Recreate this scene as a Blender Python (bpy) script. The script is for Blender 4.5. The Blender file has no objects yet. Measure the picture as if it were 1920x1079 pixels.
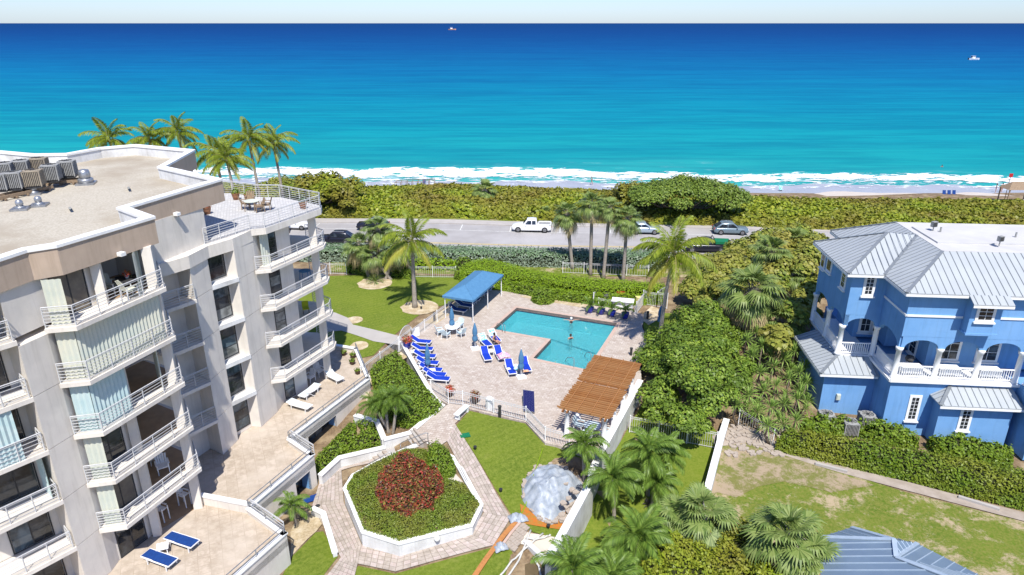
import bpy, bmesh, math, random
import numpy as np
from mathutils import Vector, Matrix
R = math.radians
random.seed(7); RNG = np.random.default_rng(11)
S = bpy.context.scene
C = S.collection
# ---------------------------------------------------------------- camera, sky, sun, exposure
H = 27.0; PITCH = R(21.2); F = 1280.0
cam_d = bpy.data.cameras.new('camera'); cam = bpy.data.objects.new('camera', cam_d); C.objects.link(cam)
cam_d.sensor_width = 36; cam_d.lens = 24; cam_d.clip_end = 60000; cam_d.clip_start = .3
cam.location = (0, 0, H); cam.rotation_euler = (R(90)-PITCH, 0, 0)
S.camera = cam
SUN_EL, SUN_AZ = R(58), R(172)       # azimuth the light comes from, clockwise from +Y
w = bpy.data.worlds.new('World'); S.world = w; w.use_nodes = True
nt = w.node_tree; bg = nt.nodes['Background']
sky = nt.nodes.new('ShaderNodeTexSky'); sky.sky_type = 'NISHITA'; sky.sun_disc = False
sky.sun_elevation = SUN_EL; sky.sun_rotation = SUN_AZ; sky.air_density = 1.0; sky.dust_density = .3; sky.ozone_density = 2.0
tn = nt.nodes.new('ShaderNodeMix'); tn.data_type = 'RGBA'; tn.blend_type = 'MULTIPLY'; tn.inputs[0].default_value = 1; tn.inputs[7].default_value = (.80,.97,1.40,1)
nt.links.new(sky.outputs[0], tn.inputs[6]); nt.links.new(tn.outputs[2], bg.inputs[0]); bg.inputs[1].default_value = .095
sd = bpy.data.lights.new('sun', 'SUN'); so = bpy.data.objects.new('sun', sd); C.objects.link(so)
sd.energy = 5; sd.angle = R(.53); sd.color = (1, .96, .9)
sdir = Vector((math.sin(SUN_AZ)*math.cos(SUN_EL), math.cos(SUN_AZ)*math.cos(SUN_EL), math.sin(SUN_EL)))
so.rotation_euler = sdir.to_track_quat('Z', 'Y').to_euler(); so.location = (0, -20, 60)
S.view_settings.view_transform = 'Standard'; S.view_settings.look = 'None'
S.view_settings.exposure = .40; S.view_settings.gamma = 1
S.render.engine = 'CYCLES'; S.cycles.max_bounces = 6; S.cycles.transparent_max_bounces = 6
# ---------------------------------------------------------------- pixel -> place helpers
CP, SP = math.cos(PITCH), math.sin(PITCH)
def ray(px, py):
    u = (px-960)/F; v = (540-py)/F
    return u, CP+v*SP, -SP+v*CP
def P(px, py, z=0.0):
    x, y, k = ray(px, py); t = (z-H)/k
    return Vector((x*t, y*t, z))
def V(px, py, Y):
    x, y, k = ray(px, py); t = Y/y
    return Vector((x*t, Y, H+k*t))
# terrain: smooth surface through control points
CT = [(700,580,0),(650,640,-.1),(620,520,0),(780,600,0),(830,560,0),(925,615,0),(1157,605,0),(1190,680,0),(1000,780,0),(835,740,0),
      (760,640,-.1),(1060,835,-.1),(960,530,0),(1100,560,0),(600,430,0),(1000,440,0),(1500,450,0),(1900,470,0),(500,420,0),(300,430,0),
      (1230,600,0),(1300,560,0),(1450,520,0),(1330,700,-.6),(1260,740,-.6),(1460,700,-.7),(1500,800,-1.3),
      (1190,830,-1.1),(1330,850,-1.4),(1120,960,-1.9),(1250,1000,-2.0),(1400,930,-1.8),(1700,950,-1.8),(1540,830,-1.6),(1900,900,-1.8),(1560,700,-1.4),
      (1800,1050,-1.8),(1500,1070,-1.9),(1080,1040,-2.0),(1250,1079,-2.0),
      (740,700,-.5),(790,760,-.3),(740,780,-.6),(700,740,-.7),(690,790,-.8),(850,775,0),(830,800,-.1),(885,860,-.35),(925,790,-.05),(1000,850,-.3),
      (930,930,-.9),(958,975,-1.1),(1000,930,-.9),(1060,900,-.6),(900,1010,-1.25),(750,1045,-1.45),(660,1040,-1.6),(620,1000,-1.75),(590,950,-2),(600,900,-2.05),
      (660,870,-1.9),(700,855,-1.7),(770,830,-.6),(640,800,-1.5),(560,1000,-1.8),(580,1060,-1.8),(850,1070,-1.5),(1000,1000,-1.3),(960,1070,-1.7),(1060,960,-1.2)]
_c = [tuple(P(a, b, z)) for a, b, z in CT]
_c += [(x, y, z) for x in (-90,-50,-10,30,70,110) for y, z in ((108,.3),(116,-.3),(124,-2.0),(135,-3.1),(150,-4.4))]
_c += [(x, y, -1.8) for x in (-40,0,40) for y in (-20, 5)] + [(60,30,-1.8),(-50,30,-1),(90,60,-.5),(80,90,0),(-90,60,0),(-90,90,0)]
_c = np.array(_c); _d = np.linalg.norm(_c[:, None, :2]-_c[None, :, :2], axis=2)
_A = np.block([[-_d, np.ones((len(_c), 1))], [np.ones((1, len(_c))), np.zeros((1, 1))]])
_w = np.linalg.solve(_A, np.append(_c[:, 2], 0))
def gz(x, y):
    x = np.asarray(x, float); y = np.asarray(y, float)
    d = np.sqrt((x[..., None]-_c[:, 0])**2+(y[..., None]-_c[:, 1])**2)
    return -(d@_w[:-1])+_w[-1]
def g(x, y): return float(gz(x, y))
def G(px, py, off=0.0):
    z = 0.0
    for _ in range(8):
        p = P(px, py, z); z = .5*z+.5*g(p.x, p.y)
    p = P(px, py, z); return Vector((p.x, p.y, g(p.x, p.y)+off))
# ---------------------------------------------------------------- object helpers
W = {}
I4 = Matrix.Identity(4)
def _link(o, parent=None, local=False):
    C.objects.link(o)
    if parent is not None:
        o.parent = parent
        if not local: o.matrix_parent_inverse = W.get(parent.name, I4).inverted()
def tag(o, label=None, cat=None, group=None, kind=None):
    if label: o['label'] = label
    if cat: o['category'] = cat
    if group: o['group'] = group
    if kind: o['kind'] = kind
    return o
def thing(name, label, cat, loc=(0,0,0), rz=0, group=None, local=False):
    o = bpy.data.objects.new(name, None); o.location = loc; o.rotation_euler = (0, 0, rz); C.objects.link(o)
    o.empty_display_size = .3
    W[o.name] = I4 if local else Matrix.Translation(Vector(loc)) @ Matrix.Rotation(rz, 4, 'Z')
    return tag(o, label, cat, group)
def inst(name, mesh, parent, loc=(0,0,0), rot=(0,0,0), sc=(1,1,1)):
    o = bpy.data.objects.new(name, mesh); _link(o, parent, True)
    o.location = loc; o.rotation_euler = rot; o.scale = sc
    return o
def dup(root, loc, rz=0, label=None, group=None, sc=None):
    def cp(o, par):
        c = o.copy(); C.objects.link(c)
        if par is not None:
            mi = o.matrix_parent_inverse.copy(); c.parent = par; c.matrix_parent_inverse = mi
        for ch in kids.get(o.name, ()): cp(ch, c)
        return c
    kids = {}
    def walk(o):
        kids[o.name] = list(o.children)
        for ch in o.children: walk(ch)
    walk(root); r = cp(root, None)
    r.location = loc; r.rotation_euler = (0, 0, rz)
    if sc: r.scale = (sc, sc, sc)
    if label: r['label'] = label
    if group: r['group'] = group
    return r
class MB:
    def __init__(s): s.v = []; s.f = []; s.m = []
    def add(s, vs, fs, mi=0):
        b = len(s.v); s.v += [tuple(p) for p in vs]
        for f in fs: s.f.append(tuple(b+i for i in f)); s.m.append(mi)
        return s
    def box(s, c, d, rz=0, mi=0):
        x, y, z = (k/2 for k in d); cs, sn = math.cos(rz), math.sin(rz); vs = []
        for sz in (-z, z):
            for a, b in ((-x,-y),(x,-y),(x,y),(-x,y)): vs.append((c[0]+a*cs-b*sn, c[1]+a*sn+b*cs, c[2]+sz))
        return s.add(vs, [(0,3,2,1),(4,5,6,7),(0,1,5,4),(1,2,6,5),(2,3,7,6),(3,0,4,7)], mi)
    def beam(s, p, q, w_, h_, mi=0, roll=None):
        p = Vector(p); q = Vector(q); d = (q-p).normalized()
        up = Vector((0,0,1)) if abs(d.z) < .98 else Vector((0,1,0))
        a = d.cross(up).normalized()*(w_/2); b = a.cross(d).normalized()*(h_/2)
        vs = [p-a-b, p+a-b, p+a+b, p-a+b, q-a-b, q+a-b, q+a+b, q-a+b]
        return s.add(vs, [(0,1,2,3),(7,6,5,4),(0,4,5,1),(1,5,6,2),(2,6,7,3),(3,7,4,0)], mi)
    def prism(s, poly, z0, z1, mi=0, mtop=None, cap0=True):
        n = len(poly)
        zz0 = z0 if hasattr(z0, '__len__') else [z0]*n; zz1 = z1 if hasattr(z1, '__len__') else [z1]*n
        vs = [(p[0], p[1], zz0[i]) for i, p in enumerate(poly)]+[(p[0], p[1], zz1[i]) for i, p in enumerate(poly)]
        s.add(vs, [(i, (i+1) % n, n+(i+1) % n, n+i) for i in range(n)], mi)
        b = len(s.v)-2*n
        s.f.append(tuple(b+n+i for i in range(n))); s.m.append(mi if mtop is None else mtop)
        if cap0: s.f.append(tuple(b+i for i in reversed(range(n)))); s.m.append(mi)
        return s
    def ex(s, poly, o, u, v, n, t, mi=0):      # polygon in plane (u,v) at o, thickened t along n
        o, u, v, n = map(Vector, (o, u, v, n)); k = len(poly)
        a = [o+u*p[0]+v*p[1] for p in poly]; b = [p+n*t for p in a]
        return s.add(a+b, [tuple(range(k)), tuple(reversed(range(k, 2*k)))]+[(i, i+k, (i+1) % k+k, (i+1) % k) for i in range(k)], mi)
    def tube(s, pts, r, n=6, mi=0, caps=True):
        pts = [Vector(p) for p in pts]; k = len(pts); rr = r if hasattr(r, '__len__') else [r]*k; vs = []
        for i, p in enumerate(pts):
            d = (pts[min(i+1, k-1)]-pts[max(i-1, 0)]).normalized()
            a = d.cross(Vector((0,0,1)) if abs(d.z) < .9 else Vector((1,0,0))).normalized(); b = d.cross(a)
            for j in range(n):
                t = 2*math.pi*j/n; vs.append(p+(a*math.cos(t)+b*math.sin(t))*rr[i])
        fs = [(i*n+j, i*n+(j+1) % n, (i+1)*n+(j+1) % n, (i+1)*n+j) for i in range(k-1) for j in range(n)]
        if caps: fs += [tuple(reversed(range(n))), tuple(range((k-1)*n, k*n))]
        return s.add(vs, fs, mi)
    def lathe(s, prof, c=(0,0,0), n=12, mi=0, star=0, ns=0):
        vs = []
        for r_, z in prof:
            for j in range(n):
                t = 2*math.pi*j/n; q = r_*(1+star*math.cos(ns*t)); vs.append((c[0]+q*math.cos(t), c[1]+q*math.sin(t), c[2]+z))
        k = len(prof)
        return s.add(vs, [(i*n+j, i*n+(j+1) % n, (i+1)*n+(j+1) % n, (i+1)*n+j) for i in range(k-1) for j in range(n)]+[tuple(reversed(range(n))), tuple(range((k-1)*n, k*n))], mi)
    def poly(s, vs, mi=0): return s.add(vs, [tuple(range(len(vs)))], mi)
    def mesh(s, name, mats, smooth=False, off=None):
        me = bpy.data.meshes.new(name)
        vs = s.v if off is None else [(a-off[0], b-off[1], c-off[2]) for a, b, c in s.v]
        me.from_pydata(vs, [], s.f)
        for m in (mats if isinstance(mats, (list, tuple)) else [mats]): me.materials.append(m)
        if any(s.m): me.polygons.foreach_set('material_index', s.m)
        if smooth: me.shade_smooth()
        return me
    def build(s, name, mats, parent=None, smooth=False, label=None, cat=None, group=None, kind=None):
        off = None
        if parent is None and s.v:
            a = np.array(s.v); off = ((a[:,0].min()+a[:,0].max())/2, (a[:,1].min()+a[:,1].max())/2, a[:,2].min())
        o = bpy.data.objects.new(name, s.mesh(name, mats, smooth, off))
        if off: o.location = off
        _link(o, parent)
        return tag(o, label, cat, group, kind)
def xy(ps): return [(p[0], p[1]) for p in ps]
def npmesh(name, verts, quads, mats, midx=None, smooth=False):
    me = bpy.data.meshes.new(name); nv = len(verts); nf = len(quads); k = quads.shape[1]
    me.vertices.add(nv); me.vertices.foreach_set('co', np.ascontiguousarray(verts, dtype=np.float32).ravel())
    me.loops.add(nf*k); me.loops.foreach_set('vertex_index', np.ascontiguousarray(quads, dtype=np.int32).ravel())
    me.polygons.add(nf); me.polygons.foreach_set('loop_start', np.arange(0, nf*k, k, dtype=np.int32))
    if midx is not None: me.polygons.foreach_set('material_index', np.ascontiguousarray(midx, dtype=np.int32))
    for m in (mats if isinstance(mats, (list, tuple)) else [mats]): me.materials.append(m)
    me.update(calc_edges=True)
    if smooth: me.shade_smooth()
    return me
# ---------------------------------------------------------------- materials
def N(t, ty, **kw):
    n = t.nodes.new('ShaderNode'+ty)
    for k, v_ in kw.items(): setattr(n, k, v_)
    return n
def mixc(t, fac, a, b, blend='MIX'):
    m = N(t, 'Mix', data_type='RGBA', blend_type=blend)
    for s_, v_ in ((m.inputs[0], fac), (m.inputs[6], a), (m.inputs[7], b)):
        if hasattr(v_, 'is_output'): t.links.new(v_, s_)
        elif isinstance(v_, tuple): s_.default_value = (*v_, 1) if len(v_) == 3 else v_
        else: s_.default_value = v_
    return m.outputs[2]
def noise(t, co, sc, det=3, ro=.55, dist=0):
    n = N(t, 'TexNoise'); n.inputs['Scale'].default_value = sc; n.inputs['Detail'].default_value = det
    n.inputs['Roughness'].default_value = ro; n.inputs['Distortion'].default_value = dist; t.links.new(co, n.inputs['Vector']); return n.outputs['Fac']
def ramp(t, f, stops):
    r_ = N(t, 'ValToRGB'); e = r_.color_ramp.elements
    while len(e) > 1: e.remove(e[-1])
    e[0].position = stops[0][0]; e[0].color = (*stops[0][1], 1) if isinstance(stops[0][1], tuple) else (stops[0][1],)*3+(1,)
    for p_, c_ in stops[1:]:
        x_ = e.new(p_); x_.color = (*c_, 1) if isinstance(c_, tuple) else (c_,)*3+(1,)
    t.links.new(f, r_.inputs[0]); return r_.outputs[0]
def newmat(name):
    m = bpy.data.materials.new(name); m.use_nodes = True; t = m.node_tree; b = t.nodes['Principled BSDF']
    co = N(t, 'NewGeometry').outputs['Position'] if name.startswith('w_') else N(t, 'TexCoord').outputs['Object']
    return m, t, b, co
def bumpn(t, b, h, strength=.3, dist=.02):
    n = N(t, 'Bump'); n.inputs['Strength'].default_value = strength; n.inputs['Distance'].default_value = dist
    t.links.new(h, n.inputs['Height']); t.links.new(n.outputs[0], b.inputs['Normal'])
def mat(name, c1, c2=None, rough=.8, sc=3., spec=.3, metal=0., bump=0., bsc=30., c3=None, sc3=.4, hi=(.35,.65)):
    m, t, b, co = newmat(name)
    b.inputs['Roughness'].default_value = rough; b.inputs['Specular IOR Level'].default_value = spec; b.inputs['Metallic'].default_value = metal
    if c2 is None: c2 = tuple(k*.82 for k in c1)
    col = mixc(t, ramp(t, noise(t, co, sc, 5, .6), [(hi[0], 0.), (hi[1], 1.)]), c1, c2)
    if c3: col = mixc(t, ramp(t, noise(t, co, sc3, 4, .6), [(.45, 0.), (.68, 1.)]), col, c3)
    t.links.new(col, b.inputs['Base Color'])
    if name in ('w_stucco', 'w_fascia', 'w_garden_wall', 'house_blue'):      # faint rain streaks and grime
        mp = N(t, 'Mapping'); mp.inputs['Scale'].default_value = (2.2, 2.2, .16); t.links.new(co, mp.inputs[0])
        col = mixc(t, ramp(t, noise(t, mp.outputs[0], 1.5, 6, .7), [(.50, 0.), (.72, .55)]), col, mixc(t, 1., col, (.74,.73,.70), 'MULTIPLY')); t.links.new(col, b.inputs['Base Color'])
    if name == 'w_old_asphalt':      # oil spots and patched seams
        mp = N(t, 'Mapping'); mp.inputs['Scale'].default_value = (.35, 1.6, 1); t.links.new(co, mp.inputs[0])
        col = mixc(t, ramp(t, noise(t, mp.outputs[0], .9, 7, .8), [(.60, 0.), (.70, .6)]), col, (.17,.16,.155)); t.links.new(col, b.inputs['Base Color'])
    if bump: bumpn(t, b, noise(t, co, bsc, 4, .7), bump, .03)
    return m
def leafmat(name, cols, rough=.45, spec=.25, trans=.25, patch=None, psc=.25):
    m, t, b, co = newmat('w_'+name); geo = N(t, 'NewGeometry')
    n_ = len(cols); rf_ = .95 if name in ('sea_grape', 'croton', 'orange_flower', 'fan_leaf_dry', 'purple_leaf', 'dry_leaf') else .92
    cols = [(min(.5, q[0]*1.3*rf_), min(.5, q[1]*1.3), q[2]*1.3) for q in cols]
    if patch: patch = tuple(min(.5, k*1.25) for k in patch)
    col = ramp(t, geo.outputs['Random Per Island'], [(i/(n_-1) if n_ > 1 else 0, c_) for i, c_ in enumerate(cols)])
    col = mixc(t, ramp(t, noise(t, co, psc, 3), [(.38, 0.), (.66, 1.)]), col, patch if patch else tuple(k*.6 for k in cols[0]), 'MIX') if patch else col
    t.links.new(col, b.inputs['Base Color']); b.inputs['Roughness'].default_value = rough; b.inputs['Specular IOR Level'].default_value = spec
    tr = N(t, 'BsdfTranslucent'); t.links.new(mixc(t, .35, col, (.30,.42,.03)), tr.inputs[0])
    mx = N(t, 'MixShader'); mx.inputs[0].default_value = trans
    t.links.new(b.outputs[0], mx.inputs[1]); t.links.new(tr.outputs[0], mx.inputs[2])
    t.links.new(mx.outputs[0], t.nodes['Material Output'].inputs['Surface']); return m
def brickmat(name, cols, mortar, scale, bw, bh, ms=.02, rot=0., rough=.85, warp=0, bump=.3, wear=None, squash=1):
    m, t, b, co = newmat(name); mp = N(t, 'Mapping'); mp.inputs['Rotation'].default_value = (0, 0, rot); t.links.new(co, mp.inputs[0])
    br = N(t, 'TexBrick'); t.links.new(mp.outputs[0], br.inputs['Vector']); br.inputs['Scale'].default_value = scale
    br.inputs['Brick Width'].default_value = bw; br.inputs['Row Height'].default_value = bh; br.inputs['Mortar Size'].default_value = ms
    br.inputs['Color1'].default_value = (*cols[0], 1); br.inputs['Color2'].default_value = (*cols[1], 1); br.inputs['Mortar'].default_value = (*mortar, 1)
    col = mixc(t, ramp(t, noise(t, co, 2.2, 4, .7), [(.4, 0.), (.62, 1.)]), br.outputs['Color'], cols[2])
    if wear: col = mixc(t, ramp(t, noise(t, co, .35, 4), [(.45, 0.), (.75, .8)]), col, wear)
    t.links.new(col, b.inputs['Base Color']); b.inputs['Roughness'].default_value = rough; b.inputs['Specular IOR Level'].default_value = .2
    inv = N(t, 'Math', operation='SUBTRACT'); inv.inputs[0].default_value = 1; t.links.new(br.outputs['Fac'], inv.inputs[1])
    bumpn(t, b, inv.outputs[0], bump, .01); return m
def lawnmat(name, a, b_, c_, dry=None, drya=.5, sc=.25):
    m, t, b, co = newmat('w_'+name)
    col = mixc(t, ramp(t, noise(t, co, sc, 4, .6), [(.35, 0.), (.65, 1.)]), a, b_)
    col = mixc(t, ramp(t, noise(t, co, 5.5, 6, .75), [(.38, 0.), (.62, 1.)]), col, c_)
    if name == 'lawn':
        wv = N(t, 'TexWave'); wv.inputs['Scale'].default_value = .55; wv.inputs['Distortion'].default_value = 1.2; wv.inputs['Detail'].default_value = 2; mq = N(t, 'Mapping'); mq.inputs['Rotation'].default_value = (0, 0, R(55)); t.links.new(co, mq.inputs[0]); t.links.new(mq.outputs[0], wv.inputs['Vector'])
        col = mixc(t, ramp(t, wv.outputs['Fac'], [(.3, 0.), (.7, .30)]), col, mixc(t, 1., col, (.72,.78,.7), 'MULTIPLY')); col = mixc(t, ramp(t, noise(t, co, .7, 7, .75), [(.56, 0.), (.70, .5)]), col, (.24,.24,.06))
    if dry: col = mixc(t, ramp(t, noise(t, co, .45, 10, .82, .2), [(drya, 0.), (drya+.09, 1.)]), col, dry)
    t.links.new(col, b.inputs['Base Color']); b.inputs['Roughness'].default_value = .9; b.inputs['Specular IOR Level'].default_value = .1
    bumpn(t, b, noise(t, co, 14, 5, .8), .9, .06); return m
M_ = {}
M_['stucco'] = mat('w_stucco', (.72,.67,.59), (.67,.62,.55), .9, 1.2, .15, bump=.25, bsc=22, c3=(.61,.57,.51), sc3=.5)
M_['fascia'] = mat('w_fascia', (.48,.375,.285), (.45,.35,.265), .9, 1.5, .15, bump=.2, bsc=22, c3=(.42,.33,.25))
M_['cap'] = mat('w_cap', (.80,.80,.78), (.70,.69,.66), .7, 1.5, .3, bump=.1)
M_['rail'] = mat('rail_paint', (.56,.56,.55), (.48,.48,.48), .45, 4, .4)
M_['white'] = mat('white_paint', (.80,.80,.79), (.74,.74,.72), .45, 4, .4)
M_['wallw'] = mat('w_garden_wall', (.70,.70,.68), (.63,.63,.61), .85, 1.2, .2, c3=(.50,.49,.46), sc3=.7, bump=.2)
M_['gravel'] = mat('w_roof_gravel', (.50,.455,.37), (.38,.34,.27), .95, 9, .1, bump=.8, bsc=25, c3=(.34,.29,.22), sc3=.22)
M_['dark'] = mat('dark_metal', (.03,.03,.032), (.05,.05,.05), .5, 4)
M_['steel'] = mat('steel', (.42,.43,.44), (.30,.31,.32), .4, 6, .5, .7)
M_['grey'] = mat('grey_casing', (.33,.33,.31), (.22,.22,.21), .7, 5, .3)
M_['tanunit'] = mat('tan_casing', (.34,.29,.21), (.24,.20,.15), .7, 5, .3)
M_['wood'] = mat('weathered_timber', (.30,.22,.14), (.20,.14,.09), .8, 8)
M_['terr'] = brickmat('w_terrace_stone', [(.43,.36,.28),(.50,.42,.335),(.36,.295,.225)], (.30,.24,.18), 1, .62, .62, .012, R(65), bump=.2, wear=(.52,.45,.37))
M_['deck'] = brickmat('w_deck_paver', [(.45,.385,.325),(.56,.50,.44),(.36,.295,.245)], (.24,.195,.155), 1, .40, .21, .016, R(20), bump=.4, wear=(.49,.43,.365))
M_['roofpav'] = brickmat('w_roof_terrace_paver', [(.50,.49,.47),(.56,.55,.53),(.40,.39,.38)], (.30,.29,.28), 1, .4, .2, .012, R(70), bump=.2)
M_['pavA'] = mat('w_paver_pale', (.44,.38,.325), (.37,.315,.26), .9, 3, .15, bump=.3, bsc=30, c3=(.31,.265,.22), sc3=1.5)
M_['pavB'] = mat('w_paver_pink', (.40,.325,.28), (.48,.415,.37), .9, 3, .15, bump=.3, bsc=30)
M_['joint'] = mat('w_joint_sand', (.27,.22,.17), (.20,.16,.12), .95, 6)
M_['conc'] = mat('w_concrete', (.42,.39,.36), (.36,.335,.31), .9, .8, .2, bump=.2, c3=(.38,.36,.33), sc3=.15)
M_['road'] = mat('w_old_asphalt', (.35,.335,.325), (.30,.285,.275), .9, .5, .15, bump=.2, c3=(.39,.375,.365), sc3=.09)
M_['line'] = mat('w_line_paint', (.66,.66,.62), (.5,.5,.47), .8, 2)
M_['yline'] = mat('w_yellow_line', (.58,.45,.18), (.45,.36,.18), .8, 2)
M_['lawn'] = lawnmat('lawn', (.135,.185,.017), (.085,.135,.013), (.185,.225,.035))
M_['lawn2'] = lawnmat('lawn_thin', (.135,.19,.018), (.09,.15,.014), (.19,.225,.035), (.34,.27,.14), .60)
M_['lawn3'] = lawnmat('lawn_sandy', (.12,.18,.018), (.085,.145,.014), (.20,.205,.045), (.42,.33,.21), .505, .35)
M_['soil'] = mat('w_mulch', (.24,.17,.10), (.13,.09,.055), .95, 7, .1, bump=.8, bsc=14, c3=(.34,.26,.16), sc3=.8)
M_['pebble'] = mat('w_pebble', (.50,.40,.25), (.34,.26,.15), .9, 9, .2, bump=1, bsc=16, c3=(.58,.50,.36), sc3=1.2)
M_['sand'] = mat('w_sand', (.56,.50,.43), (.50,.44,.38), .95, .6, .1, bump=.2, bsc=3)
M_['path'] = mat('w_packed_sand', (.38,.325,.27), (.30,.25,.20), .95, 1.5, .1, bump=.3)
M_['lawn4'] = lawnmat('lawn_bare', (.13,.17,.03), (.18,.16,.06), (.20,.19,.06), (.36,.28,.19), .455)
M_['wet'] = mat('w_wet_sand', (.30,.31,.34), (.36,.36,.38), .35, .12, .3)
M_['bark'] = mat('palm_bark', (.36,.32,.27), (.25,.22,.18), .9, 6, .1, bump=.6, bsc=9)
M_['branch'] = mat('branch', (.20,.16,.12), (.12,.095,.07), .9, 5, .1)
M_['core'] = mat('w_inner_branches', (.022,.030,.010), (.040,.040,.018), .95, 2, .05)  # added solid filler inside leaf masses, dark so gaps don't show through
M_['blue'] = mat('royal_blue_sling', (.010,.045,.42), (.008,.035,.34), .7, 9, .2)
M_['dblue'] = mat('navy_sling', (.012,.055,.22), (.010,.04,.17), .7, 9, .2)
M_['canvas'] = mat('canopy_canvas', (.085,.215,.365), (.07,.185,.325), .75, 3, .2)
M_['teal'] = mat('teal_towel', (.10,.50,.52), (.55,.70,.70), .9, 9, .1, hi=(.48,.52))
M_['bteal'] = mat('pale_blue_towel', (.55,.66,.72), (.12,.46,.55), .9, 6, .1, hi=(.5,.54))
M_['pink'] = mat('pink_towel', (.75,.25,.42), (.80,.55,.62), .9, 14, .1, hi=(.47,.53))
M_['orange'] = mat('orange_cloth', (.75,.22,.04), (.70,.55,.40), .9, 12, .1)
M_['potblue'] = mat('glazed_blue', (.008,.015,.30), (.01,.03,.36), .2, 5, .6)
M_['terra'] = mat('terracotta', (.36,.17,.09), (.28,.13,.07), .8, 6)
M_['brown'] = mat('brown_pot', (.10,.055,.035), (.07,.04,.03), .6, 6)
M_['palewood'] = mat('pale_chair', (.50,.62,.66), (.58,.68,.70), .6, 6, .3)
M_['red'] = mat('red_cloth', (.50,.02,.03), (.4,.02,.02), .8, 6)
M_['skin'] = mat('skin', (.48,.27,.19), (.42,.23,.16), .5, 9, .3)
M_['hair'] = mat('hair', (.05,.03,.02), (.03,.02,.015), .7, 20)
M_['trim'] = mat('white_trim', (.80,.80,.79), (.76,.76,.75), .5, 3, .3)
M_['hblue'] = mat('house_blue', (.165,.345,.61), (.145,.315,.57), .9, 1.1, .12, bump=.25, bsc=12, c3=(.19,.365,.62), sc3=.3)
M_['metalroof'] = mat('metal_roof', (.40,.425,.43), (.36,.385,.395), .5, .5, .4, .1)
M_['seam'] = mat('roof_seam', (.24,.26,.275), (.20,.22,.235), .4, 3, .4, .25)
M_['blueroof'] = mat('blue_grey_roof', (.20,.27,.34), (.17,.235,.31), .4, .8, .5, .3)
M_['bseam'] = mat('blue_roof_seam', (.42,.50,.57), (.36,.44,.51), .4, 3, .5, .2)
M_['flat'] = mat('flat_roof', (.52,.51,.495), (.46,.45,.435), .8, .6, .2)
M_['tile'] = mat('waterline_tile', (.015,.025,.09), (.01,.02,.06), .3, 8, .5)
M_['poolin'] = mat('w_pool_plaster', (.42,.84,.88), (.65,.92,.94), .8, 4, .2, hi=(.4,.6))
M_['coping'] = mat('w_coping', (.50,.37,.30), (.44,.32,.26), .8, 3)
M_['tarp'] = mat('tarp', (.24,.28,.33), (.37,.40,.43), .45, 3, .4, bump=.6, bsc=6)
M_['board'] = mat('orange_board', (.45,.20,.06), (.36,.15,.05), .7, 7)
M_['net'] = mat('w_orange_mesh', (.42,.13,.02), (.30,.16,.03), .9, 5, hi=(.42,.58))
M_['pipe'] = mat('pvc_pipe', (.55,.54,.50), (.45,.44,.40), .6, 6)
M_['muddy'] = mat('muddy_water', (.10,.075,.035), (.14,.10,.05), .12, 1, .5)
M_['stone'] = mat('pale_flagstone', (.42,.36,.30), (.33,.28,.23), .9, 6, .2, bump=.3)
M_['rubber'] = mat('tyre_rubber', (.02,.02,.02), (.03,.03,.03), .8, 6)
M_['rim'] = mat('alloy_rim', (.40,.40,.42), (.30,.30,.32), .3, 6, .5, .8)
M_['carw'] = mat('car_white', (.78,.78,.78), (.76,.76,.76), .25, 1, .5)
M_['carg'] = mat('car_greyblue', (.17,.23,.26), (.16,.21,.24), .25, 1, .5, .3)
M_['card'] = mat('car_dark', (.02,.022,.035), (.02,.02,.03), .2, 1, .5, .3)
M_['carl'] = mat('car_lightblue', (.35,.42,.47), (.33,.40,.45), .25, 1, .5, .3)
M_['green'] = mat('green_cover', (.01,.17,.07), (.01,.14,.06), .5, 3)
M_['lampred'] = mat('tail_lens', (.4,.01,.01), (.3,.01,.01), .2, 3, .5)
M_['yel'] = mat('pale_yellow', (.75,.66,.28), (.68,.58,.24), .6, 3)
M_['lime'] = mat('lime_cloth', (.42,.48,.02), (.38,.43,.02), .8, 3)
M_['tanfl'] = mat('w_tan_floor', (.40,.27,.16), (.33,.22,.13), .7, 2, .2)
M_['curt'] = mat('w_shutter', (.56,.58,.49), (.50,.54,.46), .6, 1.5, .3, c3=(.62,.60,.48), sc3=.5)
M_['curtb'] = mat('w_shutter_teal', (.40,.54,.54), (.50,.60,.58), .6, 1.5, .3)
M_['louv'] = mat('louvre', (.19,.16,.12), (.13,.11,.09), .6, 3)
M_['panel'] = mat('solar_cell', (.018,.020,.10), (.012,.015,.075), .25, 3, .5)
def woodmat():
    m, t, b, co = newmat('pergola_wood'); mp = N(t, 'Mapping'); mp.inputs['Scale'].default_value = (1, 14, 14); t.links.new(co, mp.inputs[0])
    col = mixc(t, ramp(t, noise(t, mp.outputs[0], 1.6, 5, .65), [(.35, 0.), (.65, 1.)]), (.41,.17,.045), (.21,.085,.028))
    oi = N(t, 'ObjectInfo'); col = mixc(t, oi.outputs['Random'], col, mixc(t, .5, col, (.44,.24,.10)))
    t.links.new(col, b.inputs['Base Color']); b.inputs['Roughness'].default_value = .6; return m
M_['perg'] = woodmat()
def glassmat(name, tint, rough=.06):
    m, t, b, co = newmat('w_'+name)
    col = mixc(t, ramp(t, noise(t, co, 1.1, 4, .6, .6), [(.42, 0.), (.60, 1.)]), tint, tuple(k*2.6+.01 for k in tint))
    t.links.new(col, b.inputs['Base Color']); b.inputs['Roughness'].default_value = rough; b.inputs['Specular IOR Level'].default_value = .6; return m
M_['glass'] = glassmat('window_glass', (.016,.018,.020))
M_['glassc'] = glassmat('curtained_glass', (.10,.105,.10), .12)
M_['glassb'] = glassmat('sky_glass', (.035,.050,.060), .04)
M_['carglass'] = glassmat('car_glass', (.012,.016,.022), .03)
L_ = {}
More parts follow.
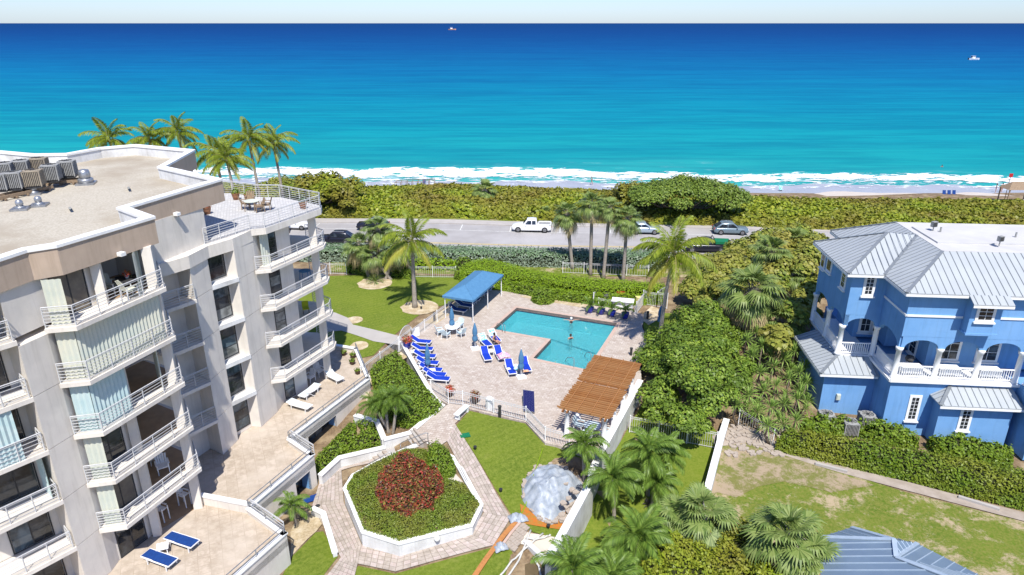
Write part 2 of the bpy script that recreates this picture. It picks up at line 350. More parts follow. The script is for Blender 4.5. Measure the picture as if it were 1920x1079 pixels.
L_['grape'] = leafmat('sea_grape', [(.10,.135,.012),(.17,.21,.015),(.23,.26,.02),(.29,.28,.03)], patch=(.17,.14,.025), psc=.12)
L_['grape2'] = leafmat('sea_grape_dark', [(.07,.105,.014),(.14,.18,.02),(.22,.24,.035),(.28,.25,.05)], patch=(.24,.22,.045), psc=.3)
L_['clip'] = leafmat('clipped_hedge', [(.15,.22,.010),(.21,.30,.012),(.26,.34,.018)])
L_['bush'] = leafmat('bush', [(.075,.12,.012),(.13,.185,.016),(.19,.24,.025)])
L_['grey'] = leafmat('buttonwood', [(.10,.12,.08),(.17,.20,.14),(.25,.28,.20)], trans=.15)
L_['greytop'] = leafmat('buttonwood_top', [(.13,.20,.09),(.17,.24,.12)], trans=.15)
L_['ring'] = leafmat('planter_hedge', [(.075,.115,.014),(.135,.18,.018),(.19,.23,.03)], patch=(.17,.18,.03), psc=.6)
L_['croton'] = leafmat('croton', [(.05,.025,.03),(.16,.035,.03),(.13,.09,.025),(.20,.06,.035),(.24,.20,.04),(.08,.035,.035),(.36,.04,.03),(.30,.05,.03),(.12,.11,.03)])
L_['tree'] = leafmat('broadleaf', [(.06,.10,.014),(.12,.18,.018),(.20,.26,.028),(.27,.32,.05)], patch=(.08,.13,.018), psc=.7)
L_['front'] = leafmat('yellow_green_bush', [(.12,.17,.012),(.20,.26,.014),(.28,.31,.022)], patch=(.20,.18,.03), psc=.35)
L_['coco'] = leafmat('coconut_leaflet', [(.11,.14,.014),(.17,.20,.018),(.24,.26,.03)], trans=.3)
L_['cocoy'] = leafmat('coconut_leaflet_old', [(.26,.24,.03),(.32,.28,.05)], trans=.3)
L_['adon'] = leafmat('garden_palm_leaflet', [(.055,.10,.015),(.11,.165,.022),(.16,.22,.04)], trans=.25)
L_['fan'] = leafmat('fan_leaf', [(.09,.13,.03),(.14,.18,.045),(.20,.23,.07)], trans=.2)
L_['fand'] = leafmat('fan_leaf_dry', [(.30,.24,.12),(.38,.29,.16)], trans=.2)
L_['yucca'] = leafmat('yucca_blade', [(.11,.17,.03),(.17,.24,.045),(.23,.29,.07)], trans=.15)
L_['flower'] = leafmat('orange_flower', [(.40,.10,.02),(.45,.03,.04),(.12,.15,.02)])
L_['dry'] = leafmat('dry_leaf', [(.20,.14,.08),(.28,.20,.12)])
L_['duskp'] = leafmat('purple_leaf', [(.04,.03,.05),(.07,.05,.07)])
# ================================================================ SETTING
def sheet(name, poly, m, off=.04, cell=1.5, kind='structure', label=None, cat=None, parent=None, zf=None, thick=0):
    bm = bmesh.new(); vs = [bm.verts.new((p[0], p[1], 0)) for p in poly]; bm.faces.new(vs)
    xs = [p[0] for p in poly]; ys = [p[1] for p in poly]
    for ax, lo, hi in ((0, min(xs), max(xs)), (1, min(ys), max(ys))):
        k = math.ceil(lo/cell)
        while k*cell < hi:
            co = [0, 0, 0]; co[ax] = k*cell; no = [0, 0, 0]; no[ax] = 1
            bmesh.ops.bisect_plane(bm, geom=bm.verts[:]+bm.edges[:]+bm.faces[:], dist=1e-5, plane_co=co, plane_no=no); k += 1
    bmesh.ops.triangulate(bm, faces=bm.faces[:])
    for v in bm.verts: v.co.z = (g(v.co.x, v.co.y) if zf is None else zf(v.co.x, v.co.y))+off
    if thick:
        ed = [e for e in bm.edges if e.is_boundary]; r_ = bmesh.ops.extrude_edge_only(bm, edges=ed)
        for v in r_['geom']:
            if isinstance(v, bmesh.types.BMVert): v.co.z -= thick
    bmesh.ops.recalc_face_normals(bm, faces=bm.faces[:])
    me = bpy.data.meshes.new(name); bm.to_mesh(me); bm.free()
    for mm in (m if isinstance(m, list) else [m]): me.materials.append(mm)
    o = bpy.data.objects.new(name, me); _link(o, parent); return tag(o, label, cat, None, kind)
def GX(pts, z=None): return xy([G(a, b) if z is None else P(a, b, z) for a, b in pts])
def inpoly(x, y, poly):
    c = np.zeros(np.shape(x), bool); n = len(poly)
    for i in range(n):
        x1, y1 = poly[i]; x2, y2 = poly[i-1]
        c ^= ((y1 > y) != (y2 > y)) & (x < (x2-x1)*(y-y1)/((y2-y1) if y2 != y1 else 1e-9)+x1)
    return c
DECK_PX = [(752,641),(812,743),(841,759),(986,792),(1022,831),(1124,853),(1203,714),(1200,668),(1213,640),(1204,613),(1210,592),(1180,580),(1100,573),(985,552),(938,541),(905,536),(862,562),(835,580),(790,606)]
DECK = xy([P(a, b, .06) for a, b in DECK_PX])
POOL_PX = [(969,578),(1157,607),(1100,694),(1000,672.5),(1033,637),(923.4,618)]
POOL = xy([P(a, b, .06) for a, b in POOL_PX])
# ground grid
nx = np.arange(-160, 200.1, 1.5); ny = np.arange(-40, 200.1, 1.5); X, Y = np.meshgrid(nx, ny); Z = gz(X, Y)
ins = inpoly(X, Y, [(p[0], p[1]) for p in DECK]); Z = np.where(ins, Z-2.2, Z)
Z = np.where(Y > 128, np.minimum(Z, -3.1-(Y-128)*.06), Z); Z = np.where(Y > 115, np.minimum(Z, -2.9+(127-Y)*.15), Z)
nn = len(nx); ii, jj = np.meshgrid(np.arange(nn-1), np.arange(len(ny)-1)); b0 = (jj*nn+ii).ravel()
o = bpy.data.objects.new('ground', npmesh('ground', np.stack([X.ravel(), Y.ravel(), Z.ravel()], 1), np.stack([b0, b0+1, b0+nn+1, b0+nn], 1), M_['soil'], smooth=True)); C.objects.link(o); tag(o, kind='structure')
mb = MB(); mb.box((0, -400, -4), (3000, 700, 1)); mb.box((-900, 40, -4), (1480, 180, 1)); mb.box((920, 40, -4), (1440, 180, 1)); mb.build('ground', M_['lawn2'], kind='structure')
# --- sea
def seamat():
    m, t, b, co = newmat('w_sea'); sx = N(t, 'SeparateXYZ'); t.links.new(co, sx.inputs[0])
    mp = N(t, 'Mapping'); mp.inputs['Scale'].default_value = (.012, .05, .05); t.links.new(co, mp.inputs[0])
    big = noise(t, mp.outputs[0], 1.0, 4, .6)
    def mth(op, a, b_=None, c_=None):
        n = N(t, 'Math', operation=op)
        for i, q in enumerate((a, b_, c_)):
            if q is None: continue
            if hasattr(q, 'is_output'): t.links.new(q, n.inputs[i])
            else: n.inputs[i].default_value = q
        return n.outputs[0]
    yy = mth('MULTIPLY_ADD', sx.outputs[0], .07, sx.outputs[1])
    inv = mth('DIVIDE', 30., mth('MAXIMUM', yy, 20.))
    tt = mth('MULTIPLY', mth('MULTIPLY_ADD', mth('SUBTRACT', big, .5), mth('MULTIPLY', inv, .30), inv), 4.2)
    col = ramp(t, tt, [(.0, (.002,.040,.14)), (.05, (.0015,.048,.175)), (.14, (.0015,.080,.225)), (.27, (.001,.135,.27)), (.42, (.0015,.185,.275)), (.58, (.003,.225,.275)), (.76, (.008,.265,.275)), (.90, (.03,.31,.29)), (1., (.12,.36,.33))])
    mp2 = N(t, 'Mapping'); mp2.inputs['Scale'].default_value = (.02, .16, .1); t.links.new(co, mp2.inputs[0])
    st = noise(t, mp2.outputs[0], 1.4, 7, .68)
    col = mixc(t, ramp(t, st, [(.42, .0), (.58, .55)]), col, mixc(t, 1., col, (.40,.62,.78), 'MULTIPLY'))
    mp4 = N(t, 'Mapping'); mp4.inputs['Scale'].default_value = (.0035, .035, .03); mp4.inputs['Rotation'].default_value = (0, 0, R(3)); t.links.new(co, mp4.inputs[0])
    col = mixc(t, ramp(t, noise(t, mp4.outputs[0], 1.2, 5, .6), [(.45, .0), (.62, .5)]), col, mixc(t, 1., col, (.55,.74,.88), 'MULTIPLY'))
    mp3 = N(t, 'Mapping'); mp3.inputs['Scale'].default_value = (.10, .45, .3); t.links.new(co, mp3.inputs[0])
    fo = noise(t, mp3.outputs[0], 1., 6, .7, .3)
    col = mixc(t, mth('MULTIPLY', ramp(t, fo, [(.60, 0.), (.68, .7)]), ramp(t, tt, [(.80, 0.), (.95, 1.)])), col, (.75,.80,.80))
    t.links.new(col, b.inputs['Base Color']); b.inputs['Roughness'].default_value = .28; b.inputs['Specular IOR Level'].default_value = .10; b.inputs['IOR'].default_value = 1.2
    mpw = N(t, 'Mapping'); mpw.inputs['Scale'].default_value = (.25, 1, 1); t.links.new(co, mpw.inputs[0])
    w1 = noise(t, mpw.outputs[0], .35, 6, .7)
    bumpn(t, b, w1, .5, .6)
    df = N(t, 'BsdfDiffuse'); gl = N(t, 'BsdfGlossy'); gl.inputs['Roughness'].default_value = .35; mx = N(t, 'MixShader'); mx.inputs[0].default_value = .035
    t.links.new(col, df.inputs[0]); nm = b.inputs['Normal'].links[0].from_socket; t.links.new(nm, df.inputs['Normal']); t.links.new(nm, gl.inputs['Normal']); t.links.new(df.outputs[0], mx.inputs[1]); t.links.new(gl.outputs[0], mx.inputs[2]); t.links.new(mx.outputs[0], t.nodes['Material Output'].inputs['Surface']); return m
def foammat():
    m, t, b, co = newmat('w_foam'); mp = N(t, 'Mapping'); mp.inputs['Scale'].default_value = (.22, .6, .6); t.links.new(co, mp.inputs[0])
    at = N(t, 'Attribute'); at.attribute_name = 'edge'
    n1 = noise(t, mp.outputs[0], 1.3, 8, .72, .5)
    am = N(t, 'Math', operation='MULTIPLY_ADD'); t.links.new(n1, am.inputs[0]); am.inputs[1].default_value = 1.9; am.inputs[2].default_value = -.43; ad = N(t, 'Math', operation='ADD'); t.links.new(am.outputs[0], ad.inputs[0]); t.links.new(at.outputs['Fac'], ad.inputs[1])
    f = ramp(t, ad.outputs[0], [(.51, 0.), (.585, 1.)])
    col = mixc(t, ramp(t, noise(t, co, .5, 6, .7), [(.35, 0.), (.6, 1.)]), (.62,.68,.70), (.86,.87,.86))
    t.links.new(col, b.inputs['Base Color']); b.inputs['Roughness'].default_value = .7; bumpn(t, b, n1, .6, .3)
    tp = N(t, 'BsdfTransparent'); mx = N(t, 'MixShader'); t.links.new(f, mx.inputs[0]); t.links.new(tp.outputs[0], mx.inputs[1]); t.links.new(b.outputs[0], mx.inputs[2])
    t.links.new(mx.outputs[0], t.nodes['Material Output'].inputs['Surface']); return m
M_['sea'] = seamat(); M_['foam'] = foammat()
SEA = -3.0
mb = MB(); mb.poly([(-40000, 128, SEA-.02), (40000, 128, SEA-.02), (40000, 45000, SEA-.02), (-40000, 45000, SEA-.02)]); o = mb.build('sea', M_['sea'], kind='structure')
def strip(name, m, ys, zf, ef, x0=-170, x1=230, dx=1.6, shore=None):
    """a band of sea or sand that runs along the shore; ys are distances out from the waterline"""
    xs = np.arange(x0, x1, dx); vs = []; ed = []
    for k, s in enumerate(ys):
        for x in xs:
            y = shore(x)+s; vs.append((x, y, zf(x, s))); ed.append(ef(x, s))
    n = len(xs); q = [(k*n+i, k*n+i+1, (k+1)*n+i+1, (k+1)*n+i) for k in range(len(ys)-1) for i in range(n-1)]
    me = npmesh(name, np.array(vs), np.array(q), m, smooth=True)
    a = me.attributes.new('edge', 'FLOAT', 'POINT'); a.data.foreach_set('value', np.array(ed, dtype=np.float32))
    o = bpy.data.objects.new(name, me); C.objects.link(o); return tag(o, kind='structure')
def shore(x):
    pl = P(700, 346, SEA); pr = P(1850, 358, SEA); t = (x-pl.x)/(pr.x-pl.x)
    return pl.y+(pr.y-pl.y)*t + 1.2*math.sin(x*.09+1)+.8*math.sin(x*.23)+.5*math.sin(x*.51+2)
def bump1(s, c_, w_): return math.exp(-((s-c_)/w_)**2)
def nz(x, y, k=1.): return (math.sin(x*.7*k+y*.3)+math.sin(x*.31*k-y*.9+2)+math.sin(x*1.7*k+1.3+y))/3
amp = lambda x: .45+.55*max(0, math.sin(x*.045+2.2))
strip('beach', M_['sand'], [-30, -26, -20, -14, -9, -6], lambda x, s: SEA+.55+(-s-6)*.15+.05*nz(x, s), lambda x, s: 0, shore=shore)
strip('wet_sand', M_['wet'], [-7, -4, -2, 0, 3], lambda x, s: SEA+.06+max(0, -s)*.075, lambda x, s: 0, shore=shore)
strip('breaking_wave', M_['sea'], [2+i*.8 for i in range(26)], lambda x, s: SEA+.01+1.0*amp(x)*bump1(s, 12, 2.6)+.10*nz(x, s)*bump1(s, 12, 5)+.25*bump1(s, 19, 1.6)*max(0, math.sin(x*.06)), lambda x, s: 0, shore=shore)
strip('breaking_wave', M_['foam'], [-2.5+i*.8 for i in range(26)], lambda x, s: SEA+.07+1.02*amp(x)*bump1(s, 12, 2.6)+.10*nz(x, s)*bump1(s, 12, 5)+.12*abs(nz(x*2.3, s*2)),
      lambda x, s: .16*bump1(s, 3, 4.5)+.40*bump1(s, 9.5, 2.6)*min(1, amp(x)+.45)-.42*max(0, (s-11.5-1.5*amp(x)))/4-.22, shore=shore)
# --- road, pavements
rA = P(600, 420, .0); rB = P(1560, 439, .0); rd = Vector((rB.x-rA.x, rB.y-rA.y, 0)).normalized(); rn = Vector((rd.y, -rd.x, 0))   # rn points to the camera
def RP(s, t): p = rA+rd*s+rn*t; return (p.x, p.y)
RW = abs((P(1000, 464, 0)-rA).dot(rn))
def rsheet(name, t0, t1, m, off, s0=-120, s1=150, thick=0): return sheet(name, [RP(s0, t0), RP(s1, t0), RP(s1, t1), RP(s0, t1)], m, off, 1.5, thick=thick)
rsheet('road', 0, RW+4, M_['road'], .10); rsheet('pavement', -1.9, 0, M_['conc'], .24, thick=.3); rsheet('verge', -5.2, -1.9, M_['lawn3'], .12)
mb = MB()
def rline(mb, s0, s1, t0, t1, h=.112):
    k = s0
    while k < s1:
        e = min(k+3, s1); q = [RP(k, t0), RP(e, t0), RP(e, t1), RP(k, t1)]; mb.poly([(a, b, g(a, b)+h) for a, b in q]); k = e
rline(mb, -110, 140, RW-.35, RW-.18); rline(mb, -110, 140, RW-.05, RW+.12)
mb.build('lane_marking', M_['yline'], kind='structure')
mb = MB(); rline(mb, -110, 140, 2.75, 2.87, .113)
for k in range(-16, 20): rline(mb, k*6.9, k*6.9+.12, .1, 2.75, .115)
mb.build('lane_marking', M_['line'], kind='structure')
# --- lawns, beds, walks
LW = [('lawn', [(560,560),(600,520),(690,516),(850,520),(900,540),(838,572),(800,582),(760,612),(700,668),(560,700)], M_['lawn'], .05),
      ('lawn', [(880,772),(985,796),(1020,834),(1118,856),(1118,868),(1107,905),(1046,1012),(1000,1000),(962,978),(958,966),(855,800)], M_['lawn'], .05),
      ('lawn', [(520,1100),(548,1045),(578,1015),(592,1000),(606,998),(634,1045),(608,1079),(600,1130)], M_['lawn'], .05),
      ('lawn', [(640,1100),(672,1063),(741,1078),(926,1028),(958,1032),(970,1060),(950,1120),(700,1160)], M_['lawn'], .05),
      ('lawn', [(1207,755),(1335,800),(1358,830),(1320,930),(1250,1150),(960,1250),(1040,1060),(1110,930),(1180,800)], M_['lawn2'], .04),
      ('lawn', [(1358,830),(1400,815),(1480,850),(1560,880),(1700,925),(1960,990),(2100,1100),(1900,1300),(1200,1300),(1320,930)], M_['lawn3'], .04),
      ('lawn', [(1206,588),(1290,590),(1330,630),(1250,700),(1204,668),(1214,640),(1206,613)], M_['lawn'], .05),
      ('lawn', [(620,492),(1300,498),(1300,522),(620,512)], M_['lawn3'], .03)]
for n_, pl, m, off in LW: sheet(n_, GX(pl), m, off)
sheet('gravel_bed', GX([(752,640),(838,578),(872,552),(884,560),(842,592),(768,650)]), M_['pebble'], .07)
sheet('gravel_bed', GX([(676,722),(690,708),(752,662),(764,672),(730,690),(704,704),(690,745),(694,775)]), M_['pebble'], .08)
sheet('gravel_bed', GX([(585,958),(600,955),(612,975),(592,1000),(578,1012),(546,1046),(545,1000),(560,965)]), M_['pebble'], .08)
sheet('gravel_bed', GX([(545,1000),(548,1045),(520,1100),(490,1100),(520,1050)]), M_['soil'], .07)
sheet('gravel_bed', GX([(1206,590),(1222,576),(1238,583),(1236,600),(1216,612),(1206,604)]), M_['pebble'], .08)
sheet('gravel_bed', GX([(930,548),(985,560),(1100,580),(1105,570),(985,546),(935,536)]), M_['pebble'], .05)
sheet('gravel_bed', GX([(1020,880),(1040,862),(1075,858),(1112,868),(1108,900),(1080,905),(1050,892)]), M_['soil'], .07)
def circ(px, py, rx, n=18, z=None):
    c_ = G(px, py); return [(c_.x+rx*math.cos(t*2*math.pi/n)*(1+.06*math.sin(3*t)), c_.y+rx*math.sin(t*2*math.pi/n)) for t in range(n)]
sheet('gravel_bed', circ(787, 578, 1.9), M_['pebble'], .075); sheet('gravel_bed', circ(703, 533, 1.9), M_['pebble'], .075)
sheet('gravel_bed', circ(664, 602, .85), M_['pebble'], .07); sheet('gravel_bed', circ(674, 650, .8), M_['pebble'], .07)
sheet('walkway', GX([(600,590),(628,588),(652,598),(662,611),(760,635),(752,650),(700,642),(640,622),(600,626)]), M_['conc'], .08)
sheet('sandy_path', GX([(1345,840),(1400,832),(1440,846),(1560,884),(1700,922),(1960,990),(1960,974),(1710,908),(1560,870),(1460,846),(1440,815),(1380,800),(1335,820)]), M_['path'], .07)
sheet('bare_patch', GX([(1340,842),(1400,830),(1480,856),(1560,886),(1640,912),(1560,925),(1470,905),(1420,915),(1380,935),(1345,925),(1330,930),(1350,870)]), M_['lawn4'], .065)
sheet('sandy_path', GX([(1480,560),(1530,560),(1540,700),(1500,760),(1440,800),(1400,800)]), M_['soil'], .06)
# --- pool deck slab
mb = MB(); bm = bmesh.new()
def ring(outer, inner, z, m, name, thick, kind='structure', parent=None):
    from mathutils.geometry import tessellate_polygon
    o3 = [Vector((p[0], p[1], z)) for p in outer]; i3 = [Vector((p[0], p[1], z)) for p in inner]
    tr = tessellate_polygon([o3, i3]); mb = MB(); vs = o3+i3; n = len(o3); k = len(i3)
    mb.add(vs, tr); mb.add([(p.x, p.y, z-thick) for p in o3]+o3, [(i, (i+1) % n, n+(i+1) % n, n+i) for i in range(n)])
    mb.add([(p.x, p.y, z-thick) for p in i3]+i3, [(i, (i+1) % k, k+(i+1) % k, k+i) for i in range(k)])
    return mb.build(name, m, parent, kind=kind if parent is None else None)
def offs(poly, d):
    n = len(poly); out = []
    ar = sum(poly[i][0]*poly[(i+1) % n][1]-poly[(i+1) % n][0]*poly[i][1] for i in range(n)); s = 1 if ar > 0 else -1
    for i in range(n):
        a = Vector(poly[i-1]); b = Vector(poly[i]); c_ = Vector(poly[(i+1) % n]); e1 = (b-a).normalized(); e2 = (c_-b).normalized()
        n1 = Vector((e1.y, -e1.x))*s; n2 = Vector((e2.y, -e2.x))*s; m = (n1+n2); m = m/max(.3, m.dot(n1)) ; out.append((b.x+m.x*d, b.y+m.y*d))
    return out
COP = offs(POOL, .32)
ring(DECK, COP, .06, M_['deck'], 'pool_deck', 1.6)
pool = thing('swimming_pool', 'L shaped turquoise swimming pool with dark blue waterline tiles', 'pool', (sum(p[0] for p in POOL)/6, sum(p[1] for p in POOL)/6, -1.5))
ring(COP, POOL, .085, M_['coping'], 'coping', .3, parent=pool)
mb = MB(); n = 6
mb.add([(p[0], p[1], -1.5) for p in POOL]+[(p[0], p[1], -.35) for p in POOL], [(i, (i+1) % n, n+(i+1) % n, n+i) for i in range(n)]); mb.poly([(p[0], p[1], -1.5) for p in POOL])
mb.build('basin', M_['poolin'], pool)
mb = MB(); mb.add([(p[0], p[1], -.35) for p in POOL]+[(p[0], p[1], .07) for p in POOL], [(i, (i+1) % n, n+(i+1) % n, n+i) for i in range(n)]); mb.build('waterline_tiles', M_['tile'], pool)
def watermat():
    m, t, b, co = newmat('w_pool_water'); t.nodes.remove(b)
    n1 = noise(t, co, 5.5, 5, .7, .8); bp = N(t, 'Bump'); bp.inputs['Strength'].default_value = .9; bp.inputs['Distance'].default_value = .35; t.links.new(n1, bp.inputs['Height'])
    tp = N(t, 'BsdfTransparent'); tp.inputs[0].default_value = (.70,.95,.96,1); gl = N(t, 'BsdfGlossy'); gl.inputs['Roughness'].default_value = .05
    rf = N(t, 'BsdfDiffuse'); rf.inputs[0].default_value = (.10,.68,.76,1); t.links.new(bp.outputs[0], gl.inputs['Normal']); t.links.new(bp.outputs[0], rf.inputs['Normal'])
    m1 = N(t, 'MixShader'); m1.inputs[0].default_value = .45; t.links.new(tp.outputs[0], m1.inputs[1]); t.links.new(rf.outputs[0], m1.inputs[2])
    m2 = N(t, 'MixShader'); fr = N(t, 'Fresnel'); fr.inputs[0].default_value = 1.33; t.links.new(bp.outputs[0], fr.inputs['Normal']); t.links.new(fr.outputs[0], m2.inputs[0])
    t.links.new(m1.outputs[0], m2.inputs[1]); t.links.new(gl.outputs[0], m2.inputs[2]); t.links.new(m2.outputs[0], t.nodes['Material Output'].inputs['Surface']); return m
M_['water'] = watermat()
mb = MB(); mb.poly([(p[0], p[1], -.30) for p in (POOL if sum(POOL[i-1][0]*POOL[i][1]-POOL[i][0]*POOL[i-1][1] for i in range(6)) > 0 else POOL[::-1])]); mb.build('water', M_['water'], pool)
a, b, c_ = (Vector(POOL[k]) for k in (2, 3, 4)); u = (b-a).normalized(); v_ = (c_-b).normalized()
mb = MB()
for k in range(3):
    q = [a, a+u*2.6, a+u*2.6+v_*(.45*(k+1)), a+v_*(.45*(k+1))]; mb.prism(xy(q), -1.5, -.35-.3*k)
mb.build('step', M_['cap'], pool)
mb = MB(); q0 = Vector(POOL[4]); q1 = q0+(Vector(POOL[0])-Vector(POOL[5])).normalized()*.0
l0 = P(1032,637,-1.49); l1 = P(1116,664,-1.49); mb.beam(l0, l1, .25, .02); mb.build('depth_line', M_['tile'], pool)
def handrail(p0, p1, h, parent, m=M_['steel'], r=.028, name='handrail'):
    p0 = Vector(p0); p1 = Vector(p1); u_ = Vector((0,0,1)); mb = MB()
    mb.tube([p0, p0+u_*h*.85, p0.lerp(p1, .12)+u_*h, p1.lerp(p0, .25)+u_*h*.8, p1+u_*h*.35, p1], r, 6); return mb.build(name, m, parent, smooth=True)
for a_, b_ in (((942,624),(930,617)), ((947,625),(936,618))): handrail(P(*a_, .06), P(*b_, -.4), .8, pool)
for a_, b_ in (((1076,690),(1060,682)), ((1108,680),(1096,673))): handrail(P(*a_, .06), P(*b_, -.5), .85, pool)
mb = MB()
for t_ in (-.15, -.45, -.75): mb.beam(P(936,620.5,t_)+Vector((-.2,.1,0)), P(941,621.5,t_)+Vector((.1,.1,0)), .1, .03)
mb.build('ladder_tread', M_['steel'], pool)
# --- lower garden walks of separate pavers
QW = [((853,797),(958,974),(907,964),(838,830)), ((958,974),(926,1025),(882,1005),(907,964)), ((926,1025),(741,1075),(749,1038),(882,1005)), ((741,1075),(671,1060),(678,1024),(749,1038)),
      ((640,1050),(585,952),(645,945),(678,1024)), ((585,952),(600,905),(640,880),(645,945)), ((600,905),(660,868),(690,872),(640,880)), ((671,1060),(640,1048),(560,1150),(640,1180)), ((671,1060),(678,1024),(640,1048),(650,1056)),
      ((660,868),(722,843),(728,852),(690,872))]
walk = tag(bpy.data.objects.new('walkway', None), 'pale brick paved walk round the octagonal planter', None, None, 'structure'); C.objects.link(walk)
cells = []
for q in QW:
    c4 = [G(*p) for p in q]; L = max((c4[1]-c4[0]).length, (c4[2]-c4[3]).length); Wd = max((c4[3]-c4[0]).length, (c4[2]-c4[1]).length)
    mbj = MB(); na = max(1, round(L/.44)); nb = max(1, round(Wd/.30))
    def bl(a, b_, off):
        p = (c4[0]*(1-a)+c4[1]*a)*(1-b_)+(c4[3]*(1-a)+c4[2]*a)*b_; return Vector((p.x, p.y, g(p.x, p.y)+off))
    for i in range(na):
        for j in range(nb):
            mbj.poly([bl(i/na, j/nb, .085), bl((i+1)/na, j/nb, .085), bl((i+1)/na, (j+1)/nb, .085), bl(i/na, (j+1)/nb, .085)])
            ea, eb = .03/L*na/na, .012; s = (.5/na)*(j % 2) if 0 < i < na-1 else 0
            a0, a1, b0_, b1 = i/na+.009/L*1.5, (i+1)/na-.009/L*1.5, j/nb+.009/Wd*1.5, (j+1)/nb-.009/Wd*1.5
            h_ = .118+random.uniform(-.004, .004)
            cells.append([bl(a0, b0_, h_), bl(a1, b0_, h_), bl(a1, b1, h_), bl(a0, b1, h_)])
    mbj.build('joint_bed', M_['joint'], walk)
cells.sort(key=lambda c: -1 if False else (c[0]-Vector((0,0,H))).length)
def paver(mb, c): mb.add([(p.x, p.y, p.z-.035) for p in c]+list(c), [(4,5,6,7),(0,1,5,4),(1,2,6,5),(2,3,7,6),(3,0,4,7)], 0)
for i, c in enumerate(cells[:290]):
    mb = MB(); paver(mb, c); mb.build('paver', M_['pavA'] if random.random() < .6 else M_['pavB'], walk)
ma, mb_ = MB(), MB()
for c in cells[290:]: paver(ma if random.random() < .6 else mb_, c)
ma.build('paver', M_['pavA'], walk, kind='stuff'); mb_.build('paver', M_['pavB'], walk, kind='stuff')
sheet('walkway', GX([(841,761),(880,768),(880,772),(853,797),(838,830),(826,838),(790,828),(778,806),(772,800),(800,780)]), M_['deck'], .09)
# --- stairs
st = tag(bpy.data.objects.new('garden_steps', None), 'pale stone garden steps beside the palm bed', None, None, 'structure'); C.objects.link(st)
def flight(a0, a1, b0_, b1, n):          # a = top edge, b = bottom edge (points)
    for i in range(n):
        t0, t1 = i/n, (i+1)/n; p = [a0.lerp(b0_, t0), a1.lerp(b1, t0), a1.lerp(b1, t1), a0.lerp(b0_, t1)]; z = a0.z+(b0_.z-a0.z)*(t0)
        mb = MB(); mb.prism(xy(p), z-.6, z-.02-.001*i); mb.build('step', M_['conc'] if i % 2 else M_['pavA'], st)
flight(P(780,803,-.0), P(800,828,-.0), P(752,822,-.95), P(770,846,-.95), 5)
mb = MB(); mb.prism(xy([P(752,822,-1), P(770,846,-1), P(742,862,-1), P(722,843,-1)]), -1.6, -1.06); mb.build('landing', M_['conc'], st)
flight(P(722,841,-1.05), P(742,862,-1.05), P(672,862,-1.9), P(690,880,-1.9), 5)
# ================================================================ VEGETATION BUILDERS
def rvec(n): v = RNG.normal(size=(n, 3)); return v/np.linalg.norm(v, axis=1)[:, None]
def leaves(pts, nrm, size, asp=.6, jit=.6, szv=.35):
    """one small four-sided leaf per point, facing roughly along nrm"""
    n = len(pts); d = nrm+rvec(n)*jit; d /= np.linalg.norm(d, axis=1)[:, None]
    a = np.cross(d, rvec(n)); a /= np.linalg.norm(a, axis=1)[:, None]+1e-9; b = np.cross(d, a)
    s = size*(1+szv*RNG.uniform(-1, 1, n))[:, None]
    a = a*s*.5; b = b*s*.5*asp
    v = np.stack([pts-a, pts+b-a*.1, pts+a, pts-b-a*.1], 1).reshape(-1, 3)
    return v, np.arange(4*n).reshape(-1, 4)
def hn(x, y, sd=0.):
    return (np.sin(x*.9+sd)*np.cos(y*1.1+sd*2)+.6*np.sin(x*2.3+y*1.3+sd*3)+.45*np.sin(x*4.1-y*3.7+sd)+.3*np.sin(x*7.9+y*6.1+sd*5))/2.2
def samplepoly(poly, n):
    xs = [p[0] for p in poly]; ys = [p[1] for p in poly]; out = np.zeros((0, 2))
    while len(out) < n:
        q = np.stack([RNG.uniform(min(xs), max(xs), n*2), RNG.uniform(min(ys), max(ys), n*2)], 1); out = np.vstack([out, q[inpoly(q[:, 0], q[:, 1], poly)]])
    return out[:n]
def area(poly): return abs(sum(poly[i-1][0]*poly[i][1]-poly[i][0]*poly[i-1][1] for i in range(len(poly))))/2
def edist(x, y, poly):
    d = np.full(np.shape(x), 1e9)
    for i in range(len(poly)):
        a = np.array(poly[i-1]); b = np.array(poly[i]); ab = b-a; t = np.clip(((x-a[0])*ab[0]+(y-a[1])*ab[1])/(ab@ab+1e-9), 0, 1)
        d = np.minimum(d, np.hypot(x-a[0]-t*ab[0], y-a[1]-t*ab[1]))
    return d
